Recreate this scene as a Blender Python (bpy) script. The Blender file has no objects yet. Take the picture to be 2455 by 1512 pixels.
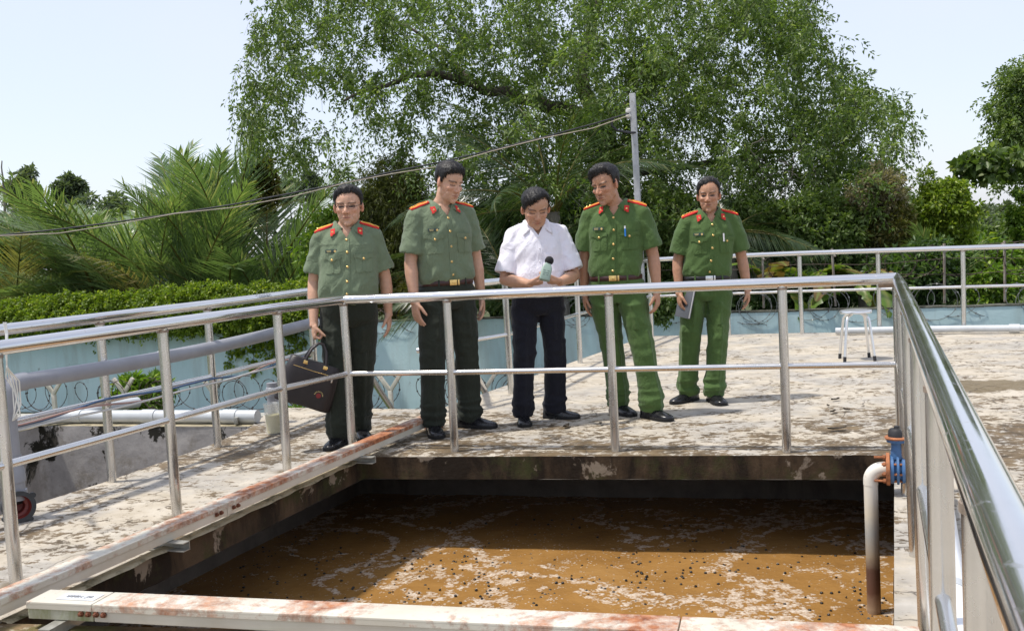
import bpy, bmesh, math, random
import numpy as np
from mathutils import Vector, Matrix, noise
from mathutils.bvhtree import BVHTree
from mathutils.geometry import tessellate_polygon

SC = bpy.context.scene
COL = SC.collection
rad = math.radians
random.seed(7)
NR = np.random.default_rng(7)

# ---------------------------------------------------------------- camera
CAM_H = 1.25
PITCH, ROLL = rad(4.27), rad(-3.1)
cam_data = bpy.data.cameras.new('camera')
cam_data.sensor_width = 36.0
cam_data.lens = 35.19
cam_data.clip_start = 0.05
cam_data.clip_end = 600
cam = bpy.data.objects.new('camera', cam_data)
COL.objects.link(cam)
CAM_R = Matrix.Rotation(math.pi / 2 - PITCH, 3, 'X') @ Matrix.Rotation(ROLL, 3, 'Z')
cam.matrix_world = Matrix.Translation((0, 0, CAM_H)) @ CAM_R.to_4x4()
SC.camera = cam

# ---------------------------------------------------------------- sky and sun
SUN_EL, SUN_AZ = rad(67), rad(266)        # azimuth clockwise from +Y: the sun stands high on the left
world = bpy.data.worlds.new('World')
SC.world = world
world.use_nodes = True
wn = world.node_tree
for n in list(wn.nodes):
    wn.nodes.remove(n)
w_out = wn.nodes.new('ShaderNodeOutputWorld')
w_bg = wn.nodes.new('ShaderNodeBackground')
w_sky = wn.nodes.new('ShaderNodeTexSky')
w_sky.sky_type = 'NISHITA'
w_sky.sun_disc = False
w_sky.sun_elevation = SUN_EL
w_sky.sun_rotation = SUN_AZ
w_sky.altitude = 0
w_sky.air_density = 1.0
w_sky.dust_density = 1.2
w_sky.ozone_density = 1.2
w_bg.inputs['Strength'].default_value = 0.15
# a thin, even veil of high haze whitens the blue
w_mix = wn.nodes.new('ShaderNodeMix'); w_mix.data_type = 'RGBA'
w_tc = wn.nodes.new('ShaderNodeTexCoord'); w_no = wn.nodes.new('ShaderNodeTexNoise')
w_no.inputs['Scale'].default_value = 1.6; w_no.inputs['Detail'].default_value = 5
w_mr = wn.nodes.new('ShaderNodeMapRange')
w_mr.inputs[1].default_value = 0.3; w_mr.inputs[2].default_value = 0.7; w_mr.inputs[3].default_value = 0.52; w_mr.inputs[4].default_value = 0.84
wn.links.new(w_tc.outputs['Generated'], w_no.inputs['Vector'])
wn.links.new(w_no.outputs['Fac'], w_mr.inputs[0])
wn.links.new(w_mr.outputs[0], w_mix.inputs[0])
wn.links.new(w_sky.outputs[0], w_mix.inputs[6])
w_mix.inputs[7].default_value = (4.15, 4.32, 4.98, 1)
wn.links.new(w_mix.outputs[2], w_bg.inputs['Color'])
wn.links.new(w_bg.outputs[0], w_out.inputs['Surface'])

sun_data = bpy.data.lights.new('sun', 'SUN')
sun_data.energy = 2.9
sun_data.angle = rad(2.6)
sun_data.color = (1.0, 0.95, 0.87)
sun = bpy.data.objects.new('sun', sun_data)
COL.objects.link(sun)
SUN_DIR = Vector((math.sin(SUN_AZ) * math.cos(SUN_EL), math.cos(SUN_AZ) * math.cos(SUN_EL), math.sin(SUN_EL)))
sun.rotation_euler = SUN_DIR.to_track_quat('Z', 'Y').to_euler()
sun.location = (-6, 0, 14)

SC.render.engine = 'CYCLES'
SC.view_settings.view_transform = 'Standard'
SC.view_settings.look = 'None'
SC.view_settings.gamma = 1
SC.view_settings.exposure = 0.52

# ---------------------------------------------------------------- survey helpers (a sight line meets a level or a distance)
def _ray(x, y):
    return CAM_R @ Vector(((x - 1227.5) / 2400.0, -(y - 756) / 2400.0, -1))

def G(x, y, z=0.0):
    d = _ray(x, y)
    return Vector((0, 0, CAM_H)) + d * ((z - CAM_H) / d.z)

def D(x, y, Y):
    d = _ray(x, y)
    return Vector((0, 0, CAM_H)) + d * (Y / d.y)

# ---------------------------------------------------------------- object helpers
OFF = {}

def tag(o, label=None, cat=None, group=None, kind=None):
    if label: o['label'] = label
    if cat: o['category'] = cat
    if group: o['group'] = group
    if kind: o['kind'] = kind
    return o

def empty(name, loc, rz=0.0, local=False):
    o = bpy.data.objects.new(name, None)
    o.empty_display_size = 0.1
    COL.objects.link(o)
    o.location = loc
    o.rotation_euler = (0, 0, rz)
    OFF[o] = Vector((0, 0, 0)) if local else Vector(loc)
    return o

def mesh_from(name, verts, faces, smooth=None):
    me = bpy.data.meshes.new(name)
    me.from_pydata([tuple(v) for v in verts], [], faces)
    me.update()
    if smooth is not None:
        me.polygons.foreach_set('use_smooth', [True] * len(me.polygons))
        if smooth < 180:
            me.set_sharp_from_angle(angle=rad(smooth))
    return me

def link(name, me, mat, parent=None, origin=None):
    o = bpy.data.objects.new(name, me)
    COL.objects.link(o)
    if mat is not None and len(me.materials) == 0:
        me.materials.append(mat)
    if parent is not None:
        o.parent = parent
        off = OFF[parent]
        OFF[o] = off
    else:
        if origin is None:
            n = len(me.vertices)
            co = np.empty(n * 3, dtype=np.float32)
            me.vertices.foreach_get('co', co)
            co = co.reshape(-1, 3)
            mn, mx = co.min(0), co.max(0)
            origin = Vector(((mn[0] + mx[0]) / 2, (mn[1] + mx[1]) / 2, mn[2]))
        off = Vector(origin)
        o.location = off
        OFF[o] = off
    if off.length > 1e-9:
        me.transform(Matrix.Translation(-off))
    return o

def ortho(d):
    d = d.normalized()
    a = Vector((0, 0, 1)) if abs(d.z) < 0.9 else Vector((1, 0, 0))
    u = d.cross(a).normalized()
    return u, d.cross(u).normalized()

class MB:
    """collects shapes; build() links them as one mesh object"""
    def __init__(s):
        s.v, s.f = [], []
    def add(s, verts, faces):
        b = len(s.v)
        s.v += [Vector(v) for v in verts]
        s.f += [tuple(i + b for i in f) for f in faces]
        return s
    def box(s, c, size, rot=None, bev=0.0):
        hx, hy, hz = size[0] / 2, size[1] / 2, size[2] / 2
        R = rot if rot is not None else Matrix.Identity(3)
        c = Vector(c)
        if bev <= 0:
            vs = [c + R @ Vector((x * hx, y * hy, z * hz)) for z in (-1, 1) for y in (-1, 1) for x in (-1, 1)]
            return s.add(vs, [(0, 2, 3, 1), (4, 5, 7, 6), (0, 1, 5, 4), (2, 6, 7, 3), (0, 4, 6, 2), (1, 3, 7, 5)])
        bm = bmesh.new()
        bmesh.ops.create_cube(bm, size=1)
        for v in bm.verts:
            v.co = Vector((v.co.x * size[0], v.co.y * size[1], v.co.z * size[2]))
        bmesh.ops.bevel(bm, geom=bm.edges[:], offset=bev, segments=2, affect='EDGES', profile=0.6)
        bm.verts.index_update()
        s.add([c + R @ v.co for v in bm.verts], [[v.index for v in f.verts] for f in bm.faces])
        bm.free()
        return s
    def tube(s, pts, r, n=14, cap=True, ell=None, up=None):
        pts = [Vector(p) for p in pts]
        m = len(pts)
        rs = list(r) if hasattr(r, '__len__') else [r] * m
        tang = []
        for i in range(m):
            a = pts[max(i - 1, 0)]; b = pts[min(i + 1, m - 1)]
            if 0 < i < m - 1:
                t = (pts[i] - pts[i - 1]).normalized() + (pts[i + 1] - pts[i]).normalized()
            else:
                t = b - a
            tang.append(t.normalized() if t.length > 1e-9 else Vector((0, 0, 1)))
        if up is not None:
            u = tang[0].cross(Vector(up)).normalized()
        else:
            u, _ = ortho(tang[0])
        vs = []
        for i in range(m):
            t = tang[i]
            u = (u - t * u.dot(t)).normalized()
            w = t.cross(u)
            ea, eb = (1, 1) if ell is None else (ell[i] if hasattr(ell[0], '__len__') else ell)
            # keep width through corners
            for k in range(n):
                a = 2 * math.pi * k / n
                vs.append(pts[i] + (u * math.cos(a) * ea + w * math.sin(a) * eb) * rs[i])
        fs = []
        for i in range(m - 1):
            for k in range(n):
                k2 = (k + 1) % n
                fs.append((i * n + k, i * n + k2, (i + 1) * n + k2, (i + 1) * n + k))
        if cap:
            fs.append(tuple(range(n - 1, -1, -1)))
            fs.append(tuple((m - 1) * n + k for k in range(n)))
        return s.add(vs, fs)
    def cyl(s, a, b, r, n=16, r2=None):
        return s.tube([a, b], [r, r if r2 is None else r2], n)
    def lathe(s, c, prof, n=24, axis=(0, 0, 1), caps=True):
        c = Vector(c); ax = Vector(axis).normalized(); u, w = ortho(ax)
        vs, fs = [], []
        for (rr, h) in prof:
            for k in range(n):
                a = 2 * math.pi * k / n
                vs.append(c + ax * h + (u * math.cos(a) + w * math.sin(a)) * rr)
        for i in range(len(prof) - 1):
            for k in range(n):
                k2 = (k + 1) % n
                fs.append((i * n + k, i * n + k2, (i + 1) * n + k2, (i + 1) * n + k))
        if caps:
            fs.append(tuple(range(n - 1, -1, -1)))
            fs.append(tuple((len(prof) - 1) * n + k for k in range(n)))
        return s.add(vs, fs)
    def ball(s, c, r, n=16, m=10, rot=None):
        c = Vector(c); R = rot if rot is not None else Matrix.Identity(3)
        r = Vector(r) if hasattr(r, '__len__') else Vector((r, r, r))
        vs = [c + R @ Vector((0, 0, r.z))]; fs = []
        for i in range(1, m):
            t = math.pi * i / m
            for k in range(n):
                a = 2 * math.pi * k / n
                vs.append(c + R @ Vector((r.x * math.sin(t) * math.cos(a), r.y * math.sin(t) * math.sin(a), r.z * math.cos(t))))
        vs.append(c + R @ Vector((0, 0, -r.z)))
        for k in range(n):
            fs.append((0, 1 + k, 1 + (k + 1) % n))
        for i in range(m - 2):
            for k in range(n):
                k2 = (k + 1) % n
                fs.append((1 + i * n + k, 1 + (i + 1) * n + k, 1 + (i + 1) * n + k2, 1 + i * n + k2))
        L = len(vs) - 1; b = 1 + (m - 2) * n
        for k in range(n):
            fs.append((L, b + (k + 1) % n, b + k))
        return s.add(vs, fs)
    def prism(s, poly, z0, z1):
        """poly: list of (x, y) counter-clockwise"""
        n = len(poly)
        vs = [Vector((p[0], p[1], z0)) for p in poly] + [Vector((p[0], p[1], z1)) for p in poly]
        fs = [tuple(range(n - 1, -1, -1)), tuple(range(n, 2 * n))]
        fs += [(i, (i + 1) % n, n + (i + 1) % n, n + i) for i in range(n)]
        return s.add(vs, fs)
    def build(s, name, mat, parent=None, smooth=40, origin=None):
        me = mesh_from(name, s.v, s.f, smooth)
        return link(name, me, mat, parent, origin)

def fast_mesh(name, V, Q, colors=None, smooth=False):
    """numpy quads / triangles to a mesh; Q is (n, 3 or 4)"""
    me = bpy.data.meshes.new(name)
    V = np.asarray(V, dtype=np.float32); Q = np.asarray(Q, dtype=np.int32)
    k = Q.shape[1]
    me.vertices.add(len(V)); me.vertices.foreach_set('co', V.ravel())
    me.loops.add(Q.size); me.loops.foreach_set('vertex_index', Q.ravel())
    me.polygons.add(len(Q)); me.polygons.foreach_set('loop_start', np.arange(0, Q.size, k, dtype=np.int32))
    me.update(calc_edges=True)
    me.validate()
    if colors is not None:
        at = me.attributes.new('tint', 'FLOAT_COLOR', 'POINT')
        c = np.ones((len(V), 4), dtype=np.float32); c[:, :3] = colors
        at.data.foreach_set('color', c.ravel())
    if smooth:
        me.polygons.foreach_set('use_smooth', np.ones(len(Q), dtype=bool))
    return me

# ---------------------------------------------------------------- materials
def N(nt, t, **kw):
    n = nt.nodes.new(t)
    for k, v in kw.items():
        if k.startswith('i_'):
            n.inputs[k[2:].replace('_', ' ')].default_value = v
        else:
            setattr(n, k, v)
    return n

def new_mat(name):
    m = bpy.data.materials.new(name)
    m.use_nodes = True
    nt = m.node_tree
    b = nt.nodes['Principled BSDF']
    return m, nt, b

def ramp(nt, src, stops, interp='LINEAR'):
    r = nt.nodes.new('ShaderNodeValToRGB')
    r.color_ramp.interpolation = interp
    el = r.color_ramp.elements
    while len(el) > 1:
        el.remove(el[-1])
    for i, (p, c) in enumerate(stops):
        e = el[0] if i == 0 else el.new(p)
        e.position = p
        if not hasattr(c, '__len__'): c = (c, c, c)
        e.color = (c[0], c[1], c[2], 1)
    if src is not None:
        nt.links.new(src, r.inputs[0])
    return r.outputs[0]

def coords(nt, scale=(1, 1, 1), rot=(0, 0, 0), kind='Object', loc=(0, 0, 0)):
    tc = nt.nodes.new('ShaderNodeTexCoord')
    mp = nt.nodes.new('ShaderNodeMapping')
    mp.inputs['Scale'].default_value = scale
    mp.inputs['Rotation'].default_value = rot
    mp.inputs['Location'].default_value = loc
    nt.links.new(tc.outputs[kind], mp.inputs[0])
    return mp.outputs[0]

def noise_tex(nt, vec, scale, detail=4, rough=0.55, dist=0.0):
    n = N(nt, 'ShaderNodeTexNoise')
    n.inputs['Scale'].default_value = scale
    n.inputs['Detail'].default_value = detail
    n.inputs['Roughness'].default_value = rough
    n.inputs['Distortion'].default_value = dist
    if vec is not None: nt.links.new(vec, n.inputs['Vector'])
    return n.outputs['Fac']

def voro(nt, vec, scale, feature='DISTANCE_TO_EDGE', rnd=1.0):
    n = N(nt, 'ShaderNodeTexVoronoi')
    n.feature = feature
    n.inputs['Scale'].default_value = scale
    n.inputs['Randomness'].default_value = rnd
    nt.links.new(vec, n.inputs['Vector'])
    return n.outputs['Distance']

def mix(nt, fac, a, b, blend='MIX'):
    m = nt.nodes.new('ShaderNodeMix')
    m.data_type = 'RGBA'; m.blend_type = blend; m.clamp_result = False
    for idx, v in ((0, fac), (6, a), (7, b)):
        if isinstance(v, bpy.types.NodeSocket):
            nt.links.new(v, m.inputs[idx])
        elif hasattr(v, '__len__'):
            m.inputs[idx].default_value = (v[0], v[1], v[2], 1)
        else:
            m.inputs[idx].default_value = v if idx == 0 else (v, v, v, 1)
    return m.outputs[2]

def mth(nt, op, a, b=0.0, clamp=False):
    m = nt.nodes.new('ShaderNodeMath')
    m.operation = op; m.use_clamp = clamp
    for i, v in enumerate((a, b)):
        if isinstance(v, bpy.types.NodeSocket): nt.links.new(v, m.inputs[i])
        else: m.inputs[i].default_value = v
    return m.outputs[0]

def bump(nt, b, h, strength=0.3, dist=0.01):
    n = nt.nodes.new('ShaderNodeBump')
    n.inputs['Strength'].default_value = strength
    n.inputs['Distance'].default_value = dist
    nt.links.new(h, n.inputs['Height'])
    nt.links.new(n.outputs[0], b.inputs['Normal'])

def plain(name, col, rough=0.5, metal=0.0, var=0.12, vscale=8.0, bmp=0.0, bscale=60.0, spec=0.5, coat=0.0):
    """a slightly uneven paint, plastic, cloth or metal"""
    m, nt, b = new_mat(name)
    v = coords(nt)
    f = noise_tex(nt, v, vscale, 5, 0.6)
    lo = tuple(c * (1 - var) for c in col); hi = tuple(min(1, c * (1 + var)) for c in col)
    nt.links.new(ramp(nt, f, [(0.3, lo), (0.7, hi)]), b.inputs['Base Color'])
    r = ramp(nt, noise_tex(nt, v, vscale * 3, 4), [(0.3, max(0.02, rough - 0.08)), (0.7, min(1, rough + 0.1))])
    nt.links.new(r, b.inputs['Roughness'])
    b.inputs['Metallic'].default_value = metal
    b.inputs['Specular IOR Level'].default_value = spec
    b.inputs['Coat Weight'].default_value = coat
    if bmp > 0:
        bump(nt, b, noise_tex(nt, v, bscale, 4), bmp, 0.003)
    return m
# ================================================================ SETTING
def concrete_deck_mat():
    m, nt, b = new_mat('weathered concrete')
    v = coords(nt)
    vs = coords(nt, scale=(1.0, 1.2, 1.0), rot=(0, 0, rad(16)))
    big = noise_tex(nt, v, 0.55, 3, 0.5)
    mid = noise_tex(nt, vs, 4.2, 9, 0.70, 0.35)
    fin = noise_tex(nt, vs, 19.0, 8, 0.70, 0.4)
    cream = ramp(nt, noise_tex(nt, v, 5.0, 6, 0.6), [(0.25, (0.365, 0.31, 0.23)), (0.5, (0.48, 0.422, 0.335)), (0.75, (0.57, 0.52, 0.435))])
    grey = ramp(nt, noise_tex(nt, v, 9, 5), [(0.3, (0.26, 0.24, 0.21)), (0.7, (0.46, 0.43, 0.385))])
    gm = ramp(nt, noise_tex(nt, vs, 1.6, 7, 0.68), [(0.44, 0.0), (0.58, 0.85)])
    c = mix(nt, gm, cream, grey)
    # brown algae crust: patchy, ragged, more of it towards the tank edge
    geo = N(nt, 'ShaderNodeNewGeometry')
    sep = N(nt, 'ShaderNodeSeparateXYZ'); nt.links.new(geo.outputs['Position'], sep.inputs[0])
    # distance behind the tank edge (y + 0.235 x measures it)
    dd = mth(nt, 'ADD', sep.outputs['Y'], mth(nt, 'MULTIPLY', sep.outputs['X'], 0.235))
    nb_ = N(nt, 'ShaderNodeMapRange'); nt.links.new(dd, nb_.inputs[0])
    nb_.inputs[1].default_value = 3.0; nb_.inputs[2].default_value = 10.0
    pb_ = [(-2.36, 2.98), (-2.018, 3.886), (-1.675, 4.78), (-1.333, 5.68), (-1.04, 6.20), (-0.385, 5.985), (0.559, 5.735), (1.485, 5.475)]
    ring_ = None                                     # damp dirt that gathers round the post feet
    for (qx_, qy_) in pb_:
        ddx = mth(nt, 'SUBTRACT', sep.outputs['X'], qx_); ddy = mth(nt, 'SUBTRACT', sep.outputs['Y'], qy_)
        r2_ = mth(nt, 'ADD', mth(nt, 'MULTIPLY', ddx, ddx), mth(nt, 'MULTIPLY', ddy, ddy))
        ring_ = r2_ if ring_ is None else mth(nt, 'MINIMUM', ring_, r2_)
    foot = ramp(nt, mth(nt, 'ADD', mth(nt, 'SQRT', ring_), mth(nt, 'MULTIPLY', mth(nt, 'SUBTRACT', fin, 0.5), 0.12)), [(0.03, 0.85), (0.10, 0.0)])
    near_r = ramp(nt, nb_.outputs[0], [(0.0, 0.06), (0.33, 0.14), (0.40, 0.62), (0.50, 0.50), (0.70, 0.24), (1.0, 0.16)])
    near_v = mth(nt, 'MULTIPLY', mth(nt, 'SUBTRACT', near_r, 0.5), 0.16)
    # one broad wet stain on the right
    st_c = G(2385, 925)
    dx_ = mth(nt, 'DIVIDE', mth(nt, 'SUBTRACT', sep.outputs['X'], st_c.x), 1.0)
    dy_ = mth(nt, 'DIVIDE', mth(nt, 'SUBTRACT', sep.outputs['Y'], st_c.y), 0.42)
    rr_ = mth(nt, 'SQRT', mth(nt, 'ADD', mth(nt, 'MULTIPLY', dx_, dx_), mth(nt, 'MULTIPLY', dy_, dy_)))
    rr_ = mth(nt, 'ADD', rr_, mth(nt, 'MULTIPLY', mth(nt, 'SUBTRACT', noise_tex(nt, v, 3.0, 6, 0.65), 0.5), 2.2))
    stain = ramp(nt, rr_, [(0.52, 1.0), (0.62, 0.0)])
    s = mth(nt, 'ADD', mth(nt, 'MULTIPLY', mid, 0.46), mth(nt, 'MULTIPLY', fin, 0.46))
    s = mth(nt, 'ADD', s, mth(nt, 'MULTIPLY', big, 0.22))
    s = mth(nt, 'ADD', s, near_v)
    eb = N(nt, 'ShaderNodeMapRange'); nt.links.new(dd, eb.inputs[0])
    eb.inputs[1].default_value = 6.05; eb.inputs[2].default_value = 5.75; eb.inputs[3].default_value = 0.0; eb.inputs[4].default_value = 0.022
    s = mth(nt, 'ADD', s, eb.outputs[0])
    am = ramp(nt, s, [(0.568, 0.0), (0.582, 0.85), (0.66, 1.0)])
    brown = ramp(nt, noise_tex(nt, v, 7, 5), [(0.3, (0.05, 0.034, 0.017)), (0.55, (0.14, 0.095, 0.048)), (0.75, (0.22, 0.16, 0.085))])
    c = mix(nt, am, c, brown)
    c = mix(nt, mth(nt, 'MULTIPLY', stain, 0.85), c, (0.14, 0.105, 0.055))
    c = mix(nt, foot, c, (0.12, 0.085, 0.045))
    # black lichen specks
    sp = ramp(nt, noise_tex(nt, vs, 28, 6, 0.7), [(0.60, 0.0), (0.68, 0.75)])
    spm = ramp(nt, mid, [(0.42, 0.0), (0.55, 1.0)])
    c = mix(nt, mth(nt, 'MULTIPLY', sp, spm), c, (0.035, 0.03, 0.024))
    # cracks
    wv = N(nt, 'ShaderNodeVectorMath', operation='ADD')
    nv = N(nt, 'ShaderNodeTexNoise'); nv.inputs['Scale'].default_value = 3; nv.inputs['Detail'].default_value = 5
    nt.links.new(v, nv.inputs['Vector']); nt.links.new(v, wv.inputs[0]); 
    sc = N(nt, 'ShaderNodeVectorMath', operation='SCALE'); sc.inputs['Scale'].default_value = 0.35
    nt.links.new(nv.outputs['Color'], sc.inputs[0]); nt.links.new(sc.outputs[0], wv.inputs[1])
    cr = ramp(nt, voro(nt, wv.outputs[0], 2.3), [(0.0, 1.0), (0.008, 0.55), (0.018, 0.0)])
    crm = ramp(nt, noise_tex(nt, v, 1.1, 3), [(0.45, 0.0), (0.58, 0.8)])
    crf = mth(nt, 'MULTIPLY', cr, crm)
    c = mix(nt, crf, c, (0.06, 0.05, 0.04))
    nt.links.new(c, b.inputs['Base Color'])
    nt.links.new(ramp(nt, am, [(0, 0.85), (1, 0.7)]), b.inputs['Roughness'])
    b.inputs['Specular IOR Level'].default_value = 0.3
    h = mth(nt, 'SUBTRACT', mth(nt, 'ADD', fin, mth(nt, 'MULTIPLY', am, 0.25)), crf)
    bump(nt, b, h, 0.55, 0.012)
    return m

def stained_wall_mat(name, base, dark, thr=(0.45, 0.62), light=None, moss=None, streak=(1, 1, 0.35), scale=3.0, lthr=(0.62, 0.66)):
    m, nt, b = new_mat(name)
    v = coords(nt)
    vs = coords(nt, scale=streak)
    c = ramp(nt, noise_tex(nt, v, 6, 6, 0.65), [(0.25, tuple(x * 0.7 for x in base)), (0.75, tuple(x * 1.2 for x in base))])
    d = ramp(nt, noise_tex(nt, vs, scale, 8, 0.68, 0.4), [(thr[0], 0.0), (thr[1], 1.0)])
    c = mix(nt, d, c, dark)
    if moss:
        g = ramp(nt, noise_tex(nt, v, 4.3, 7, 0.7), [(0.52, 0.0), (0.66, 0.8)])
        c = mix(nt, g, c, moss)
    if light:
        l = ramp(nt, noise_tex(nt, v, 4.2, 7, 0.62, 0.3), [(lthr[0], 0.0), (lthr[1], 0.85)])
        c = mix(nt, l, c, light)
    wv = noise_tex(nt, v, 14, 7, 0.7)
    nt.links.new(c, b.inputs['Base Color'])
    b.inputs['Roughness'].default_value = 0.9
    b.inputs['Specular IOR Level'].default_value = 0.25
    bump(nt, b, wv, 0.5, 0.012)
    return m

M = {}
M['deck'] = concrete_deck_mat()
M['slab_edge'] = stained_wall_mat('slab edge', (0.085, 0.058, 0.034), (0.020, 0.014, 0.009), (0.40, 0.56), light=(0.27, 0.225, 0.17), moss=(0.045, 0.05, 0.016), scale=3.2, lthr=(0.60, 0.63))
M['tank_wall'] = stained_wall_mat('tank wall', (0.20, 0.175, 0.145), (0.05, 0.043, 0.033), (0.5, 0.75), scale=2.0)
M['pit_wall'] = stained_wall_mat('pit wall', (0.36, 0.335, 0.31), (0.022, 0.02, 0.014), (0.55, 0.575), moss=(0.20, 0.175, 0.14), scale=2.6, streak=(1, 1, 0.8))
M['mossy'] = stained_wall_mat('mossy concrete', (0.22, 0.15, 0.08), (0.04, 0.03, 0.015), (0.45, 0.65), light=(0.45, 0.40, 0.30), moss=(0.10, 0.11, 0.025), scale=3.5)
M['rim'] = stained_wall_mat('pale rim', (0.42, 0.36, 0.24), (0.08, 0.07, 0.03), (0.5, 0.62), scale=5)

def blue_wall_mat():
    m, nt, b = new_mat('pale blue wall paint')
    v = coords(nt); vs = coords(nt, scale=(1, 1, 0.12))
    c = ramp(nt, noise_tex(nt, v, 1.3, 6, 0.6), [(0.25, (0.43, 0.59, 0.60)), (0.5, (0.51, 0.67, 0.685)), (0.75, (0.58, 0.72, 0.725))])
    st = ramp(nt, noise_tex(nt, vs, 2.4, 7, 0.68), [(0.48, 0.0), (0.70, 0.75)])
    c = mix(nt, st, c, (0.36, 0.42, 0.40))
    sp = ramp(nt, noise_tex(nt, v, 7, 6, 0.7), [(0.64, 0.0), (0.7, 0.6)])
    c = mix(nt, sp, c, (0.17, 0.18, 0.16))
    nt.links.new(c, b.inputs['Base Color'])
    b.inputs['Roughness'].default_value = 0.85
    bump(nt, b, noise_tex(nt, v, 25, 5), 0.25, 0.008)
    return m
M['blue_wall'] = blue_wall_mat()

def water_mat():
    m, nt, b = new_mat('murky brown water')
    v = coords(nt)
    base = ramp(nt, noise_tex(nt, v, 2.2, 5, 0.6, 0.8), [(0.25, (0.240, 0.122, 0.036)), (0.55, (0.315, 0.166, 0.050)), (0.8, (0.37, 0.21, 0.075))])
    # foam threads: thin meandering bands, broken into bubbles
    def band(scale, w, off, dist=1.2):
        vv = coords(nt, loc=(off, off * 0.7, 0))
        n = noise_tex(nt, vv, scale, 3, 0.5, dist)
        a = mth(nt, 'ABSOLUTE', mth(nt, 'SUBTRACT', n, 0.5))
        return ramp(nt, a, [(0.0, 1.0), (w * 0.55, 0.8), (w, 0.0)])
    f1 = band(0.95, 0.050, 3.1, 0.8)
    f2 = mth(nt, 'MULTIPLY', band(1.9, 0.045, 9.7, 0.6), ramp(nt, noise_tex(nt, v, 0.9, 2), [(0.40, 0.0), (0.56, 0.9)]))
    soft = mth(nt, 'MAXIMUM', f1, f2)
    fine = mth(nt, 'ADD', mth(nt, 'MULTIPLY', noise_tex(nt, v, 14, 5, 0.62), 0.60), mth(nt, 'MULTIPLY', noise_tex(nt, v, 46, 3, 0.6), 0.40))
    fs_ = mth(nt, 'ADD', fine, mth(nt, 'MULTIPLY', soft, 0.15))
    foam = ramp(nt, fs_, [(0.612, 0.0), (0.650, 0.75), (0.73, 1.0)])
    bub = ramp(nt, voro(nt, v, 55, 'F1'), [(0.0, 1.0), (0.35, 0.85), (0.7, 0.45)])
    foam_c = mth(nt, 'MULTIPLY', foam, bub)
    spk = ramp(nt, voro(nt, v, 34, 'F1'), [(0.0, 1.0), (0.14, 0.8), (0.20, 0.0)])
    spk = mth(nt, 'MULTIPLY', spk, ramp(nt, noise_tex(nt, v, 3.5, 4), [(0.40, 0.0), (0.58, 0.8)]))
    foam_c = mth(nt, 'MAXIMUM', foam_c, spk)
    c = mix(nt, foam_c, base, (0.66, 0.575, 0.475))
    nt.links.new(c, b.inputs['Base Color'])
    nt.links.new(ramp(nt, foam, [(0, 0.10), (1, 0.42)]), b.inputs['Roughness'])
    b.inputs['IOR'].default_value = 1.33
    rip = mth(nt, 'ADD', mth(nt, 'MULTIPLY', noise_tex(nt, v, 7, 4, 0.55), 0.7), mth(nt, 'MULTIPLY', noise_tex(nt, v, 26, 3), 0.3))
    h = mth(nt, 'ADD', rip, mth(nt, 'MULTIPLY', foam_c, 0.5))
    bump(nt, b, h, 0.5, 0.02)
    return m
M['water'] = water_mat()

def ground_mat():
    m, nt, b = new_mat('earth and weeds')
    v = coords(nt)
    c = ramp(nt, noise_tex(nt, v, 0.8, 8, 0.65), [(0.3, (0.03, 0.045, 0.012)), (0.55, (0.06, 0.075, 0.02)), (0.75, (0.12, 0.10, 0.05))])
    nt.links.new(c, b.inputs['Base Color'])
    b.inputs['Roughness'].default_value = 1
    bump(nt, b, noise_tex(nt, v, 6, 6), 0.6, 0.05)
    return m
M['ground'] = ground_mat()

# ---- ground: one sheet to the horizon
tag(MB().add([(-400, -60, -1.5), (400, -60, -1.5), (400, 500, -1.5), (-400, 500, -1.5)], [(0, 1, 2, 3)]).build('ground', M['ground'], smooth=None, origin=(0, 0, -1.5)), kind='structure')

# ---- the concrete deck over the tanks, with the open tank mouth
WATER_Z = -0.57
SLAB_B = -0.135
TANK = [Vector((-0.949, 5.961, 0)), Vector((2.0, 5.272, 0)), Vector((1.07, 2.86, 0)), Vector((-1.868, 3.45, 0))]
EDGE_U = Vector((0.356, 0.934, 0))          # the long direction of walkway and tank
DECK = [(-5.3, -1.0), (-3.52, 3.0), (-2.38, 5.66), (-2.06, 6.60), (-1.95, 7.18), (-1.98, 8.10), (-0.60, 7.56), (1.62, 12.17), (3.33, 11.60), (5.40, 10.62), (12.0, 7.6), (10.0, -4.0), (-5.3, -4.0)]
DECK = [Vector((x, y, 0)) for x, y in DECK]

def deck_top():
    outer = [Vector(p) for p in DECK]; hole = [Vector(p) for p in TANK]
    tris = tessellate_polygon([outer, hole])
    vs = outer + hole
    fs = []
    for t in tris:
        a, b_, c = [vs[i] for i in t]
        fs.append(tuple(t) if (b_ - a).cross(c - a).z > 0 else tuple(reversed(t)))
    return vs, fs
_vs, _fs = deck_top()
deck = MB().add(_vs, _fs).build('concrete_deck', M['deck'], smooth=None, origin=(0, 0, 0))
tag(deck, kind='structure')

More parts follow.
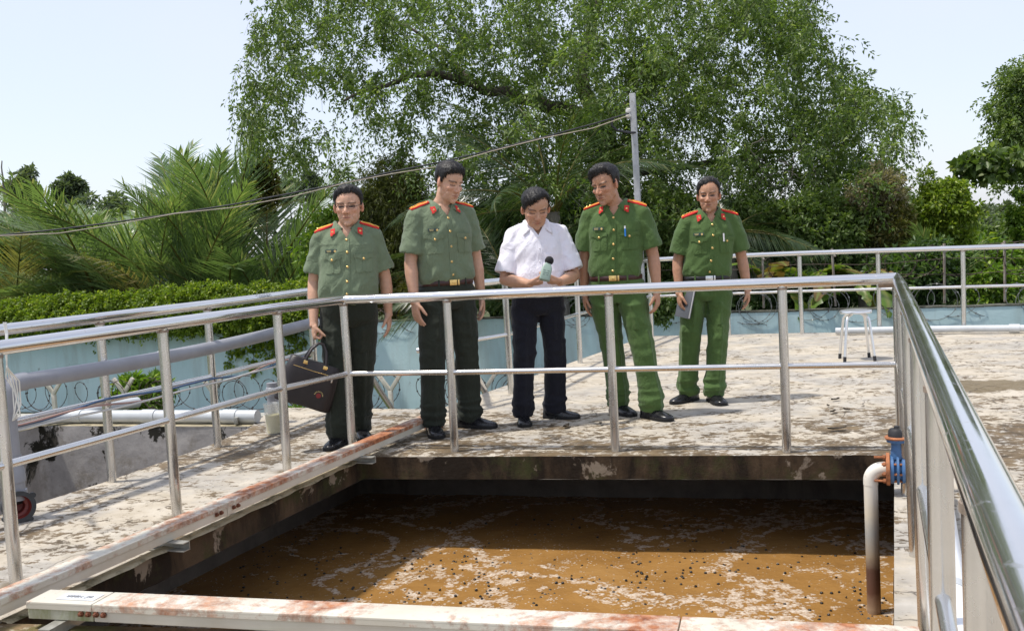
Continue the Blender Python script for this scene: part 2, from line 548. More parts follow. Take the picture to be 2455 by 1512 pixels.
def subdiv_wall(pts, z0, z1, step=0.06, amp=0.006, closed=False, seed=0, outward=1):
    """vertical face strip along a path, slightly uneven, as (verts, faces)"""
    P = []
    n = len(pts)
    for i in range(n if closed else n - 1):
        a, b_ = pts[i], pts[(i + 1) % n]
        k = max(1, int((b_ - a).length / step))
        for j in range(k):
            P.append((a.lerp(b_, j / k), (b_ - a).normalized()))
    if not closed: P.append((pts[-1], (pts[-1] - pts[-2]).normalized()))
    rows = max(2, int(abs(z1 - z0) / step))
    vs, fs = [], []
    for (p, d) in P:
        nrm = Vector((d.y, -d.x, 0)) * outward
        for r in range(rows + 1):
            z = z1 + (z0 - z1) * r / rows
            q = Vector((p.x, p.y, z))
            e = 0 if r == 0 else noise.fractal(q * 5 + Vector((seed, 0, 0)), 1.0, 2.0, 4) * amp
            vs.append(q + nrm * e)
    m_ = len(P); R = rows + 1
    for i in range(m_ if closed else m_ - 1):
        for r in range(rows):
            a = i * R + r; b2 = ((i + 1) % m_) * R + r
            fs.append((a, b2, b2 + 1, a + 1))
    return vs, fs

# slab edge round the tank mouth (real thickness) and the slab's underside
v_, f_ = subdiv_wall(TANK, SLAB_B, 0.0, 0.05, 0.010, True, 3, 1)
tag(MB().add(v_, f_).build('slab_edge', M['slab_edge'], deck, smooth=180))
Wc = [Vector((-1.20, 7.36, 0)), Vector((4.2, 5.95, 0)), Vector((2.2, 0.9, 0)), Vector((-3.45, 1.6, 0))]
tris = tessellate_polygon([[Vector(p) for p in Wc], [Vector(p) for p in TANK]])
MB().add([Vector((p.x, p.y, SLAB_B)) for p in Wc + TANK], [tuple(t) for t in tris]).build('slab_underside', M['tank_wall'], deck, smooth=None)
# tank walls below, set back under the slab
v_, f_ = subdiv_wall(Wc, -1.6, SLAB_B, 0.12, 0.012, True, 9, 1)
tag(MB().add(v_, f_).build('tank_wall', M['tank_wall'], None, 180, origin=(0, 0, -1.6)), kind='structure')
# water
NXW, NYW = 120, 90
wv, wf = [], []
for j in range(NYW + 1):
    for i in range(NXW + 1):
        u, w = i / NXW, j / NYW
        p = (Wc[3].lerp(Wc[2], u)).lerp(Wc[0].lerp(Wc[1], u), w)
        z = WATER_Z + 0.007 * noise.fractal(Vector((p.x * 3.2, p.y * 3.2, 1.3)), 1.0, 2.0, 3)
        wv.append((p.x, p.y, z))
for j in range(NYW):
    for i in range(NXW):
        a = j * (NXW + 1) + i
        wf.append((a, a + 1, a + NXW + 2, a + NXW + 1))
water = MB().add(wv, wf).build('water', M['water'], None, 180, origin=(0, 0, WATER_Z))
tag(water, kind='structure')

# outer side of the deck block, down to the ground
skirt = [DECK[i] for i in (12, 0, 1, 2, 3, 4, 5, 6, 7, 8, 9, 10, 11)]
v_, f_ = subdiv_wall(skirt, -1.5, -0.001, 0.25, 0.012, False, 5, -1)
tag(MB().add(v_, f_).build('deck_side_wall', M['pit_wall'], None, 180, origin=(0, 0, -1.5)), kind='structure')

# mossy near kerb below the front trunking (a thin screed on the near slab)
nk = [TANK[3] + Vector((-0.02, 0.0, 0)), TANK[3] + Vector((0.10, -0.42, 0)), TANK[2] + Vector((-0.10, -0.36, 0)), TANK[2] + Vector((0.0, -0.01, 0))]
tag(MB().prism([(p.x, p.y) for p in nk], 0.004, 0.006).build('mossy_screed', M['mossy'], deck, smooth=None))
# pale broken rim along the tank's right and left edge
def rim_strip(a, b_, w0, side, seed, name):
    d = (b_ - a).normalized(); nrm = Vector((d.y, -d.x, 0)) * side
    k = int((b_ - a).length / 0.03); vs, fs = [], []
    for i in range(k + 1):
        p = a.lerp(b_, i / k)
        ww = w0 * (0.8 + 0.5 * noise.noise(Vector((i * 0.21, seed, 0))))
        e = 0.006 * noise.noise(Vector((i * 0.5, seed + 5, 0)))
        vs += [p - nrm * (0.012 + e) + Vector((0, 0, 0.001)), p - nrm * 0.004 + Vector((0, 0, 0.012)), p + nrm * ww + Vector((0, 0, 0.010)), p + nrm * (ww + 0.01) + Vector((0, 0, 0.001))]
    for i in range(k):
        for r in range(3):
            q = i * 4 + r
            fs.append((q, q + 4, q + 5, q + 1) if side > 0 else (q, q + 1, q + 5, q + 4))
    return MB().add(vs, fs).build(name, M['rim'], deck, smooth=180)
rim_strip(TANK[0], TANK[3], 0.05, -1, 2.0, 'mortar_rim')

# ---- pale blue boundary wall beyond
WA, WB = Vector((-12.5, 20.1, 0)), Vector((13.0, 10.55, 0))
wd = (WB - WA).normalized(); wn_ = Vector((wd.y, -wd.x, 0))          # wn_ points to the camera side
def wall_pt(x):                                                        # point on the wall's near face at world x
    t = (x - WA.x) / wd.x
    return WA + wd * t
vw, fw = subdiv_wall([WA, WB], -1.5, 0.06, 0.3, 0.012, False, 11, 1)
bw = MB().add(vw, fw)
L = (WB - WA).length
Rw = Matrix.Rotation(math.atan2(wd.y, wd.x), 3, 'Z')
bw.box((WA + WB) / 2 - wn_ * 0.12 + Vector((0, 0, -0.73)), (L, 0.2, 1.55), Rw)
blue_wall = tag(bw.build('boundary_wall', M['blue_wall'], None, 30, origin=((WA.x + WB.x) / 2, (WA.y + WB.y) / 2, -1.5)), 'pale blue painted boundary wall behind the deck', 'wall')
cp = MB()
k = 60
for i in range(k):
    p = WA.lerp(WB, (i + 0.5) / k)
    cp.box(p - wn_ * 0.1 + Vector((0, 0, 0.060 + 0.003 * math.sin(i * 2.3))), (L / k - 0.004, 0.215, 0.02), Rw)
M['coping'] = stained_wall_mat('wall coping', (0.16, 0.16, 0.13), (0.04, 0.04, 0.03), (0.42, 0.6), scale=4)
cp.build('coping', M['coping'], blue_wall, 30)

# ---- low fence wall in front of the blue wall (left): pale cap
FA, FB = Vector((-9.5, 14.25, 0)), Vector((0.6, 11.25, 0))
fd = (FB - FA).normalized(); fn = Vector((fd.y, -fd.x, 0)); FR = Matrix.Rotation(math.atan2(fd.y, fd.x), 3, 'Z')
M['cap'] = stained_wall_mat('stained cap', (0.44, 0.43, 0.38), (0.30, 0.15, 0.06), (0.6, 0.75), scale=3)
fw_ = tag(MB().box((FA + FB) / 2 + Vector((0, 0, -1.15)), ((FB - FA).length, 0.14, 0.7), FR).build('low_wall', M['tank_wall'], None, 30), 'low stained wall with pale cap carrying the razor wire', 'wall')
MB().box((FA + FB) / 2 + Vector((0, 0, -0.77)), ((FB - FA).length, 0.22, 0.07), FR, 0.008).build('wall_cap', M['cap'], fw_, 30)

# ---- neighbouring open pit on the left of the walkway
PR, PL_, P0 = Vector((-1.99, 7.26, 0)), Vector((-3.75, 7.80, 0)), Vector((-3.95, 6.9, 0))
dL = (P0 - PL_).normalized()
v1, f1 = subdiv_wall([PL_ + dL * 5.0, PL_, PR + Vector((0.5, -0.15, 0))], -1.5, 0.0, 0.06, 0.012, False, 21, 1)
pit = MB().add(v1, f1)
pw = pit.build('pit_wall', M['pit_wall'], None, 180, origin=(-3, 7.2, -1.5))
tag(pw, kind='structure')
d1 = (PR - PL_).normalized(); n1 = Vector((-d1.y, d1.x, 0)); n0 = Vector((dL.y, -dL.x, 0))
if n0.x > 0: n0 = -n0
pt_ = [PL_ + dL * 5.0, PL_, PR, PR + n1 * 0.35, PL_ + n1 * 0.35 + n0 * 0.35, PL_ + dL * 5.0 + n0 * 0.35]
MB().add([p + Vector((0, 0, -0.006)) for p in pt_], [(0, 1, 4, 5), (1, 2, 3, 4)]).build('pit_rim', M['rim'], pw, None)
pf = MB().add([(-6, 1.0, -1.15), (-3.0, 1.0, -1.15), (-1.5, 8, -1.15), (-4.5, 8.4, -1.15)], [(0, 1, 2, 3)]).build('pit_floor', M['pit_wall'], pw, None)
# ================================================================ RAILINGS, PIPES, THINGS
def steel_mat(name, rough, base=(0.62, 0.60, 0.57), streak=0.25, grime=0.35):
    m, nt, b = new_mat(name)
    v = coords(nt)
    g = ramp(nt, noise_tex(nt, v, 3.0, 7, 0.7), [(0.45, 0.0), (0.75, grime)])
    c = mix(nt, g, base, (0.42, 0.36, 0.29))
    ru = ramp(nt, noise_tex(nt, v, 9, 7, 0.75), [(0.66, 0.0), (0.74, 0.5)])
    sc_ = ramp(nt, noise_tex(nt, coords(nt, scale=(60, 14, 14), rot=(0, 0, rad(20))), 1.0, 4, 0.7), [(0.62, 0.0), (0.68, 0.35)])
    c = mix(nt, ru, c, (0.33, 0.17, 0.08))
    nt.links.new(c, b.inputs['Base Color'])
    b.inputs['Metallic'].default_value = 0.93
    r = ramp(nt, noise_tex(nt, v, 5, 4), [(0.3, max(0.03, rough - streak * 0.25)), (0.7, rough + streak * 0.35)])
    nt.links.new(mix(nt, sc_, mix(nt, g, r, 0.55), 0.5), b.inputs['Roughness'])
    return m
M['rail'] = steel_mat('polished stainless rail', 0.085, (0.74, 0.73, 0.72), 0.16, 0.15)
M['post'] = steel_mat('dull stainless post', 0.21, (0.70, 0.69, 0.67), 0.3, 0.3)
M['weld'] = plain('weld scale', (0.30, 0.24, 0.19), 0.6, 0.6, 0.3, 60)

def dense(a, b_, step=0.25):
    k = max(1, int((b_ - a).length / step))
    return [a.lerp(b_, i / k) for i in range(k)]

def railing(name, pts, posts, top_z, mid_z, label, rr=0.030, pr=0.0255, mr=0.0165, mid=True, corners=()):
    root = tag(empty(name, (pts[0].x, pts[0].y, 0)), label, 'railing')
    def at_z(z):
        return [Vector((p.x, p.y, z(p) if callable(z) else z)) for p in pts]
    tp = at_z(top_z); path = []
    for i in range(len(tp) - 1): path += dense(tp[i], tp[i + 1], 0.3)
    path.append(tp[-1])
    # round the bends slightly: drop a short radius at every corner
    MB().tube(path, rr, 20).build('top_rail', M['rail'], root, 50)
    for p in posts:
        zt = top_z(p) if callable(top_z) else top_z
        lean = Vector((random.uniform(-.006, .006), random.uniform(-.006, .006), 0))
        po = MB().tube([Vector((p.x, p.y, -0.002)) + lean, Vector((p.x, p.y, zt * 0.5)), Vector((p.x, p.y, zt - 0.012))], pr, 18).build('post', M['post'], root, 50)
        MB().tube([Vector((p.x, p.y, zt - rr - 0.008)), Vector((p.x, p.y, zt - rr + 0.004))], pr + 0.0025, 16).build('weld_bead', M['weld'], po, 50)
    if mid:
        mp = at_z(mid_z)
        # the mid rail is cut between posts
        for i in range(len(mp) - 1):
            a, b_ = mp[i], mp[i + 1]
            d = (b_ - a).normalized()
            MB().tube(dense(a + d * 0.018, b_ - d * 0.018, 0.3) + [b_ - d * 0.018], mr, 14).build('mid_rail', M['post'], root, 50)
    return root

V2 = lambda x, y: Vector((x, y, 0))
A_, P1, P2, P3, B_ = V2(-1.04, 6.20), V2(-0.385, 5.985), V2(0.559, 5.735), V2(1.485, 5.475), V2(2.055, 5.315)
L1, L2, L3, L4 = V2(-1.333, 5.68), V2(-1.675, 4.78), V2(-2.018, 3.886), V2(-2.36, 2.98)
# the three parts of the tank railing are welded into one frame
Rp = [B_ + V2(-0.3025, -0.832) * i for i in range(1, 7)]
main_rail = railing('tank_railing', [L4, L3, L2, L1, A_, P1, P2, P3, B_] + Rp, [L4, L3, L2, L1, A_, P1, P2, P3, B_] + Rp, 0.94, 0.48,
                    'stainless steel tube railing running round the open tank in front of the men')
F0, F1, F2, F3 = V2(-2.80, 4.50), V2(-2.33, 5.65), V2(-1.985, 6.53), V2(-1.575, 7.85)
far_rail = railing('walkway_railing', [V2(-3.4, 3.0), F0, F1, F2, F3], [V2(-3.4, 3.0), F0, F1, F2, F3], 0.94, 0.47,
                   'stainless railing on the far side of the left walkway, grey pipe tied to it')
S0, S1, S2, S3 = V2(-0.63, 7.42), V2(-0.045, 8.13), V2(0.655, 9.9), V2(1.68, 12.06)
bkp = [V2(2.55, 11.78), V2(3.33, 11.5), V2(4.10, 11.14), V2(4.874, 10.76), V2(5.65, 10.38), V2(6.45, 10.0), V2(7.3, 9.6)]
back_rail = railing('deck_railing', [S0, S1, S2, S3] + bkp, [S0, S1, S2, S3] + bkp, lambda p: 0.93 - 0.012 * max(0, p.x - 3), 0.49,
                    'stainless railing along the rear edge of the deck behind the men', rr=0.028)
# rusty corner weld on the tank railing
MB().tube([Vector((B_.x - 0.09, B_.y + 0.025, 0.915)), Vector((B_.x - 0.01, B_.y + 0.003, 0.914))], 0.0215, 12).build('corner_weld', M['weld'], main_rail, 50)

# ---- stair down from the deck with its two sloping handrails
st = tag(empty('stair', (-1.1, 7.85, -1.5)), 'stair with two sloping stainless handrails going down from the deck', 'stair')
dn = EDGE_U
cr = Vector((0.934, -0.356, 0))
s_base = V2(-1.52, 7.98)
for i in range(7):
    c = s_base + dn * (0.14 + i * 0.25) + cr * 0.5 + Vector((0, 0, -0.21 * (i + 1) - 0.02))
    MB().box(c, (0.92, 0.24, 0.04), Matrix.Rotation(math.atan2(cr.y, cr.x), 3, 'Z'), 0.004).build('step', M['tank_wall'], st, 30)
for side, q0 in ((0, V2(-1.54, 7.90)), (1, V2(-0.60, 7.50))):
    hd = dn * 1.0 + Vector((0, 0, -0.98))
    a = q0 + Vector((0, 0, 0.92))
    MB().tube([a, a + hd * 1.9], 0.028, 16).build('handrail', M['rail'], st, 50)
    a2 = q0 + Vector((0, 0, 0.08)) - dn * 0.0
    MB().tube([a2, a2 + hd * 1.2], 0.025, 14).build('stringer', M['post'], st, 50)
MB().tube([S0 + Vector((-0.09, 0.03, 0.47)), S0 + Vector((0.09, -0.03, 0.47))], 0.022, 12).build('clamp', M['rail'], st, 50)

# ---- steel cable trunking with rusty lids
def trunk_mat(name, rust):
    m, nt, b = new_mat(name)
    v = coords(nt)
    c = ramp(nt, noise_tex(nt, v, 4, 4), [(0.3, (0.55, 0.51, 0.41)), (0.7, (0.68, 0.65, 0.56))])
    n1 = noise_tex(nt, v, 2.2, 8, 0.72, 0.3); n2 = noise_tex(nt, v, 22, 6, 0.75)
    s = mth(nt, 'ADD', mth(nt, 'MULTIPLY', n1, 0.72), mth(nt, 'MULTIPLY', n2, 0.28))
    f = ramp(nt, s, [(rust, 0.0), (rust + 0.05, 0.55), (rust + 0.12, 1.0)])
    rc = ramp(nt, noise_tex(nt, v, 30, 5), [(0.3, (0.19, 0.06, 0.024)), (0.6, (0.42, 0.165, 0.07)), (0.8, (0.54, 0.26, 0.125))])
    c = mix(nt, f, c, rc)
    nt.links.new(c, b.inputs['Base Color'])
    nt.links.new(ramp(nt, f, [(0, 0.4), (1, 0.85)]), b.inputs['Roughness'])
    bump(nt, b, mth(nt, 'ADD', f, mth(nt, 'MULTIPLY', n2, 0.5)), 0.3, 0.003)
    return m
M['lid'] = trunk_mat('rusty white lid', 0.445)
M['lid2'] = trunk_mat('white lid', 0.492)
M['duct'] = trunk_mat('white duct side', 0.62)
M['duct_moss'] = stained_wall_mat('mossy duct side', (0.50, 0.49, 0.38), (0.22, 0.24, 0.08), (0.48, 0.62), scale=5)
M['bolt'] = plain('rusty bolt', (0.20, 0.075, 0.04), 0.65, 0.4, 0.4, 90)
M['zinc'] = plain('galvanised channel', (0.36, 0.35, 0.31), 0.5, 0.5, 0.25, 20)
M['dark_rubber'] = plain('black rubber', (0.02, 0.02, 0.022), 0.55, 0, 0.3, 30)

def trunking(name, a, b_, z_top, w, h, splits, bolts_at, brackets, label, lid_mat, bolt_side):
    root = tag(empty(name, ((a.x + b_.x) / 2, (a.y + b_.y) / 2, z_top - h)), label, 'cable trunking')
    d = (b_ - a).normalized(); Lg = (b_ - a).length
    R = Matrix.Rotation(math.atan2(d.y, d.x), 3, 'Z'); n = Vector((-d.y, d.x, 0))
    cut = [0.0] + list(splits) + [1.0]
    for i in range(len(cut) - 1):
        c = a.lerp(b_, (cut[i] + cut[i + 1]) / 2); ln = Lg * (cut[i + 1] - cut[i]) - 0.004
        o = MB()
        o.box(c + Vector((0, 0, z_top - h / 2 - 0.004)), (ln, w - 0.008, h - 0.008), R, 0.003)
        duct = o.build('duct', M['duct'] if i else M['duct_moss'], root, 30)
        l = MB().box(c + Vector((0, 0, z_top - 0.006)), (ln, w + 0.004, 0.012), R, 0.003)
        l.box(c + n * (w / 2) + Vector((0, 0, z_top - 0.017)), (ln, 0.004, 0.014), R)
        l.box(c - n * (w / 2) + Vector((0, 0, z_top - 0.017)), (ln, 0.004, 0.014), R)
        l.build('lid', lid_mat, root, 30)
    for t in bolts_at:
        p = a.lerp(b_, t) + n * bolt_side * (w / 2 - 0.001) + Vector((0, 0, z_top - h * 0.55))
        o = MB().lathe(p, [(0.011, 0.0), (0.011, 0.004), (0.007, 0.0045), (0.007, 0.012), (0.004, 0.014)], 6, n * bolt_side)
        o.build('bolt', M['bolt'], root, 30)
    for t in brackets:
        p = a.lerp(b_, t)
        zb = z_top - h - 0.002
        o = MB()
        ln = w + 0.11
        o.box(p + n * bolt_side * 0.022 + Vector((0, 0, zb - 0.002)), (0.045, ln, 0.004), R)
        o.box(p + n * bolt_side * 0.022 + Vector((0, 0, zb - 0.036)), (0.045, ln, 0.004), R)
        o.box(p + n * bolt_side * 0.022 + d * 0.0205 + Vector((0, 0, zb - 0.019)), (0.004, ln, 0.032), R)
        o.build('bracket', M['zinc'], root, 30)
    return root
TA, TB = V2(-2.30, 2.33), V2(-0.60, 6.74)
def tpos(y): return (y - TA.y) / (TB.y - TA.y)
trunking('cable_trunking', TA, TB, 0.105, 0.092, 0.062, [tpos(3.42), tpos(4.62)], [tpos(4.62) + q for q in (-0.018, -0.011, 0.009, 0.016)], [tpos(4.25), tpos(5.80)],
         'long rusty white steel trunking along the left walkway edge', M['lid'], -1)
BA, BB = V2(-1.71, 3.427), V2(1.085, 2.69)
bt = trunking('cable_trunking', BA, BB, 0.105, 0.118, 0.062, [0.0915, 0.77], [0.076, 0.086, 0.0965, 0.1065], [0.045], 'rusty white steel trunking across the foreground in front of the tank', M['lid2'], -1)
# end piece: bracket, rusty block under the far end of the walkway trunking
MB().box(TB + Vector((0.02, 0.05, 0.02)), (0.12, 0.09, 0.04), Matrix.Rotation(0.3, 3, 'Z'), 0.006).build('support_block', M['bolt'], [o for o in COL.objects if o.name == 'cable_trunking'][0], 30)

M['ink'] = plain('black ink', (0.03, 0.03, 0.035), 0.7, 0, 0.1)
M['ink_grey'] = plain('grey ink', (0.10, 0.10, 0.11), 0.7, 0, 0.1)
def text_mesh(body, size, mat, parent, matrix, name='lettering', ext=0.0):
    cu = bpy.data.curves.new(name, 'FONT')
    cu.body = body; cu.size = size; cu.align_x = 'CENTER'; cu.align_y = 'CENTER'; cu.extrude = ext
    cu.resolution_u = 2
    o = bpy.data.objects.new(name, cu); COL.objects.link(o)
    dg = bpy.context.evaluated_depsgraph_get()
    me = bpy.data.meshes.new_from_object(o.evaluated_get(dg))
    bpy.data.objects.remove(o)
    me.transform(matrix)
    me.materials.clear()
    return link(name, me, mat, parent)
bd = (BB - BA).normalized()
# the sticker on the front trunking, lettering upside down to the camera
M['sticker'] = plain('pale sticker', (0.62, 0.64, 0.66), 0.5, 0, 0.08, 12)
sp_ = BA.lerp(BB, 0.060) + Vector((0, 0, 0.1065))
ang = math.atan2(bd.y, bd.x)
MB().box(sp_, (0.15, 0.060, 0.0012), Matrix.Rotation(ang, 3, 'Z')).build('sticker', M['sticker'], bt, None)
text_mesh('BỂ MBBR', 0.027, M['ink_grey'], bt, Matrix.Translation(sp_ + Vector((0, 0, 0.0022))) @ Matrix.Rotation(ang + math.pi, 4, 'Z'))
# lettering on the far walkway rail
rd = (F3 - F2).normalized()
lp = F2.lerp(F3, 0.47) + Vector((0, 0, 0.94))
cen = Vector((0, 0, CAM_H))
nrm = (Vector((0.934, -0.35, 0.35))).normalized()
zax = nrm; xax = (rd - zax * rd.dot(zax)).normalized(); yax = zax.cross(xax)
mtx = Matrix((xax, yax, zax)).transposed().to_4x4()
text_mesh('BỂ CHỨA BÙN', 0.030, M['ink_grey'], far_rail, Matrix.Translation(lp + nrm * 0.0335) @ mtx)

# two cut tube stubs on the near slab
for i, (x, y) in enumerate(((88, 1478), (207, 1460))):
    p = G(x, y, 0.006)
    tag(MB().lathe(p, [(0.016, 0.0), (0.016, 0.014), (0.011, 0.014), (0.011, 0.004)], 16).build('anchor_stub', M['zinc'], None, 30),
        ('small cut-off steel stub on the mossy slab nearest the picture corner', 'small cut-off steel stub on the mossy slab beside the channel bracket')[i], 'stub', 'cut steel stubs on the slab')

# ---- PVC pipes
M['pvc_grey'] = plain('grey pvc', (0.27, 0.275, 0.30), 0.38, 0, 0.1, 6)
M['pvc_pale'] = plain('pale grey pvc', (0.52, 0.54, 0.55), 0.4, 0, 0.12, 5)
M['pvc_white'] = plain('white pvc', (0.78, 0.79, 0.80), 0.35, 0, 0.06, 5)
M['white_steel'] = None
def arc(c, u, w, r, a0, a1, k=8):
    return [c + (u * math.cos(a0 + (a1 - a0) * i / k) + w * math.sin(a0 + (a1 - a0) * i / k)) * r for i in range(k + 1)]
pd = (F3 - F1).normalized(); pin = Vector((0.06, -0.02, 0))
pa = F3 + pin + Vector((0, 0, 0.70)) - pd * 0.05
pe = D(40, 917, 4.98)
pb = Vector((pe.x, pe.y, pe.z))
pdir = (pb - pa).normalized()
gp = tag(empty('grey_pipe', (pb.x, pb.y, 0)), 'thick grey plastic pipe tied along the walkway railing, bending down to a pump', 'pipe')
sag = []
for i in range(13):
    t = i / 12
    sag.append(pa.lerp(pb, t) + Vector((0, 0, -0.03 * math.sin(math.pi * t))))
MB().tube(sag, 0.042, 20).build('pipe', M['pvc_grey'], gp, 50)
hor = Vector((pdir.x, pdir.y, 0)).normalized(); dz = Vector((0, 0, -1))
ec = pb + dz * 0.075
el = arc(ec, -dz, hor, 0.075, 0, math.pi / 2, 8)
MB().tube([pb - hor * 0.05] + el + [el[-1] + dz * 0.06], [0.047] * (len(el) + 2), 20).build('elbow', M['pvc_grey'], gp, 50)
vx = el[-1]
MB().tube([vx + dz * 0.04, vx + dz * 0.30], 0.042, 20).build('pipe', M['pvc_grey'], gp, 50)
cz = vx.z - 0.28
MB().lathe((vx.x, vx.y, cz), [(0.046, 0.0), (0.046, -0.05), (0.056, -0.075), (0.056, -0.13), (0.050, -0.132), (0.050, -0.17), (0.058, -0.172), (0.058, -0.22)], 24).build('reducer', M['pvc_grey'], gp, 35)
# pump: dark volute with a red open throat
M['cast_dark'] = plain('dark cast iron', (0.035, 0.037, 0.04), 0.5, 0.2, 0.3, 12, 0.3, 80)
M['red_oxide'] = plain('red oxide primer', (0.16, 0.022, 0.015), 0.55, 0, 0.35, 14, 0.2, 70)
pc = G(66, 1246, 0.0); pc = Vector((vx.x + 0.02, vx.y - 0.03, 0.075))
pu = tag(empty('pump', (pc.x, pc.y, 0)), 'dark cast pump end with open red throat lying on the left walkway', 'pump')
axd = Vector((0.62, -0.75, 0.05)).normalized()
MB().lathe(pc, [(0.03, -0.10), (0.05, -0.09), (0.066, -0.05), (0.073, 0.0), (0.073, 0.03), (0.078, 0.032), (0.078, 0.05), (0.056, 0.05), (0.052, 0.02), (0.045, -0.01)], 28, axd, caps=False).build('volute', M['cast_dark'], pu, 35)
MB().lathe(pc, [(0.0555, 0.049), (0.05, 0.015), (0.036, 0.01), (0.034, -0.03), (0.02, -0.032), (0.001, -0.033)], 28, axd, caps=False).build('throat', M['red_oxide'], pu, 35)
u_, w_ = ortho(axd)
for k in range(4):
    a = k * math.pi / 2 + 0.6
    p = pc + axd * 0.04 + (u_ * math.cos(a) + w_ * math.sin(a)) * 0.082
    MB().lathe(p - axd * 0.012, [(0.014, 0.0), (0.014, 0.02)], 10, axd).build('lug', M['cast_dark'], pu, 35)
MB().tube([pc - axd * 0.01 + Vector((0, 0, 0.03)), Vector((vx.x, vx.y, 0.13)), Vector((vx.x, vx.y, cz - 0.20))], [0.05, 0.052, 0.056], 20).build('outlet', M['cast_dark'], pu, 50)
# white string ties
M['string'] = plain('white cord', (0.75, 0.74, 0.70), 0.8, 0, 0.1)
sr = tag(empty('cord_tie', (pb.x + 0.15, pb.y, 0.5)), 'white cord knotted from the rail round the grey pipe', 'cord')
topq = D(18, 795, 4.7)
topq = Vector((topq.x, topq.y, topq.z))
for i in range(5):
    x0, x1 = 10 + i * 5, 28 + (i - 2) * 9
    Y0 = 4.62
    pts = [D(8 + i * 3, 772, Y0), D(14 + i * 2, 800, Y0), D(14 + i, 850, 4.55), D(16, 868 + i * 3, 4.6), D(14 + i * 8, 905 + i * 2, 4.85), D(30 + i * 5, 930 + i * 10, 4.86), D(34 + (i % 2) * 14, 985 + i * 4, 4.86), D(30, 1008, 4.88)]
    if i > 2: pts = pts[3:]
    MB().tube(pts, 0.0032, 6).build('strand', M['string'], sr, 60)
for (x, y, dw) in ((300, 868, 0.05), (735, 768, 0.05)):
    t = (x - 735) / (40 - 735)
    c = pa.lerp(pb, max(0.01, min(1, t))) + Vector((0, 0, -0.03 * math.sin(math.pi * max(0, min(1, t)))))
    u_, w_ = ortho(pdir)
    MB().tube([c + (u_ * math.cos(a) + w_ * math.sin(a)) * 0.045 for a in [k * math.pi / 7 for k in range(15)]], 0.003, 6).build('strand', M['string'], sr, 60)

# cables strapped below the far mid rail
cab_cols = {'blue': (0.05, 0.10, 0.20), 'pink': (0.38, 0.24, 0.21), 'white': (0.58, 0.58, 0.56)}
for i, (nm, cc) in enumerate(cab_cols.items()):
    mm = plain('%s cable sheath' % nm, cc, 0.5, 0, 0.1)
    pts = []
    path = [V2(-3.4, 3.0), F0, F1, F2, F3]
    seq = []
    for j in range(len(path) - 1): seq += dense(path[j], path[j + 1], 0.12)
    for j, p in enumerate(seq):
        w = 0.018 * math.sin(j * 0.33 + i * 1.7) + 0.01 * math.sin(j * 0.9 + i)
        pts.append(p + Vector((0.032 + 0.006 * i, -0.01, 0.470 - 0.014 - 0.013 * i + w * (1.0 if i < 2 else 0.3))))
    tag(MB().tube(pts, (0.0062, 0.0058, 0.0065)[i], 8).build('cable', mm, None, 60), '%s cable strapped along the mid rail of the left walkway' % ('blue', 'pinkish brown', 'white')[i], 'cable', 'cables strapped to the walkway mid rail')

# pale grey pipes on the pit rim
gq = tag(empty('rim_pipe', (-2.9, 7.6, 0)), 'pale grey pipe lying along the rear rim of the open pit', 'pipe')
ra, rb = PL_ + n1 * 0.13 + Vector((0.22, -0.05, 0.05)), PR + n1 * 0.13 + Vector((0.02, 0, 0.05))
MB().tube([ra, rb], 0.048, 20).build('pipe', M['pvc_pale'], gq, 50)
for t in (0.0, 0.42, 0.86):
    c = ra.lerp(rb, t); dd_ = (rb - ra).normalized()
    MB().tube([c - dd_ * 0.06, c + dd_ * 0.06], 0.054, 20).build('coupling', M['pvc_pale'], gq, 50)
MB().tube([ra + Vector((0.0, 0, 0)), ra + Vector((-0.12, -0.01, 0)), ra + Vector((-0.25, -0.12, 0.005)), ra + Vector((-0.5, -0.55, 0.01)), ra + Vector((-1.0, -1.4, 0.01))], 0.048, 20).build('pipe', M['pvc_pale'], gq, 50)
MB().tube([ra + Vector((-0.02, 0.02, 0)), ra + Vector((0.12, 0.28, 0.02)), ra + Vector((0.26, 0.6, 0.0))], 0.045, 20).build('branch', M['pvc_pale'], gq, 50)
MB().box(ra.lerp(rb, 0.9) + Vector((0, -0.02, -0.02)), (0.03, 0.13, 0.05), None, 0.004).build('clip', M['zinc'], gq, 30)

# capped stub pipe and plastic beaker at the walkway's far end
bs = G(648, 985, 0); bs = Vector((-1.80, 7.35, 0))
cs = tag(empty('stub_pipe', bs), 'short upright grey pipe stub behind the plastic beaker', 'pipe')
MB().lathe(bs, [(0.043, 0.0), (0.043, 0.20), (0.048, 0.20), (0.048, 0.26), (0.040, 0.27), (0.040, 0.30), (0.03, 0.30)], 22).build('pipe', M['pvc_grey'], cs, 35)
bp = G(657, 1040)
bk_ = tag(empty('beaker', bp), 'translucent plastic jug half full of yellowish liquid on the walkway', 'jug')
mbk, nt_, b_p = new_mat('milky plastic')
b_p.inputs['Base Color'].default_value = (0.86, 0.86, 0.80, 1); b_p.inputs['Roughness'].default_value = 0.3
_tr = N(nt_, 'ShaderNodeBsdfTransparent'); _mx = N(nt_, 'ShaderNodeMixShader'); _mx.inputs[0].default_value = 0.72
nt_.links.new(b_p.outputs[0], _mx.inputs[1]); nt_.links.new(_tr.outputs[0], _mx.inputs[2]); nt_.links.new(_mx.outputs[0], nt_.nodes['Material Output'].inputs['Surface'])
MB().lathe(bp + Vector((0, 0, 0.002)), [(0.047, 0.0), (0.049, 0.01), (0.058, 0.20), (0.064, 0.215), (0.061, 0.215), (0.055, 0.20), (0.046, 0.012), (0.001, 0.008)], 28, caps=False).build('jug_wall', mbk, bk_, 35)
M['yellow_liq'] = plain('yellowish liquid', (0.64, 0.56, 0.24), 0.2, 0, 0.1)
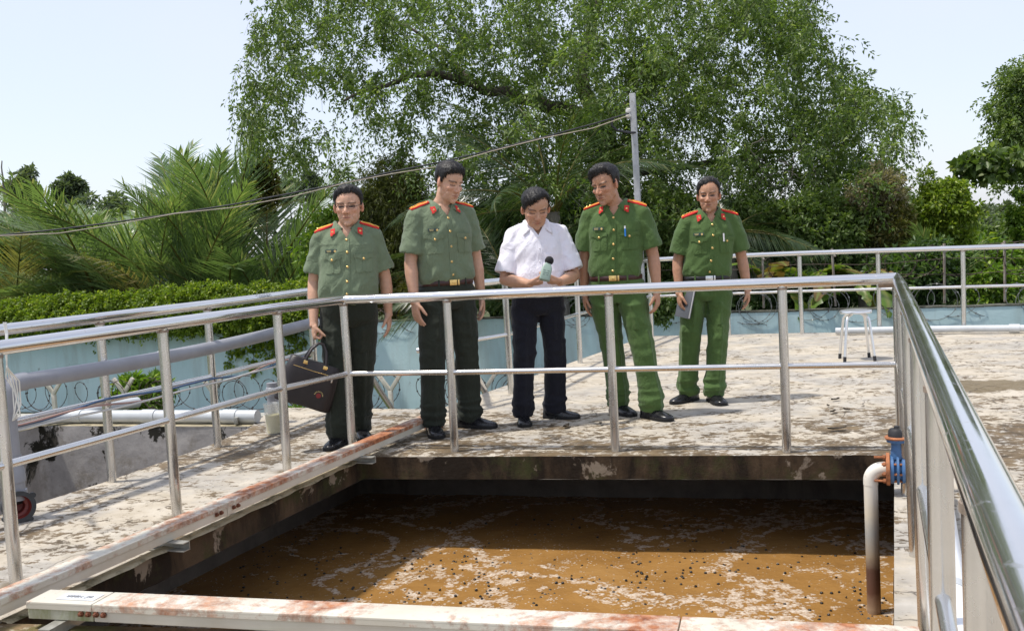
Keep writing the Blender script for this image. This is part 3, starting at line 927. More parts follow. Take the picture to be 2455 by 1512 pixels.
MB().lathe(bp + Vector((0, 0, 0.012)), [(0.0445, 0.0), (0.0505, 0.125), (0.001, 0.125)], 28).build('liquid', M['yellow_liq'], bk_, 35)
MB().tube([bp + Vector((0.055, 0.02, 0.19)), bp + Vector((0.095, 0.03, 0.18)), bp + Vector((0.092, 0.03, 0.10)), bp + Vector((0.052, 0.02, 0.06))], 0.007, 8).build('handle', mbk, bk_, 50)

# white pipe along the right slab, pale pipe along the rear edge
wp = tag(empty('white_pipe', (1.8, 4.2, 0)), 'glossy white pipe lying on the slab beside the right hand railing', 'pipe')
wa, wb = Vector((1.86, 4.36, 0.042)), Vector((0.52, 1.0, 0.042))
MB().tube([wa, wb], 0.040, 22).build('pipe', M['pvc_white'], wp, 50)
dd_ = (wb - wa).normalized(); c = wa + dd_ * 1.27
MB().tube([c, c + dd_ * 0.06], 0.0425, 22).build('coupling', M['pvc_pale'], wp, 50)
MB().tube([wa - dd_ * 0.02, wa + dd_ * 0.08], 0.046, 22).build('end_socket', M['zinc'], wp, 50)
rp = tag(empty('rear_pipe', (5, 10.6, 0)), 'pale grey pipe resting on the rear deck edge behind the stool', 'pipe')
q = [G(2003, 799, 0.045), V2(4.05, 10.98) + Vector((0, 0, 0.05)), V2(4.85, 10.60) + Vector((0, 0, 0.055)), V2(5.63, 10.22) + Vector((0, 0, 0.052)), V2(7.2, 9.45) + Vector((0, 0, 0.05))]
q[0] = V2(3.62, 11.18) + Vector((0, 0, 0.045))
MB().tube(q, 0.036, 18).build('pipe', M['pvc_pale'], rp, 50)
for t in (0.5,):
    c = q[2].lerp(q[3], t); d_ = (q[3] - q[2]).normalized()
    MB().tube([c - d_ * 0.05, c + d_ * 0.05], 0.045, 18).build('coupling', M['pvc_pale'], rp, 50)

# ---- valve and drop pipe at the tank's right edge
def drop_mat():
    m, nt, b = new_mat('stained white steel pipe')
    v = coords(nt); tc = N(nt, 'ShaderNodeTexCoord')
    sep = N(nt, 'ShaderNodeSeparateXYZ'); nt.links.new(tc.outputs['Object'], sep.inputs[0])
    z = mth(nt, 'ADD', sep.outputs['Z'], mth(nt, 'MULTIPLY', noise_tex(nt, v, 8, 6, 0.7), 0.07))
    c = ramp(nt, mth(nt, 'ADD', mth(nt, 'MULTIPLY', z, 1.35), 0.80), [(0.04, (0.20, 0.12, 0.07)), (0.12, (0.36, 0.25, 0.16)), (0.22, (0.12, 0.055, 0.035)), (0.36, (0.10, 0.05, 0.035)), (0.44, (0.33, 0.27, 0.19)), (0.60, (0.36, 0.37, 0.35)), (0.72, (0.62, 0.57, 0.45)), (0.9, (0.72, 0.69, 0.61))])
    r_ = ramp(nt, noise_tex(nt, v, 35, 6, 0.75), [(0.63, 0), (0.7, 0.6)])
    c = mix(nt, r_, c, (0.36, 0.15, 0.06))
    nt.links.new(c, b.inputs['Base Color']); b.inputs['Roughness'].default_value = 0.5
    bump(nt, b, noise_tex(nt, v, 60, 4), 0.15, 0.002)
    return m
M['drop'] = drop_mat()
M['rust'] = plain('rust', (0.34, 0.13, 0.055), 0.85, 0, 0.45, 40, 0.5, 120)
M['blue_paint'] = plain('blue valve paint', (0.055, 0.14, 0.30), 0.42, 0, 0.25, 15, 0.1, 90)
vb = Vector((1.612, 4.545, 0))
vp = tag(empty('valve_pipe', vb), 'stained white drop pipe with rusty flange and blue valve at the tank edge', 'valve')
zx = 0.115
cx_ = Vector((0.94, -0.34, 0)).normalized()
ec = vb + cx_ * 0.055 + Vector((0, 0, zx - 0.055))
el = arc(ec, -cx_, Vector((0, 0, 1)), 0.055, 0, math.pi / 2, 10)
MB().tube([Vector((vb.x, vb.y, WATER_Z - 0.2)), Vector((vb.x, vb.y, -0.3)), Vector((vb.x, vb.y, zx - 0.062))], 0.031, 22).build('drop_pipe', M['drop'], vp, 50)
MB().tube([Vector((vb.x, vb.y, zx - 0.075))] + el + [el[-1] + cx_ * 0.02], 0.0325, 22).build('elbow', M['drop'], vp, 50)
f0 = el[-1] + cx_ * 0.012
MB().lathe(f0, [(0.034, 0), (0.073, 0.002), (0.075, 0.004), (0.075, 0.016), (0.073, 0.018), (0.034, 0.018)], 28, cx_).build('flange', M['rust'], vp, 35)
MB().lathe(f0 + cx_ * 0.085, [(0.034, 0), (0.073, 0.002), (0.075, 0.004), (0.075, 0.016), (0.034, 0.018)], 28, cx_).build('flange', M['rust'], vp, 35)
vbod = MB().lathe(f0 + cx_ * 0.019, [(0.066, 0), (0.066, 0.014), (0.05, 0.022), (0.05, 0.026), (0.070, 0.028), (0.070, 0.038), (0.05, 0.040), (0.05, 0.046), (0.066, 0.052), (0.066, 0.064)], 28, cx_)
vbod.build('valve_body', M['blue_paint'], vp, 35)
vc = f0 + cx_ * 0.052
bon = MB().lathe(vc, [(0.030, 0.05), (0.030, 0.085), (0.026, 0.10), (0.028, 0.125), (0.046, 0.128), (0.048, 0.142)], 22)
bon.build('bonnet', M['blue_paint'], vp, 35)
MB().lathe(vc, [(0.054, 0.142), (0.056, 0.148), (0.05, 0.153)], 22).build('gasket', M['rust'], vp, 35)
MB().lathe(vc, [(0.040, 0.153), (0.038, 0.178), (0.030, 0.188), (0.014, 0.190), (0.012, 0.20)], 18).build('cap', M['dark_rubber'], vp, 35)
uu, ww = ortho(cx_)
for k in range(8):
    a = k * math.pi / 4 + 0.2
    p = f0 + (uu * math.cos(a) + ww * math.sin(a)) * 0.058
    ln = 0.05 if k in (1, 2, 6) else 0.018
    MB().tube([p - cx_ * ln, p + cx_ * 0.11], 0.0055, 8).lathe(p - cx_ * 0.012, [(0.0105, 0), (0.0105, 0.011)], 6, cx_).build('bolt', M['rust'], vp, 35)
MB().tube([vc + cx_ * 0.05, vc + cx_ * 0.12], 0.031, 20).build('pipe', M['drop'], vp, 50)

# ---- round-topped steel stool
def stool(loc, rz):
    s = tag(empty('stool', loc), 'round steel stool standing alone on the deck at right', 'stool')
    c = Vector(loc); H = 0.455
    M['stool_steel'] = steel_mat('stool steel', 0.32, (0.80, 0.80, 0.80), 0.1, 0.08)
    MB().lathe(c + Vector((0, 0, H - 0.028)), [(0.137, 0.0), (0.141, 0.004), (0.142, 0.018), (0.138, 0.026), (0.10, 0.028), (0.001, 0.027)], 36).build('seat', M['stool_steel'], s, 35)
    for k in range(4):
        a = rz + k * math.pi / 2
        d = Vector((math.cos(a), math.sin(a), 0))
        top = c + d * 0.06 + Vector((0, 0, H - 0.034)); sh = c + d * 0.115 + Vector((0, 0, H - 0.055)); ft = c + d * 0.185 + Vector((0, 0, 0.012))
        knee = c + d * 0.138 + Vector((0, 0, H - 0.10))
        lg = MB().tube([top, top.lerp(sh, 0.6) + Vector((0, 0, 0.003)), sh, sh.lerp(knee, 0.5) + d * 0.006, knee, ft], 0.0125, 12).build('leg', M['stool_steel'], s, 60)
        MB().tube([ft + (knee - ft).normalized() * 0.035, ft - Vector((0, 0, 0.012))], 0.0145, 12).build('rubber_foot', M['dark_rubber'], lg, 50)
    return s
stool(G(2055, 862), rad(36))

# ---- utility pole with insulator and sagging cable
M['conc_pole'] = stained_wall_mat('pale grey pole', (0.40, 0.41, 0.42), (0.26, 0.25, 0.24), (0.5, 0.75), scale=4)
pbz = D(1548, 812, 12.35); pbz.z = -1.5
ptop = D(1516, 224, 12.35)
p0 = Vector((pbz.x, pbz.y, -1.5)); p1 = Vector((ptop.x, ptop.y, ptop.z))
pole = tag(empty('utility_pole', p0), 'slim grey square pole behind the men carrying the cable', 'pole')
pdv = (p1 - p0); zz = pdv.normalized(); xx = Vector((0.96, -0.28, 0)); xx = (xx - zz * xx.dot(zz)).normalized(); yy = zz.cross(xx)
MB().box((p0 + p1) / 2, (0.070, 0.070, pdv.length), Matrix((xx, yy, zz)).transposed(), 0.006).build('shaft', M['conc_pole'], pole, 30)
ip = p1 - zz * 0.235 - xx * 0.05
M['porcelain'] = plain('porcelain', (0.70, 0.68, 0.64), 0.25, 0, 0.08)
MB().lathe(ip - Vector((0, 0, 0.055)), [(0.028, 0), (0.044, 0.01), (0.044, 0.04), (0.03, 0.048), (0.03, 0.062), (0.044, 0.07), (0.044, 0.10), (0.028, 0.11)], 18).build('insulator', M['porcelain'], pole, 40)
MB().box(ip + Vector((0.01, 0, 0)), (0.09, 0.03, 0.14), None, 0.004).build('clevis', M['zinc'], pole, 30)
for zf in (0.10, 0.62):
    MB().lathe(p1 - zz * zf - yy * 0.043, [(0.008, 0), (0.008, 0.012)], 8, -yy).build('bolt', M['zinc'], pole, 30)
M['cable_black'] = plain('black cable', (0.025, 0.025, 0.03), 0.6, 0, 0.2)
M['cable_tan'] = plain('tan cable', (0.42, 0.36, 0.28), 0.7, 0, 0.2)
cpx = [(1508, 272), (1420, 298), (1300, 330), (1180, 360), (1060, 388), (940, 412), (830, 438), (700, 463), (560, 490), (420, 512), (280, 532), (140, 550), (0, 564), (-150, 580)]
pts, pts2 = [], []
for i, (x, y) in enumerate(cpx):
    Y = 12.3 - i * 0.12
    pts.append(D(x, y, Y)); 
    pts2.append(D(x, y + 5 + 5 * math.sin(i * 1.9) * (1 if i else 0), Y - 0.02))
tag(MB().tube(pts, 0.0092, 8).build('overhead_cable', M['cable_black'], None, 60), 'black overhead cable sagging from the grey pole to the left', 'cable')
tag(MB().tube(pts2, 0.0055, 8).build('overhead_cable', M['cable_tan'], None, 60), 'thin tan wire running just under the black overhead cable', 'cable')
lo = [D(1470, 283, 12.3), D(1466, 300, 12.3), D(1478, 312, 12.3), D(1505, 318, 12.3), D(1524, 318, 12.32)]
MB().tube(lo, 0.014, 8).build('cable_loop', M['cable_black'], pole, 60)

# ---- razor wire
M['wire'] = plain('rusty razor wire', (0.075, 0.055, 0.045), 0.6, 0.5, 0.4, 30)
M['wire_zinc'] = plain('zinc razor wire', (0.24, 0.24, 0.23), 0.5, 0.5, 0.3, 30)
def coil(name, a, b_, rad_, pitch, mat, label, barbs=True, wr=0.0042, seed=1, squash=0.9, group='razor wire coils'):
    rnd = random.Random(seed)
    d = (b_ - a).normalized(); Lg = (b_ - a).length
    n = Vector((-d.y, d.x, 0)); turns = Lg / pitch
    k = int(turns * 26); pts = []
    for i in range(k + 1):
        t = i / k; ang_ = 2 * math.pi * turns * t
        wob = 1 + 0.13 * math.sin(ang_ * 0.37 + seed) + 0.10 * math.sin(ang_ * 0.13 + seed * 2)
        # flat-wrapped loops lying along the wall
        s = t * Lg + pitch * 0.9 * math.sin(ang_ * 0.21) + pitch * 0.6 * math.sin(ang_ * 0.083 + seed)
        lean = 0.05 * math.sin(ang_ * 0.5 + 1)
        pts.append(a + d * (s + math.cos(ang_) * rad_ * wob) + n * lean + Vector((0, 0, math.sin(ang_) * rad_ * wob * squash)))
    o = MB().tube(pts, wr, 5)
    if barbs:
        for i in range(0, k, 2):
            p = pts[i]; t = (pts[min(i + 1, k)] - p)
            if t.length < 1e-6: continue
            t.normalize(); u, w = ortho(t)
            q = u * math.cos(i) + w * math.sin(i)
            o.add([p - t * 0.018, p + q * 0.014, p + t * 0.018, p - q * 0.014], [(0, 1, 2, 3)])
    return tag(o.build(name, mat, None, 60), label, 'razor wire', group)
up = Vector((0, 0, 1))
coil('razor_wire', FA + up * -0.48, FB + up * -0.48, 0.215, 0.20, M['wire'], 'dark razor wire coil standing on the low wall at left', seed=3)
coil('razor_wire', wall_pt(-11) + up * 0.07, wall_pt(-1.0) + up * 0.07, 0.22, 0.30, M['wire'], 'razor wire coil along the blue wall top under the hedge', seed=5, wr=0.004)
coil('razor_wire', wall_pt(0.4) + up * 0.12, wall_pt(8.6) + up * 0.12, 0.24, 0.26, M['wire_zinc'], 'lower pale razor wire coil looping over the blue wall at right', seed=8, wr=0.0036)
coil('razor_wire', wall_pt(2.8) - wn_ * 0.1 + up * 0.66, wall_pt(8.8) - wn_ * 0.1 + up * 0.66, 0.22, 0.36, M['wire'], 'upper rusty razor wire coil above the blue wall at right', seed=12, wr=0.004)
# Y brackets on the low wall
M['bracket_paint'] = trunk_mat('flaking bracket paint', 0.52)
for i, px in enumerate((132, 300, 512, 935, 1165, 1500)):
    ff = None
    for s_ in range(400):
        p = FA.lerp(FB, s_ / 399) + up * -0.735
        # nearest bearing
        q = CAM_R.transposed() @ (p - Vector((0, 0, CAM_H)))
        if 1227.5 + 2400 * q.x / -q.z > px: break
    yb = empty('wire_bracket', p)
    where = ('leftmost, behind the grey pipe', 'behind the young green shrub', 'right of the young green shrub', 'seen between the first two men', 'seen between the second man and the white shirt', 'seen behind the white-shirted man')[i]
    tag(yb, 'flaking white Y-shaped wire bracket, ' + where, 'bracket', 'wire brackets on the low wall')
    R0 = Matrix.Rotation(random.uniform(-0.3, 0.3), 3, 'Z')
    MB().box(p + up * 0.14, (0.05, 0.05, 0.28), R0 @ FR, 0.004).build('stem', M['bracket_paint'], yb, 30)
    for s_ in (-1, 1):
        Rr = R0 @ FR @ Matrix.Rotation(s_ * rad(36), 3, 'Y')
        MB().box(p + up * 0.38 + (FR @ Vector((s_ * 0.075, 0, 0))), (0.045, 0.04, 0.24), Rr, 0.004).build('arm', M['bracket_paint'], yb, 30)
# fence posts and strands on the blue wall at right
M['fence_post'] = stained_wall_mat('dull rusty fence post', (0.30, 0.27, 0.23), (0.14, 0.07, 0.035), (0.45, 0.6), scale=6)
fposts = []
for i, px in enumerate((1572, 1830, 1998, 2258, 2410)):
    for s_ in range(600):
        p = WA.lerp(WB, s_ / 599) - wn_ * 0.10
        q = CAM_R.transposed() @ (p - Vector((0, 0, CAM_H)))
        if 1227.5 + 2400 * q.x / -q.z > px: break
    fposts.append(p)
    yb = empty('wire_post', p + up * 0.1)
    tag(yb, 'thin rusty wire post on the blue wall, ' + ('leftmost, near the grey pole', 'second from the grey pole', 'above the stool', 'second from the right', 'rightmost, with peeling white paint')[i], 'post', 'wire posts on the blue wall')
    MB().box(p + up * 0.50, (0.026, 0.026, 0.80), Matrix.Rotation(0.1 * i, 3, 'Z') @ Matrix.Rotation(random.uniform(-.04, .04), 3, 'Y'), 0.004).build('stem', M['fence_post'], yb, 30)
    MB().box(p + up * 0.83 + wn_ * 0.05, (0.025, 0.12, 0.02), Matrix.Rotation(0.5, 3, 'Z') @ Matrix.Rotation(rad(40), 3, 'X'), 0.003).build('arm', M['fence_post'], yb, 30)
wset = empty('barbed_strands', fposts[0])
tag(wset, 'level strands of barbed wire strung above the blue wall', 'barbed wire')
a0, a1 = fposts[0] - wd * 2.0, fposts[-1] + wd * 3
for zz_ in (0.32, 0.50, 0.68, 0.86):
    pts = [a0.lerp(a1, t / 24) + up * (zz_ + 0.02 * math.sin(t * 1.3 + zz_ * 20)) for t in range(25)]
    MB().tube(pts, 0.0045, 5).build('strand', M['wire'], wset, 60)

# ---- dry debris on the deck
M['debris'] = plain('dark leaf litter', (0.035, 0.026, 0.016), 0.8, 0, 0.5, 40)
deb = ((2007, 1031, 'curled black leaf on the deck left of the right railing'), (2003, 960, 'small dead leaf on the deck below the stool'), (1998, 989, 'small dark leaf between the stool and the black leaf'), (1358, 1024, 'dark leaf on the deck beside the white-shirted man'), (1440, 1018, 'small dark leaf near the feet of the fourth man'), (1985, 975, 'tiny dark scrap on the deck under the stool'), (2030, 985, 'tiny twig on the deck right of the dead leaves'))
for i, (x, y, lb) in enumerate(deb):
    c = G(x, y, 0.004); s = (0.06, 0.04, 0.035, 0.05, 0.03, 0.02, 0.03)[i]
    rnd = random.Random(i); vs, fs = [], []
    nseg = 7
    for j in range(nseg + 1):
        t = j / nseg; wdt = s * 0.34 * math.sin(math.pi * min(1, t * 0.95 + 0.03)) + 0.002
        x_ = (t - 0.5) * 2 * s; zc = 0.005 + 0.008 * (2 * t - 1) ** 2 * (s / 0.06)
        for w_ in (-1, 0, 1):
            vs.append(c + Matrix.Rotation(rnd.random() * 0.2 + i * 1.1 * 0.3, 3, 'Z') @ Vector((x_, w_ * wdt, zc + (0.008 if w_ else 0) + rnd.random() * 0.004)))
    for j in range(nseg):
        for k in range(2):
            a = j * 3 + k
            fs.append((a, a + 3, a + 4, a + 1))
    tag(MB().add(vs, fs).build('dead_leaf', M['debris'], None, 60), lb, 'leaf', 'dead leaves on the deck')

# ---- floating carrier media on the water
M['media'] = plain('black plastic carrier', (0.018, 0.016, 0.014), 0.35, 0, 0.3)
ring = MB().lathe((0, 0, 0), [(0.0115, -0.006), (0.0125, -0.002), (0.0125, 0.006), (0.010, 0.009), (0.006, 0.009), (0.006, -0.004)], 10)
ring.box((0, 0, 0.003), (0.018, 0.0025, 0.006)).box((0, 0, 0.003), (0.0025, 0.018, 0.006))
ring_me = mesh_from('carrier', ring.v, ring.f, 40); ring_me.materials.append(M['media'])
cnt = 0; rnd = random.Random(11); rest = MB()
while cnt < 420:
    x = rnd.uniform(520, 2130); y = 1225 + 262 * rnd.random() ** 0.75
    p = G(x, y, WATER_Z + 0.001)
    if noise.noise(Vector((p.x * 1.6, p.y * 1.6, 4.0))) < rnd.uniform(-0.5, 0.35): continue
    cnt += 1
    if y > 1262 and cnt <= 300:
        o = bpy.data.objects.new('carrier_media', ring_me); COL.objects.link(o)
        o.location = p; o.rotation_euler = (rnd.uniform(-.9, .9), rnd.uniform(-.9, .9), rnd.random() * 6)
        s = rnd.uniform(0.36, 0.64); o.scale = (s, s, s)
        tag(o, 'small black plastic carrier floating on the brown water', 'carrier', 'black carriers floating on the tank water')
    else:
        rest.ball(p, (0.009, 0.009, 0.006), 7, 5)
if rest.v:
    tag(rest.build('carrier_media_mass', M['media'], None, 60), 'black carriers drifting in the shaded water', 'carrier', None, 'stuff')
# ================================================================ PEOPLE
def np_mesh(me):
    n = len(me.vertices)
    co = np.empty(n * 3, dtype=np.float64); me.vertices.foreach_get('co', co)
    no = np.empty(n * 3, dtype=np.float64); me.vertices.foreach_get('normal', no)
    return co.reshape(-1, 3), no.reshape(-1, 3)

def set_co(me, co):
    me.vertices.foreach_set('co', np.asarray(co, dtype=np.float32).ravel()); me.update()

def remesh(mb, voxel, smooth=3, fac=0.5):
    me = mesh_from('tmp', mb.v, mb.f)
    o = bpy.data.objects.new('tmp', me); COL.objects.link(o)
    m = o.modifiers.new('r', 'REMESH'); m.mode = 'VOXEL'; m.voxel_size = voxel; m.use_smooth_shade = True
    if smooth:
        s = o.modifiers.new('s', 'SMOOTH'); s.factor = fac; s.iterations = smooth
    dg = bpy.context.evaluated_depsgraph_get(); dg.update()
    out = bpy.data.meshes.new_from_object(o.evaluated_get(dg))
    bpy.data.objects.remove(o); bpy.data.meshes.remove(me)
    out.polygons.foreach_set('use_smooth', [True] * len(out.polygons))
    out.update()
    return out

def loft(mb, rings, n=28):
    """rings: (cx, cy, z, a, b, exponent)"""
    vs, fs = [], []
    for (cx, cy, z, a, b, e) in rings:
        for k in range(n):
            t = 2 * math.pi * k / n; c, s = math.cos(t), math.sin(t)
            vs.append((cx + a * math.copysign(abs(c) ** (2 / e), c), cy + b * math.copysign(abs(s) ** (2 / e), s), z))
    for i in range(len(rings) - 1):
        for k in range(n):
            k2 = (k + 1) % n
            fs.append((i * n + k, i * n + k2, (i + 1) * n + k2, (i + 1) * n + k))
    fs.append(tuple(range(n - 1, -1, -1))); fs.append(tuple((len(rings) - 1) * n + k for k in range(n)))
    if rings[0][2] > rings[-1][2]:
        fs = [tuple(reversed(f)) for f in fs]
    return mb.add(vs, fs)

def fold_noise(p, seed, sc):
    return noise.noise(Vector((p[0] * sc[0] + seed, p[1] * sc[1] + seed * 1.7, p[2] * sc[2])))

def cloth_mat(name, col, weave=900, sheen=0.15, var=0.10, rough=0.85):
    m, nt, b = new_mat(name)
    v = coords(nt)
    f = noise_tex(nt, v, 5, 5, 0.6)
    nt.links.new(ramp(nt, f, [(0.3, tuple(c * (1 - var) for c in col)), (0.7, tuple(min(1, c * (1 + var)) for c in col))]), b.inputs['Base Color'])
    b.inputs['Roughness'].default_value = rough
    b.inputs['Sheen Weight'].default_value = sheen
    b.inputs['Specular IOR Level'].default_value = 0.25
    rg = mth(nt, 'ABSOLUTE', mth(nt, 'SUBTRACT', noise_tex(nt, coords(nt, scale=(1, 1, 0.6), rot=(0.5, 0.4, 0)), 13, 3, 0.5, 1.2), 0.5))
    h = mth(nt, 'ADD', mth(nt, 'MULTIPLY', noise_tex(nt, v, 20, 5, 0.62, 1.0), 0.6), mth(nt, 'MULTIPLY', noise_tex(nt, v, weave * 0.3, 2), 0.12))
    h = mth(nt, 'ADD', h, mth(nt, 'MULTIPLY', ramp(nt, rg, [(0.0, 0.0), (0.12, 1.0)]), 0.5))
    bump(nt, b, h, 0.5, 0.008)
    return m

def skin_mat(name):
    m, nt, b = new_mat(name)
    at = N(nt, 'ShaderNodeAttribute'); at.attribute_name = 'tint'
    v = coords(nt)
    c = mix(nt, 1.0, at.outputs['Color'], ramp(nt, noise_tex(nt, v, 45, 5, 0.6), [(0.3, 0.90), (0.7, 1.07)]), 'MULTIPLY')
    nt.links.new(c, b.inputs['Base Color'])
    b.inputs['Roughness'].default_value = 0.48
    b.inputs['Specular IOR Level'].default_value = 0.4
    b.inputs['Subsurface Weight'].default_value = 0.12
    b.inputs['Subsurface Radius'].default_value = (1.0, 0.35, 0.2)
    b.inputs['Subsurface Scale'].default_value = 0.008
    bump(nt, b, noise_tex(nt, v, 220, 3), 0.10, 0.002)
    return m

def hair_mat():
    m, nt, b = new_mat('black hair')
    v = coords(nt, scale=(1, 1, 1))
    n = noise_tex(nt, coords(nt, scale=(240, 60, 60)), 1.0, 3, 0.6)
    nt.links.new(ramp(nt, n, [(0.3, (0.006, 0.005, 0.005)), (0.7, (0.022, 0.019, 0.018))]), b.inputs['Base Color'])
    b.inputs['Roughness'].default_value = 0.5
    b.inputs['Specular IOR Level'].default_value = 0.35
    bump(nt, b, n, 0.5, 0.003)
    return m

M['skin'] = skin_mat('skin')
M['hair'] = hair_mat()
M['shirt_sage'] = cloth_mat('sage green shirt cloth', (0.150, 0.192, 0.118))
M['trouser_dark'] = cloth_mat('dark green trouser cloth', (0.025, 0.030, 0.021), sheen=0.1)
M['shirt_green'] = cloth_mat('leaf green shirt cloth', (0.072, 0.126, 0.036))
M['trouser_green'] = cloth_mat('leaf green trouser cloth', (0.068, 0.122, 0.033))
M['shirt_white'] = cloth_mat('white shirt cloth', (0.80, 0.78, 0.84), sheen=0.05, var=0.02)
M['trouser_navy'] = cloth_mat('navy trouser cloth', (0.010, 0.0105, 0.017), sheen=0.1)
M['shoe'] = plain('black shoe leather', (0.012, 0.012, 0.014), 0.26, 0, 0.3, 20, 0.12, 120)
M['sole'] = plain('black shoe sole', (0.010, 0.010, 0.010), 0.7, 0, 0.3)
M['belt_brown'] = plain('dark brown belt', (0.045, 0.014, 0.010), 0.4, 0, 0.2, 30)
M['belt_black'] = plain('black belt', (0.010, 0.010, 0.011), 0.4, 0, 0.2, 30)
M['gold'] = plain('brass', (0.78, 0.53, 0.20), 0.3, 0.9, 0.15, 40)
M['silver'] = plain('silver metal', (0.72, 0.72, 0.72), 0.28, 0.95, 0.1, 40)
M['red_cloth'] = plain('red felt', (0.58, 0.022, 0.018), 0.8, 0, 0.1)
M['yellow_cloth'] = plain('yellow braid', (0.80, 0.42, 0.045), 0.7, 0, 0.1)
M['tag_dark'] = plain('dark name plate', (0.03, 0.06, 0.05), 0.35, 0, 0.1)
M['tag_ink'] = plain('gold lettering', (0.62, 0.50, 0.22), 0.5, 0.2, 0.1)
M['pen_blue'] = plain('blue pen', (0.02, 0.20, 0.62), 0.3, 0, 0.05)
M['btn_white'] = plain('white button', (0.75, 0.74, 0.76), 0.3, 0, 0.05)
M['frame_dark'] = plain('dark spectacle frame', (0.05, 0.02, 0.02), 0.35, 0.2, 0.1)
m_, nt_, b_ = new_mat('spectacle lens'); b_.inputs['Transmission Weight'].default_value = 1.0; b_.inputs['Roughness'].default_value = 0.02; b_.inputs['IOR'].default_value = 1.05
M['lens'] = m_

def hand(mb, w, d, n, t, s, curl=(0.12, 0.26, 0.20), spread=0.05, thumb=(0.55, 0.65, 0.3), lengths=(0.072, 0.080, 0.074, 0.058), curls=None):
    """w wrist, d finger direction, n the way the palm faces, t thumb side"""
    d = d.normalized(); n = (n - d * n.dot(d)).normalized(); t = (t - d * t.dot(d) - n * t.dot(n)).normalized()
    R = Matrix((t, n, d)).transposed()
    mb.ball(w + d * 0.050 * s, Vector((0.040, 0.0175, 0.054)) * s, 16, 10, R)
    mb.ball(w + d * 0.072 * s, Vector((0.041, 0.0145, 0.030)) * s, 16, 10, R)
    mb.ball(w + d * 0.034 * s + t * 0.020 * s + n * 0.008 * s, Vector((0.020, 0.017, 0.034)) * s, 14, 8, R)
    offs = (0.0315, 0.0105, -0.0115, -0.0325)
    for i in range(4):
        c = curls[i] if curls else curl
        p = w + d * (0.084 - (0.010 if i == 3 else 0.002 * i)) * s + t * offs[i] * s
        a = 0.12; pts = [p - d * 0.015 * s, p]; rr = [0.0098 * s, 0.0098 * s]
        tt = (1.5 - i) * spread
        for j, fr in enumerate((0.44, 0.31, 0.25)):
            a += c[j]
            dr = (d * math.cos(a) + n * math.sin(a) + t * tt * math.cos(a)).normalized()
            p = p + dr * lengths[i] * fr * s
            pts.append(p); rr.append((0.0092, 0.0084, 0.0070)[j] * s)
        mb.tube(pts, rr, 10)
        mb.ball(pts[-1], 0.0070 * s, 8, 6)
    p = w + d * 0.026 * s + t * 0.026 * s
    a1 = (d * thumb[0] + t * thumb[1] + n * thumb[2]).normalized()
    a2 = (d * (thumb[0] + 0.45) + t * thumb[1] * 0.45 + n * (thumb[2] + 0.1)).normalized()
    q1 = p + a1 * 0.034 * s; q2 = q1 + a2 * 0.030 * s; q3 = q2 + (a2 + n * 0.15).normalized() * 0.022 * s
    mb.tube([p - a1 * 0.01 * s, p, q1, q2, q3], [0.0125 * s, 0.0125 * s, 0.0108 * s, 0.0100 * s, 0.0080 * s], 10)
    mb.ball(q3, 0.0080 * s, 8, 6)

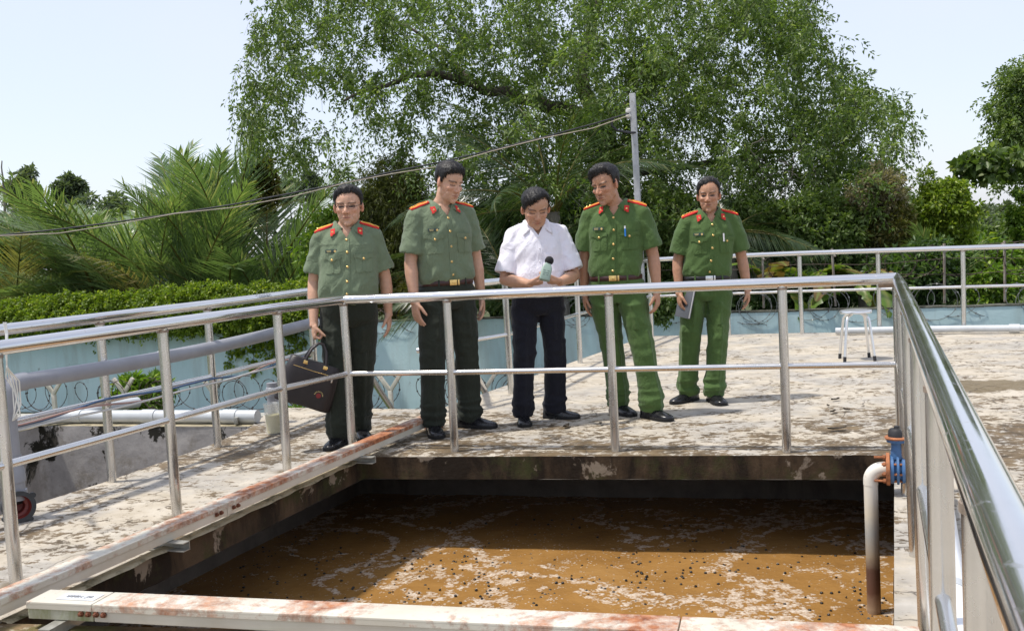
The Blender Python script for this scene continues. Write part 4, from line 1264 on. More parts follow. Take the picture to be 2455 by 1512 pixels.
def make_person(c):
    H = c['H']; k = H / 1.70
    feet = [G(*c['feet'][0][:2]), G(*c['feet'][1][:2])]
    root_loc = (feet[0] + feet[1]) / 2; root_loc.z = 0
    rz = rad(c['rz'])
    root = tag(empty('person', root_loc, rz, local=True), c['label'], 'person', None)
    inv = Matrix.Rotation(-rz, 3, 'Z')
    def loc(v): return inv @ (Vector(v) - root_loc)
    def wdir(v): return inv @ Vector(v)
    rnd = random.Random(c['seed']); sd = c['seed'] * 3.7
    pel = wdir((c['pel'][0], c['pel'][1], 0)); sho = pel + wdir((c['sho'][0], c['sho'][1], 0)); hed = sho + wdir((c['head_off'][0], c['head_off'][1], 0))
    g = c.get('girth', 1.0); bel = c.get('belly', 0.0)
    zb = 0.557 * H
    # ------------------------------------------------ joints
    hips, knees, ankles, toes = [], [], [], []
    for i, sx in enumerate((-1, 1)):
        f = feet[i]; th = rad(c['feet'][i][2])
        td = wdir((math.sin(th), -math.cos(th), 0))
        an = loc(f) - td * 0.055; an.z = 0.075 * k
        hp = pel + Vector((sx * 0.054 * H, 0, 0.515 * H))
        kn = (hp + an) / 2; kn.z = 0.285 * H; kn = kn + td * 0.022 + wdir((0, -0.012, 0))
        hips.append(hp); knees.append(kn); ankles.append(an); toes.append(td)
    arms = []
    for i, sx in enumerate((-1, 1)):
        S = sho + Vector((sx * 0.103 * H, 0.008, 0.797 * H))
        a = c['arms'][i]
        E = sho + Vector((sx * a['e'][0] * H, a['e'][1] * H, a['e'][2] * H))
        W = sho + Vector((sx * a['w'][0] * H, a['w'][1] * H, a['w'][2] * H))
        arms.append((S, E, W))
    # ------------------------------------------------ head frame
    hh = c.get('hh', 0.232)
    yaw, pit, rol = [rad(q) for q in c['head']]
    HR = Matrix.Rotation(yaw - rz, 3, 'Z') @ Matrix.Rotation(pit, 3, 'X') @ Matrix.Rotation(rol, 3, 'Y')
    top = H - 0.018
    pivot = hed + Vector((0, 0.012, H - 0.018 - hh * 0.80))
    hc = pivot + HR @ Vector((0, -0.03 * hh, hh * 0.30))
    def hp_(x, y, z): return hc + HR @ (Vector((x, y, z)) * hh)
    body = MB()
    fw = c.get('face_w', 1.0)
    def hb(p, r, rot=None):
        body.ball(hp_(p[0] * fw, p[1], p[2]), Vector((r[0] * fw, r[1], r[2])) * hh, 18, 12, HR @ rot if rot else HR)
    hb((0, 0.06, 0.15), (0.325, 0.40, 0.35))
    hb((0, -0.07, -0.06), (0.290, 0.275, 0.36))
    hb((0, -0.03, -0.22), (0.272, 0.22, 0.20))
    hb((0, -0.13, -0.30), (0.232, 0.215, 0.185))
    hb((0, -0.285, -0.415), (0.085, 0.07, 0.07))
    for sx in (-1, 1):
        hb((sx * 0.165, -0.235, -0.075), (0.095, 0.085, 0.085))
        hb((sx * 0.128, -0.20, -0.22), (0.105, 0.10, 0.12))
        hb((sx * 0.135, -0.268, 0.098), (0.105, 0.060, 0.040))
        hb((sx * 0.052, -0.372, -0.135), (0.040, 0.045, 0.036))
        ea = Matrix.Rotation(sx * rad(22), 3, 'Z') @ Matrix.Rotation(rad(-8), 3, 'X')
        hb((sx * 0.335, 0.045, -0.015), (0.034, 0.082, 0.132), ea)
        hb((sx * 0.325, 0.03, -0.10), (0.030, 0.05, 0.055))
    hb((0, -0.265, 0.10), (0.10, 0.075, 0.06))
    body.tube([hp_(0, -0.300, 0.075), hp_(0, -0.345, 0.01), hp_(0, -0.395, -0.07), hp_(0, -0.425, -0.125)], [0.028 * hh, 0.036 * hh, 0.046 * hh, 0.050 * hh], 12)
    hb((0, -0.415, -0.128), (0.056, 0.048, 0.042))
    hb((0, -0.330, -0.240), (0.095, 0.050, 0.026)); hb((0, -0.322, -0.283), (0.080, 0.050, 0.028))
    # neck and hidden core
    nb = sho + Vector((0, 0.012, 0.825 * H))
    nr = c.get('neck', 0.060)
    body.tube([nb - Vector((0, 0, 0.05)), nb + Vector((0, 0, 0.02)), nb.lerp(pivot, 0.55), hp_(0, 0.07, -0.16), hp_(0, 0.06, -0.02)], [nr * 1.25, nr * 1.05, nr * 0.97, nr * 0.98, nr * 0.9], 20)
    loft(body, [(pel.x, pel.y, 0.50 * H, 0.07 * H, 0.05 * H, 2.2), (pel.x, pel.y, 0.60 * H, 0.085 * H, 0.060 * H, 2.2), (sho.x, sho.y, 0.72 * H, 0.080 * H * g, 0.052 * H, 2.2), (sho.x, sho.y, 0.785 * H, 0.070 * H, 0.051 * H, 2.1), (sho.x, sho.y, 0.815 * H, 0.058 * H, 0.043 * H, 2.0), (sho.x, sho.y + 0.005, 0.838 * H, 0.044 * H, 0.036 * H, 2.0)], 24)
    for i, sx in enumerate((-1, 1)):
        body.tube([hips[i], knees[i], ankles[i], ankles[i] - Vector((0, 0, 0.03))], [0.075 * k, 0.048 * k, 0.036 * k, 0.034 * k], 12)
        S, E, W = arms[i]
        af = c.get('arm_f', 1.0)
        m1 = S.lerp(E, 0.5); m2 = E.lerp(W, 0.28); m3 = E.lerp(W, 0.65)
        body.tube([S + Vector((-sx * 0.03, 0, 0.0)), S, m1, E, m2, m3, W, W + (W - E).normalized() * 0.025], [q * k * af for q in (0.045, 0.047, 0.045, 0.040, 0.042, 0.034, 0.0265, 0.027)], 16)
        a = c['arms'][i]
        hand(body, W + (W - E).normalized() * 0.004, wdir(a['d']) if a.get('world') else Vector(a['d']), Vector(a['n']), Vector(a['t']), k * 1.03, **a.get('hand', {}))
    me = remesh(body, 0.0050, 3, 0.45)
    # refine the head so that the face can carry features
    bm = bmesh.new(); bm.from_mesh(me)
    HRi = np.array(HR.transposed()); hcn = np.array(hc)
    def hl(co): return ((co - hcn) @ HRi.T) / hh
    es = []
    for e in bm.edges:
        ok = True
        for v in e.verts:
            q = (HR.transposed() @ (v.co - hc)) / hh
            if not (q.y < -0.10 and -0.52 < q.z < 0.34 and abs(q.x) < 0.36): ok = False; break
        if ok: es.append(e)
    bmesh.ops.subdivide_edges(bm, edges=es, cuts=1, use_grid_fill=True, smooth=0.0)
    bm.to_mesh(me); bm.free()
    me.polygons.foreach_set('use_smooth', [True] * len(me.polygons)); me.update()
    co, no = np_mesh(me)
    q = hl(co); qx = q[:, 0] / fw; qy = q[:, 1]; qz = q[:, 2]; ax = np.abs(qx)
    front = (qy < -0.08) & (np.abs(qz) < 0.56) & (ax < 0.40)
    def gs(dx, dz, sx_, sz_): return np.exp(-(dx / sx_) ** 2 - (dz / sz_) ** 2) * front
    shut = c.get('lids', 0.0)
    disp = -0.036 * gs(ax - 0.135, qz - 0.015, 0.085, 0.042) - 0.018 * gs(ax - 0.055, qz - 0.03, 0.030, 0.04)
    disp += 0.020 * gs(ax - 0.137, qz - 0.010, 0.062, 0.024)                                     # eyeball under the lid
    disp += 0.010 * gs(ax - 0.137, qz - 0.040, 0.075, 0.012) - 0.008 * gs(ax - 0.14, qz + 0.035, 0.07, 0.012)
    mouth_z = -0.261 + 0.020 * (ax / 0.1) ** 2 * c.get('smile', 0.0)
    disp += -0.020 * gs(qx, qz - mouth_z, 0.105, 0.008)
    disp += -0.012 * gs(ax - 0.135, qz + 0.19 - 0.0 * ax, 0.022, 0.07)                             # fold beside the mouth
    disp += -0.012 * gs(qx, qz + 0.335, 0.10, 0.022)
    disp += -0.010 * gs(ax - 0.026, qz + 0.172, 0.016, 0.012)
    co = co + no * (disp * hh)[:, None]
    set_co(me, co)
    # colours
    base = np.array(c['skin']); n_ = len(co)
    colr = np.tile(base, (n_, 1))
    inhead = (np.abs(qz) < 0.62) & (ax < 0.45) & (np.abs(qy) < 0.6)
    red = 0.35 * gs(ax - 0.19, qz + 0.10, 0.10, 0.09) + 0.35 * gs(qx, qz + 0.12, 0.08, 0.06)
    red = red + 0.55 * ((ax > 0.325) & inhead & (qy > -0.1) & (qz > -0.2) & (qz < 0.16))
    colr = colr * (1 - red[:, None]) + red[:, None] * base * np.array([1.12, 0.80, 0.76])
    def paint(mask, col):
        nonlocal colr
        mm = np.clip(mask, 0, 1)[:, None]
        colr = colr * (1 - mm) + np.array(col) * mm
    lip = np.clip(1.4 - ((qx / 0.105) ** 2 + ((qz + 0.263) / 0.040) ** 2) * 1.4, 0, 1) * front * (qy < -0.2)
    paint(lip * 0.75, base * np.array([0.80, 0.50, 0.50]))
    paint(0.8 * gs(qx, qz - mouth_z, 0.095, 0.010), base * 0.22)
    bz = 0.088 + 0.020 * np.sin(np.clip((ax - 0.05) / 0.17, 0, 1) * math.pi * 0.8) + c.get('frown', 0.0) * (ax - 0.13)
    brow = np.exp(-((qz - bz) / 0.022) ** 4) * ((ax > 0.045) & (ax < 0.235)) * front
    paint(brow * 0.72, (0.030, 0.021, 0.017))
    ez = 0.008 - 0.0 * ax
    op = 0.018 * (1 - shut) + 0.008
    ew = np.clip(1 - ((ax - 0.137) / 0.072) ** 2, 0, 1) ** 0.5
    eye = np.clip((op * ew - np.abs(qz - ez)) / 0.008 + 0.5, 0, 1) * (ew > 0) * front
    if shut < 0.7:
        paint(eye, (0.05, 0.036, 0.030))
        gx = c.get('gaze', 0.0) * np.sign(qx)
        iris = np.clip(1.5 - (((ax - 0.137 - gx) / 0.026) ** 2 + ((qz - ez) / 0.030) ** 2), 0, 1) * (eye > 0.3)
        paint(iris, (0.012, 0.008, 0.006))
    lash = np.exp(-((qz - (ez + op * ew * (1 if shut < 0.7 else -0.6))) / 0.013) ** 2) * (ew > 0) * front
    paint(lash * 0.9, (0.018, 0.012, 0.010))
    paint(0.75 * gs(ax - 0.026, qz + 0.172, 0.017, 0.010), base * 0.25)
    # shaved-beard and scalp shade
    paint(0.10 * gs(qx, qz + 0.35, 0.22, 0.10), base * 0.55)
    at = me.attributes.new('tint', 'FLOAT_COLOR', 'POINT')
    c4 = np.ones((n_, 4), dtype=np.float32); c4[:, :3] = np.clip(colr, 0, 1)
    at.data.foreach_set('color', c4.ravel())
    me.name = 'body'
    bo = link('body', me, M['skin'], root)
    # ------------------------------------------------ hair
    ph = np.degrees(np.arctan2(np.abs(qx), -(qy - 0.02)))
    hx = c.get('hairline', 0.30)
    zh = np.interp(ph, [0, 25, 42, 58, 70, 80, 92, 105, 125, 150, 180], [hx, hx - 0.005, hx - 0.03, 0.235, 0.12, -0.03, 0.11, 0.13, -0.06, -0.20, -0.24])
    jit = np.array([noise.noise(Vector((a_ * 34 + sd, b_3 * 6, 0))) for a_, b_3 in zip(qx, qy)]) if len(qx) < 250000 else 0
    zh = zh + 0.012 * np.sin(ph * 0.55 + sd) + 0.040 * jit * (ph < 75) + c.get('asym', 0.0) * qx * (ph < 75)
    above = qz - zh
    hm = (above > 0) & inhead & (qz < 0.62) & ~((ax > 0.345 / 1) & (qz < 0.10))
    polys = np.empty(len(me.polygons) * 4, dtype=np.int64)
    fl = [tuple(p.vertices) for p in me.polygons]
    keep = [f for f in fl if all(hm[i] for i in f)]
    used = sorted({i for f in keep for i in f}); idx = {v: j for j, v in enumerate(used)}
    U = np.array(used)
    cen = np.array([0, 0.05, 0.05]); rv = q[U] - cen; rv /= np.linalg.norm(rv, axis=1)[:, None]
    tv = c.get('hair_top', 0.10); ts = c.get('hair_side', 0.035)
    upf = np.clip((q[U][:, 2] - 0.05) / 0.33, 0, 1); upf = upf * upf * (3 - 2 * upf)
    frf = np.clip((-q[U][:, 1] + 0.05) / 0.35, 0, 1)
    th = (ts + (tv - ts) * upf + c.get('quiff', 0.03) * frf * upf)
    edge = np.clip(above[U] / 0.085, 0, 1) ** 0.75
    sw = np.array([noise.noise(Vector((p[0] * 26 + p[1] * 7 + sd, p[1] * 6, p[2] * 9))) for p in q[U]])
    sw2 = np.array([noise.noise(Vector((p[0] * 60 + p[1] * 22, p[1] * 14 + sd, p[2] * 30))) for p in q[U]])
    th = th * edge * (1 + 0.16 * sw + 0.10 * sw2) + 0.008
    part = c.get('part', 0.0)
    hq = q[U] + rv * th[:, None]
    hq[:, 2] += c.get('quiff', 0.03) * 0.3 * frf * upf * edge
    hco = (hq * hh) @ np.array(HR).T + hcn
    hme = mesh_from('hair', hco, [tuple(idx[i] for i in f) for f in keep], 180)
    hair = link('hair', hme, M['hair'], root)
    # loose strands that break the outline
    hme.update(); hc_, hn_ = np_mesh(hme)
    sm = MB()
    ids = [j for j in range(len(used)) if edge[j] > 0.25]
    for _ in range(c.get('strands', 1500)):
        j = rnd.choice(ids); p = Vector(hc_[j]); nrm = Vector(hn_[j]); qq = hq[j]
        # combed sideways / back
        cmb = Vector((c.get('comb', 0.4) * (0.4 + 0.6 * rnd.random()), 0.8 - 1.6 * c.get('fwd', 0.3) * rnd.random(), -0.15))
        if qq[2] < 0.15: cmb = Vector((0, 0.25, -1.0))
        dr = HR @ cmb; dr = (dr - nrm * dr.dot(nrm)).normalized()
        ln = hh * rnd.uniform(0.05, 0.13) * (1 if qq[2] > 0.12 else 0.45)
        sd_ = nrm.cross(dr) * 0.0011
        lift = rnd.uniform(0.0, 0.22)
        a = p - nrm * 0.002; b2 = p + dr * ln * 0.55 + nrm * ln * lift * 0.6; e2 = p + dr * ln + nrm * ln * lift * 0.55
        sm.add([a - sd_, a + sd_, b2 + sd_ * 0.8, b2 - sd_ * 0.8, e2], [(0, 1, 2, 3), (3, 2, 4)])
    sm.build('strands', M['hair'], hair, None)
    # ------------------------------------------------ trousers
    tr = MB()
    loft(tr, [(pel.x, pel.y, 0.458 * H, 0.070 * H * g, 0.055 * H, 2.2), (pel.x, pel.y + 0.004, 0.478 * H, 0.098 * H * g, 0.069 * H * g, 2.3), (pel.x, pel.y + 0.005, 0.505 * H, 0.106 * H * g, 0.074 * H * g, 2.4), (pel.x, pel.y, 0.53 * H, 0.104 * H * g, 0.073 * H * g + bel * 0.5, 2.4), (pel.x, pel.y, 0.568 * H, 0.098 * H * g, 0.069 * H * g + bel * 0.8, 2.4)], 32)
    lw = c.get('leg_w', 1.0)
    for i in range(2):
        hp, kn, an = hips[i], knees[i], ankles[i]
        hm_ = Vector((an.x, an.y, 0.052 * k)) + toes[i] * 0.004
        br = hm_ + Vector((0, 0, 0.07)) + toes[i] * 0.012
        tr.tube([hp + Vector((0, 0, 0.03)), hp.lerp(kn, 0.35), hp.lerp(kn, 0.7), kn, kn.lerp(br, 0.5), br, hm_], [q_ * H * lw for q_ in (0.056, 0.0565, 0.051, 0.0465, 0.0445, 0.0435, 0.0425)], 20)
    tme = remesh(tr, 0.0075, 4)
    co, no = np_mesh(tme)
    dv = np.zeros(len(co))
    for vi in range(len(co)):
        p = co[vi]; z = p[2] / H
        i = 0 if (Vector(p) - (knees[0] if z < 0.40 else hips[0])).length < (Vector(p) - (knees[1] if z < 0.40 else hips[1])).length else 1
        an, kn, hp = ankles[i], knees[i], hips[i]
        t = (p[2] - an.z) / max(1e-3, kn.z - an.z) if p[2] < kn.z else 1 + (p[2] - kn.z) / (hp.z - kn.z)
        a = 0.0
        # fold pile above the shoe, knee folds, crotch folds
        w1 = math.exp(-((z - 0.075) / 0.045) ** 2); w2 = math.exp(-((z - 0.285) / 0.06) ** 2); w3 = math.exp(-((z - 0.46) / 0.05) ** 2)
        n1_ = 1 - abs(fold_noise(p, sd + i * 9, (5, 5, 22))) * 2
        n2_ = fold_noise(p, sd + 4 + i * 9, (14, 14, 20))
        n3_ = fold_noise(p, sd + 8, (4, 9, 5))
        n4_ = 0.3 - abs(fold_noise((p[0] + 0.5 * p[2], p[1], p[2]), sd + 3 + i * 5, (7, 5, 9)))
        a += 0.016 * w1 * n1_ + 0.010 * w2 * n2_ + 0.013 * w3 * n4_ * 1.3 + 0.008 * n3_ + 0.010 * n4_
        # pressed crease at the front
        cxp = Vector(an).lerp(Vector(kn), min(t, 1)) if t <= 1 else Vector(kn).lerp(Vector(hp), min(1, t - 1))
        rel = Vector((p[0] - cxp.x, p[1] - cxp.y, 0)); sidev = Vector((-toes[i].y, toes[i].x, 0)) if z < 0.35 else Vector((1, 0, 0))
        fwdv = toes[i] if z < 0.35 else Vector((0, -1, 0))
        if z < 0.45 and rel.dot(fwdv) > 0:
            a += 0.011 * math.exp(-(rel.dot(sidev) / 0.013) ** 2)
        dv[vi] = a
    set_co(tme, co + no * dv[:, None])
    tme.name = 'trousers'
    tro = link('trousers', tme, c['trouser_mat'], root)
    # fly seam and pockets slits
    tb = BVHTree.FromPolygons([v.co[:] for v in tme.vertices], [tuple(p.vertices) for p in tme.polygons])
    # ------------------------------------------------ shirt
    sh = MB()
    bl = c.get('blouse', 1.0)
    def mixc(t): return pel.lerp(sho, t)
    rings = []
    for (z, t, a_, b_2, e, bf) in ((0.540, 0.0, 0.096, 0.068, 2.4, 0.8), (0.556, 0.05, 0.101, 0.072, 2.4, 1.0), (0.572, 0.1, 0.108 * bl, 0.080 * bl, 2.4, 1.0), (0.60, 0.25, 0.109 * bl, 0.081 * bl, 2.4, 1.0), (0.64, 0.45, 0.107, 0.078, 2.4, 0.9), (0.69, 0.7, 0.106, 0.076, 2.4, 0.4), (0.74, 0.95, 0.107, 0.075, 2.4, 0.1), (0.775, 1, 0.104, 0.069, 2.3, 0), (0.80, 1, 0.095, 0.060, 2.2, 0), (0.822, 1, 0.072, 0.051, 2.1, 0), (0.842, 1, 0.052, 0.044, 2.0, 0)):
        cc = mixc(t)
        rings.append((cc.x, cc.y - bel * bf * 0.5 + 0.004, z * H, a_ * H * g, b_2 * H * g + bel * bf * 0.55, e))
    loft(sh, rings, 36)
    for i, sx in enumerate((-1, 1)):
        S, E, W = arms[i]
        sh.tube([sho + Vector((sx * 0.026 * H, 0.012, 0.832 * H)), sho + Vector((sx * 0.075 * H, 0.010, 0.816 * H)), S + Vector((sx * 0.006, 0, 0.004))], [0.026 * H, 0.029 * H, 0.034 * H], 14)
        ax_ = (E - S).normalized(); Ls = (E - S).length * c.get('sleeve', 0.80)
        r0, r1, r2 = 0.0365 * H, 0.0405 * H, c.get('hem', 0.0450) * H
        sh.ball(S + Vector((-sx * 0.004, 0, 0)), 0.0370 * H, 16, 10)
        sh.lathe(S, [(r0 * 0.9, -0.01), (r0, 0.02), (r1, Ls * 0.45), (r2 * 0.99, Ls * 0.86), (r2, Ls), (r2 - 0.010, Ls), (r2 - 0.014, Ls - 0.045)], 22, ax_)
    sme = remesh(sh, 0.0075, 4)
    co, no = np_mesh(sme)
    dv = np.zeros(len(co))
    for vi in range(len(co)):
        p = co[vi]; z = p[2] / H; xr = (p[0] - sho.x) / H
        arm_d = max(0.0, abs(xr) - 0.118) * 12
        w1 = math.exp(-((z - 0.59) / 0.03) ** 2) * (1 if abs(xr) < 0.13 else 0)
        a = 0.022 * w1 * (0.35 - abs(fold_noise(p, sd, (11, 5, 6))) * 1.7)
        # diagonal drag lines from the armpit, broad soft folds elsewhere
        a += 0.013 * (0.3 - abs(fold_noise((p[0] + 0.6 * p[2] * (1 if xr > 0 else -1), p[1], p[2]), sd + 2, (10, 4, 4.5)))) * (1 if z < 0.77 else 0.3)
        a += 0.008 * fold_noise(p, sd + 5, (6, 6, 7)) * (1 if z < 0.77 else 0.4)
        a += 0.004 * fold_noise((p[0] - 0.8 * p[2], p[1], p[2]), sd + 6, (24, 9, 11))
        if abs(xr) > 0.11: a += 0.011 * (0.25 - abs(fold_noise((p[0], p[1], p[2] + 0.5 * p[0] * (1 if xr > 0 else -1)), sd + 7, (9, 9, 13))))
        dv[vi] = a
    co2 = co + no * dv[:, None]
    set_co(sme, co2)
    # open the neck: cut the V and the neck hole so that skin shows
    bm = bmesh.new(); bm.from_mesh(sme)
    zv = c.get('vz', 0.795) * H
    ka = math.atan(0.62)
    for sg in (-1, 1):
        gf = [f for f in bm.faces if abs(f.calc_center_median().x - sho.x) < 0.09 and f.calc_center_median().z > zv - 0.03 and f.calc_center_median().y < sho.y + 0.01]
        ge = list({e for f in gf for e in f.edges}); gv = list({v for f in gf for v in f.verts})
        bmesh.ops.bisect_plane(bm, geom=gf + ge + gv, plane_co=(sho.x, 0, zv), plane_no=(sg * math.cos(ka), 0, -math.sin(ka)), dist=0.0004)
    dele = []
    for f in bm.faces:
        p = f.calc_center_median(); x = p.x - sho.x; y = p.y - sho.y
        inV = y < 0.01 and p.z > zv and abs(x) < (p.z - zv) * 0.62
        inN = p.z > 0.806 * H and (x / 0.066) ** 2 + ((y - 0.012) / 0.066) ** 2 < 1.0
        if inV or inN: dele.append(f)
    bmesh.ops.delete(bm, geom=dele, context='FACES')
    bm.to_mesh(sme); bm.free()
    sme.polygons.foreach_set('use_smooth', [True] * len(sme.polygons)); sme.update()
    sme.name = 'shirt'
    shirt = link('shirt', sme, c['shirt_mat'], root)
    sb = BVHTree.FromPolygons([v.co[:] for v in sme.vertices], [tuple(p.vertices) for p in sme.polygons])
    def on_front(x, z, tree=sb):
        h = tree.ray_cast(Vector((sho.x + x, -1.0, z)), Vector((0, 1, 0)))
        if h[0] is None: return Vector((sho.x + x, -0.1, z)), Vector((0, -1, 0))
        return h[0], h[1]
    def on_top(x, y):
        h = sb.ray_cast(Vector((sho.x + x, sho.y + y, 3.0)), Vector((0, 0, -1)))
        if h[0] is None: return Vector((sho.x + x, sho.y + y, 0.82 * H)), Vector((0, 0, 1))
        return h[0], h[1]
    def patch(name, fn, nu, nv, lift, mat, parent, edge_drop=0.004, smooth=50):
        """grid draped on the cloth: fn(u, v) -> (point, normal)"""
        vs, fs = [], []
        for j in range(nv + 1):
            for i in range(nu + 1):
                p, n = fn(i / nu, j / nv)
                vs.append(p + n * lift)
        W_ = nu + 1
        for j in range(nv):
            for i in range(nu):
                a = j * W_ + i
                fs.append((a, a + 1, a + W_ + 1, a + W_))
        border = [i for i in range(W_)] + [j * W_ + nu for j in range(1, nv + 1)] + [nv * W_ + i for i in range(nu - 1, -1, -1)] + [j * W_ for j in range(nv - 1, 0, -1)]
        b0 = len(vs)
        for bi in border:
            j, i = divmod(bi, W_)
            p, n = fn(i / nu, j / nv)
            vs.append(p + n * (lift - edge_drop))
        m__ = len(border)
        for q_ in range(m__):
            q2 = (q_ + 1) % m__
            fs.append((border[q_], b0 + q_, b0 + q2, border[q2]))
        mm = MB().add(vs, fs)
        bmx = mesh_from(name, mm.v, mm.f, smooth)
        return link(name, bmx, mat, parent)
    def rect(xc, zc, w, h, shape=None):
        def fn(u, v):
            x = xc + (u - 0.5) * w; z = zc + (v - 0.5) * h
            if shape: x, z = shape(u, v, x, z)
            return on_front(x, z)
        return fn
    # smooth normals for small plates: average normal at centre
    def plate(name, x, z, w, h, lift, mat, parent, depth=0.004):
        p, n = on_front(x, z); n = Vector((n.x * 0.5, n.y, n.z * 0.4)).normalized()
        zz_ = Vector((0, 0, 1)); zz_ = (zz_ - n * zz_.dot(n)).normalized(); xx_ = zz_.cross(n) * -1
        R = Matrix((xx_, -n, zz_)).transposed()
        o = MB().box(p + n * lift, (w, depth, h), R, 0.0008).build(name, mat, parent, 30)
        return o, p + n * (lift + depth / 2), Matrix((xx_, zz_, n)).transposed()
    def button(x, z, mat, parent, r=0.0075, lift=0.004):
        p, n = on_front(x, z)
        MB().lathe(p + n * (lift - 0.004), [(r, 0), (r, 0.003), (r * 0.8, 0.0055), (r * 0.3, 0.007), (0.0005, 0.0072)], 12, n).build('button', mat, parent, 50)
    off = (pel.x - sho.x)
    # placket
    zt = zv - 0.002; zbm = 0.578 * H
    def pk(u, v):
        z = zbm + (zt - zbm) * v
        x = (u - 0.5) * 0.030 + off * max(0, (0.72 * H - z) / (0.16 * H))
        return on_front(x, z)
    patch('placket', pk, 2, 26, 0.0035, c['shirt_mat'], shirt, 0.005)
    bmat = M['gold'] if c['uniform'] else M['btn_white']
    for z in (0.792, 0.740, 0.685, 0.630, 0.583):
        if z * H > zt - 0.004: z = (zt - 0.012) / H
        button(off * max(0, (0.72 - z) / 0.16), z * H, bmat, shirt, 0.0085 if c['uniform'] else 0.005, 0.006)
    # collar
    cm = MB()
    nu = 34; cvs = []
    cz0 = 0.838 * H
    for i in range(nu + 1):
        t = i / nu; ph_ = -math.pi + (2 * math.pi) * t          # -pi .. pi measured from the front, gap at the front
        a_ = (t - 0.5) * 2                                        # -1 .. 1, 0 = back of neck
        ang_ = math.pi * (1 - abs(a_)) * 1.0 * (1 if a_ < 0 else -1)
        # angle from front: 0 at ends, pi at the back
        fr = abs(a_)                                              # 1 at the front ends
        sgn = -1 if a_ < 0 else 1
        th_ = math.pi * (1 - fr) + 0.26 * fr
        sx_, cy_ = math.sin(th_) * sgn, -math.cos(th_)
        zfall = max(0.0, (fr - 0.55) / 0.45)
        topz = cz0 + 0.036 - 0.050 * zfall ** 1.4
        top_p = Vector((sho.x + sx_ * 0.064, sho.y + 0.012 + cy_ * 0.066, topz))
        ro = 0
        lowz = cz0 - 0.012 - 0.055 * zfall ** 1.3
        low_p = Vector((sho.x + sx_ * (0.082 + 0.014 * fr) + sgn * 0.074 * zfall ** 1.5, sho.y + 0.012 + cy_ * (0.084 + 0.004 * fr) - 0.006 * zfall, lowz))
        if zfall > 0.0:
            h = sb.ray_cast(Vector((low_p.x, -1.0, low_p.z)), Vector((0, 1, 0)))
            if h[0] is not None and h[0].y < sho.y + 0.05:
                yy_ = h[0].y - 0.009
                low_p.y = yy_ if zfall > 0.3 else min(low_p.y, yy_)
        h = sb.ray_cast(Vector((low_p.x, low_p.y, 3.0)), Vector((0, 0, -1)))
        if zfall < 0.3 and h[0] is not None: low_p.z = max(low_p.z, h[0].z + 0.007)
        ow = Vector((sx_, cy_, 0.15)).normalized()
        roll_p = top_p.lerp(low_p, 0.10) + ow * 0.008 + Vector((0, 0, 0.004))
        mid_p = top_p.lerp(low_p, 0.55) + ow * (0.008 + 0.006 * zfall)
        hb2 = sb.ray_cast(Vector((mid_p.x, -1.0, mid_p.z)), Vector((0, 1, 0)))
        if zfall > 0.3 and hb2[0] is not None and hb2[0].y < 0.0: mid_p.y = min(mid_p.y, hb2[0].y - 0.010)
        col_ = [top_p, roll_p, mid_p, low_p]
        cvs += col_
    fcs = []
    for i in range(nu):
        for j_ in range(3):
            a = i * 4 + j_
            fcs.append((a, a + 4, a + 5, a + 1))
    cme = mesh_from('collar', cvs, fcs, 180)
    cob = link('collar', cme, c['shirt_mat'], shirt)
    so = cob.modifiers.new('thickness', 'SOLIDIFY'); so.thickness = 0.0028; so.offset = 0
    if c['uniform']:
        # red tabs near both collar points
        ctree = BVHTree.FromPolygons([tuple(p) for p in cvs], fcs)
        for sgn in (-1, 1):
            tip = cvs[3] if sgn < 0 else cvs[nu * 4 + 3]
            tx = abs(tip.x - sho.x)
            def tabf(u, v):
                x = sgn * (tx - 0.028 + 0.029 * u); z = tip.z + 0.008 + 0.010 * (1 - u) + (0.040 + 0.006 * u) * v
                o_ = Vector((sho.x + x, -1.0, z))
                h1 = ctree.ray_cast(o_, Vector((0, 1, 0))); h2 = sb.ray_cast(o_, Vector((0, 1, 0)))
                ys = [h[0].y for h in (h1, h2) if h[0] is not None and h[0].y < sho.y + 0.06]
                y = min(ys) if ys else tip.y
                return Vector((sho.x + x, y, z)), Vector((0.25 * sgn, -1, 0.1)).normalized()
            tb_ = patch('collar_tab', tabf, 4, 5, 0.006, M['red_cloth'], cob, 0.006)
            cc, nn_ = tabf(0.5, 0.5)
            MB().lathe(cc + nn_ * 0.0055, [(0.0065, 0), (0.0065, 0.0025), (0.003, 0.004)], 12, nn_).build('emblem', M['gold'], tb_, 50)
        # epaulettes
        for sgn in (-1, 1):
            x0, x1 = 0.050 * H, 0.122 * H
            def ep(w, lift_y=0.0, xa=x0, xb=x1):
                def fn(u, v):
                    x = (xa + (xb - xa) * u) * sgn
                    y = -0.006 + (v - 0.5) * w * (0.86 + 0.14 * u) + lift_y
                    p, n = on_top(x, y)
                    # stiff board: blend towards the line from collar to shoulder
                    pa_, _ = on_top(xa * sgn, -0.006 + lift_y); pb_, _ = on_top(xb * sgn, -0.006 + lift_y)
                    zl = pa_.z + (pb_.z - pa_.z) * u - abs(v - 0.5) * 2 * 0.006
                    return Vector((p.x, p.y, max(p.z, zl))), Vector((0.35 * sgn, -0.1, 0.93))
                return fn
            e_ = patch('epaulette', ep(0.047), 10, 4, 0.007, M['red_cloth'], shirt, 0.008)
            for ly in c['stripes']:
                patch('stripe', ep(c.get('stripe_w', 0.010), ly, x0 + 0.008, x1 - 0.001), 8, 1, 0.0092, M['yellow_cloth'], e_, 0.002)
            patch('stripe', ep(0.040, 0, x1 - 0.014, x1 - 0.009), 1, 4, 0.0094, M['yellow_cloth'], e_, 0.002)
            ns = c.get('stars', 1)
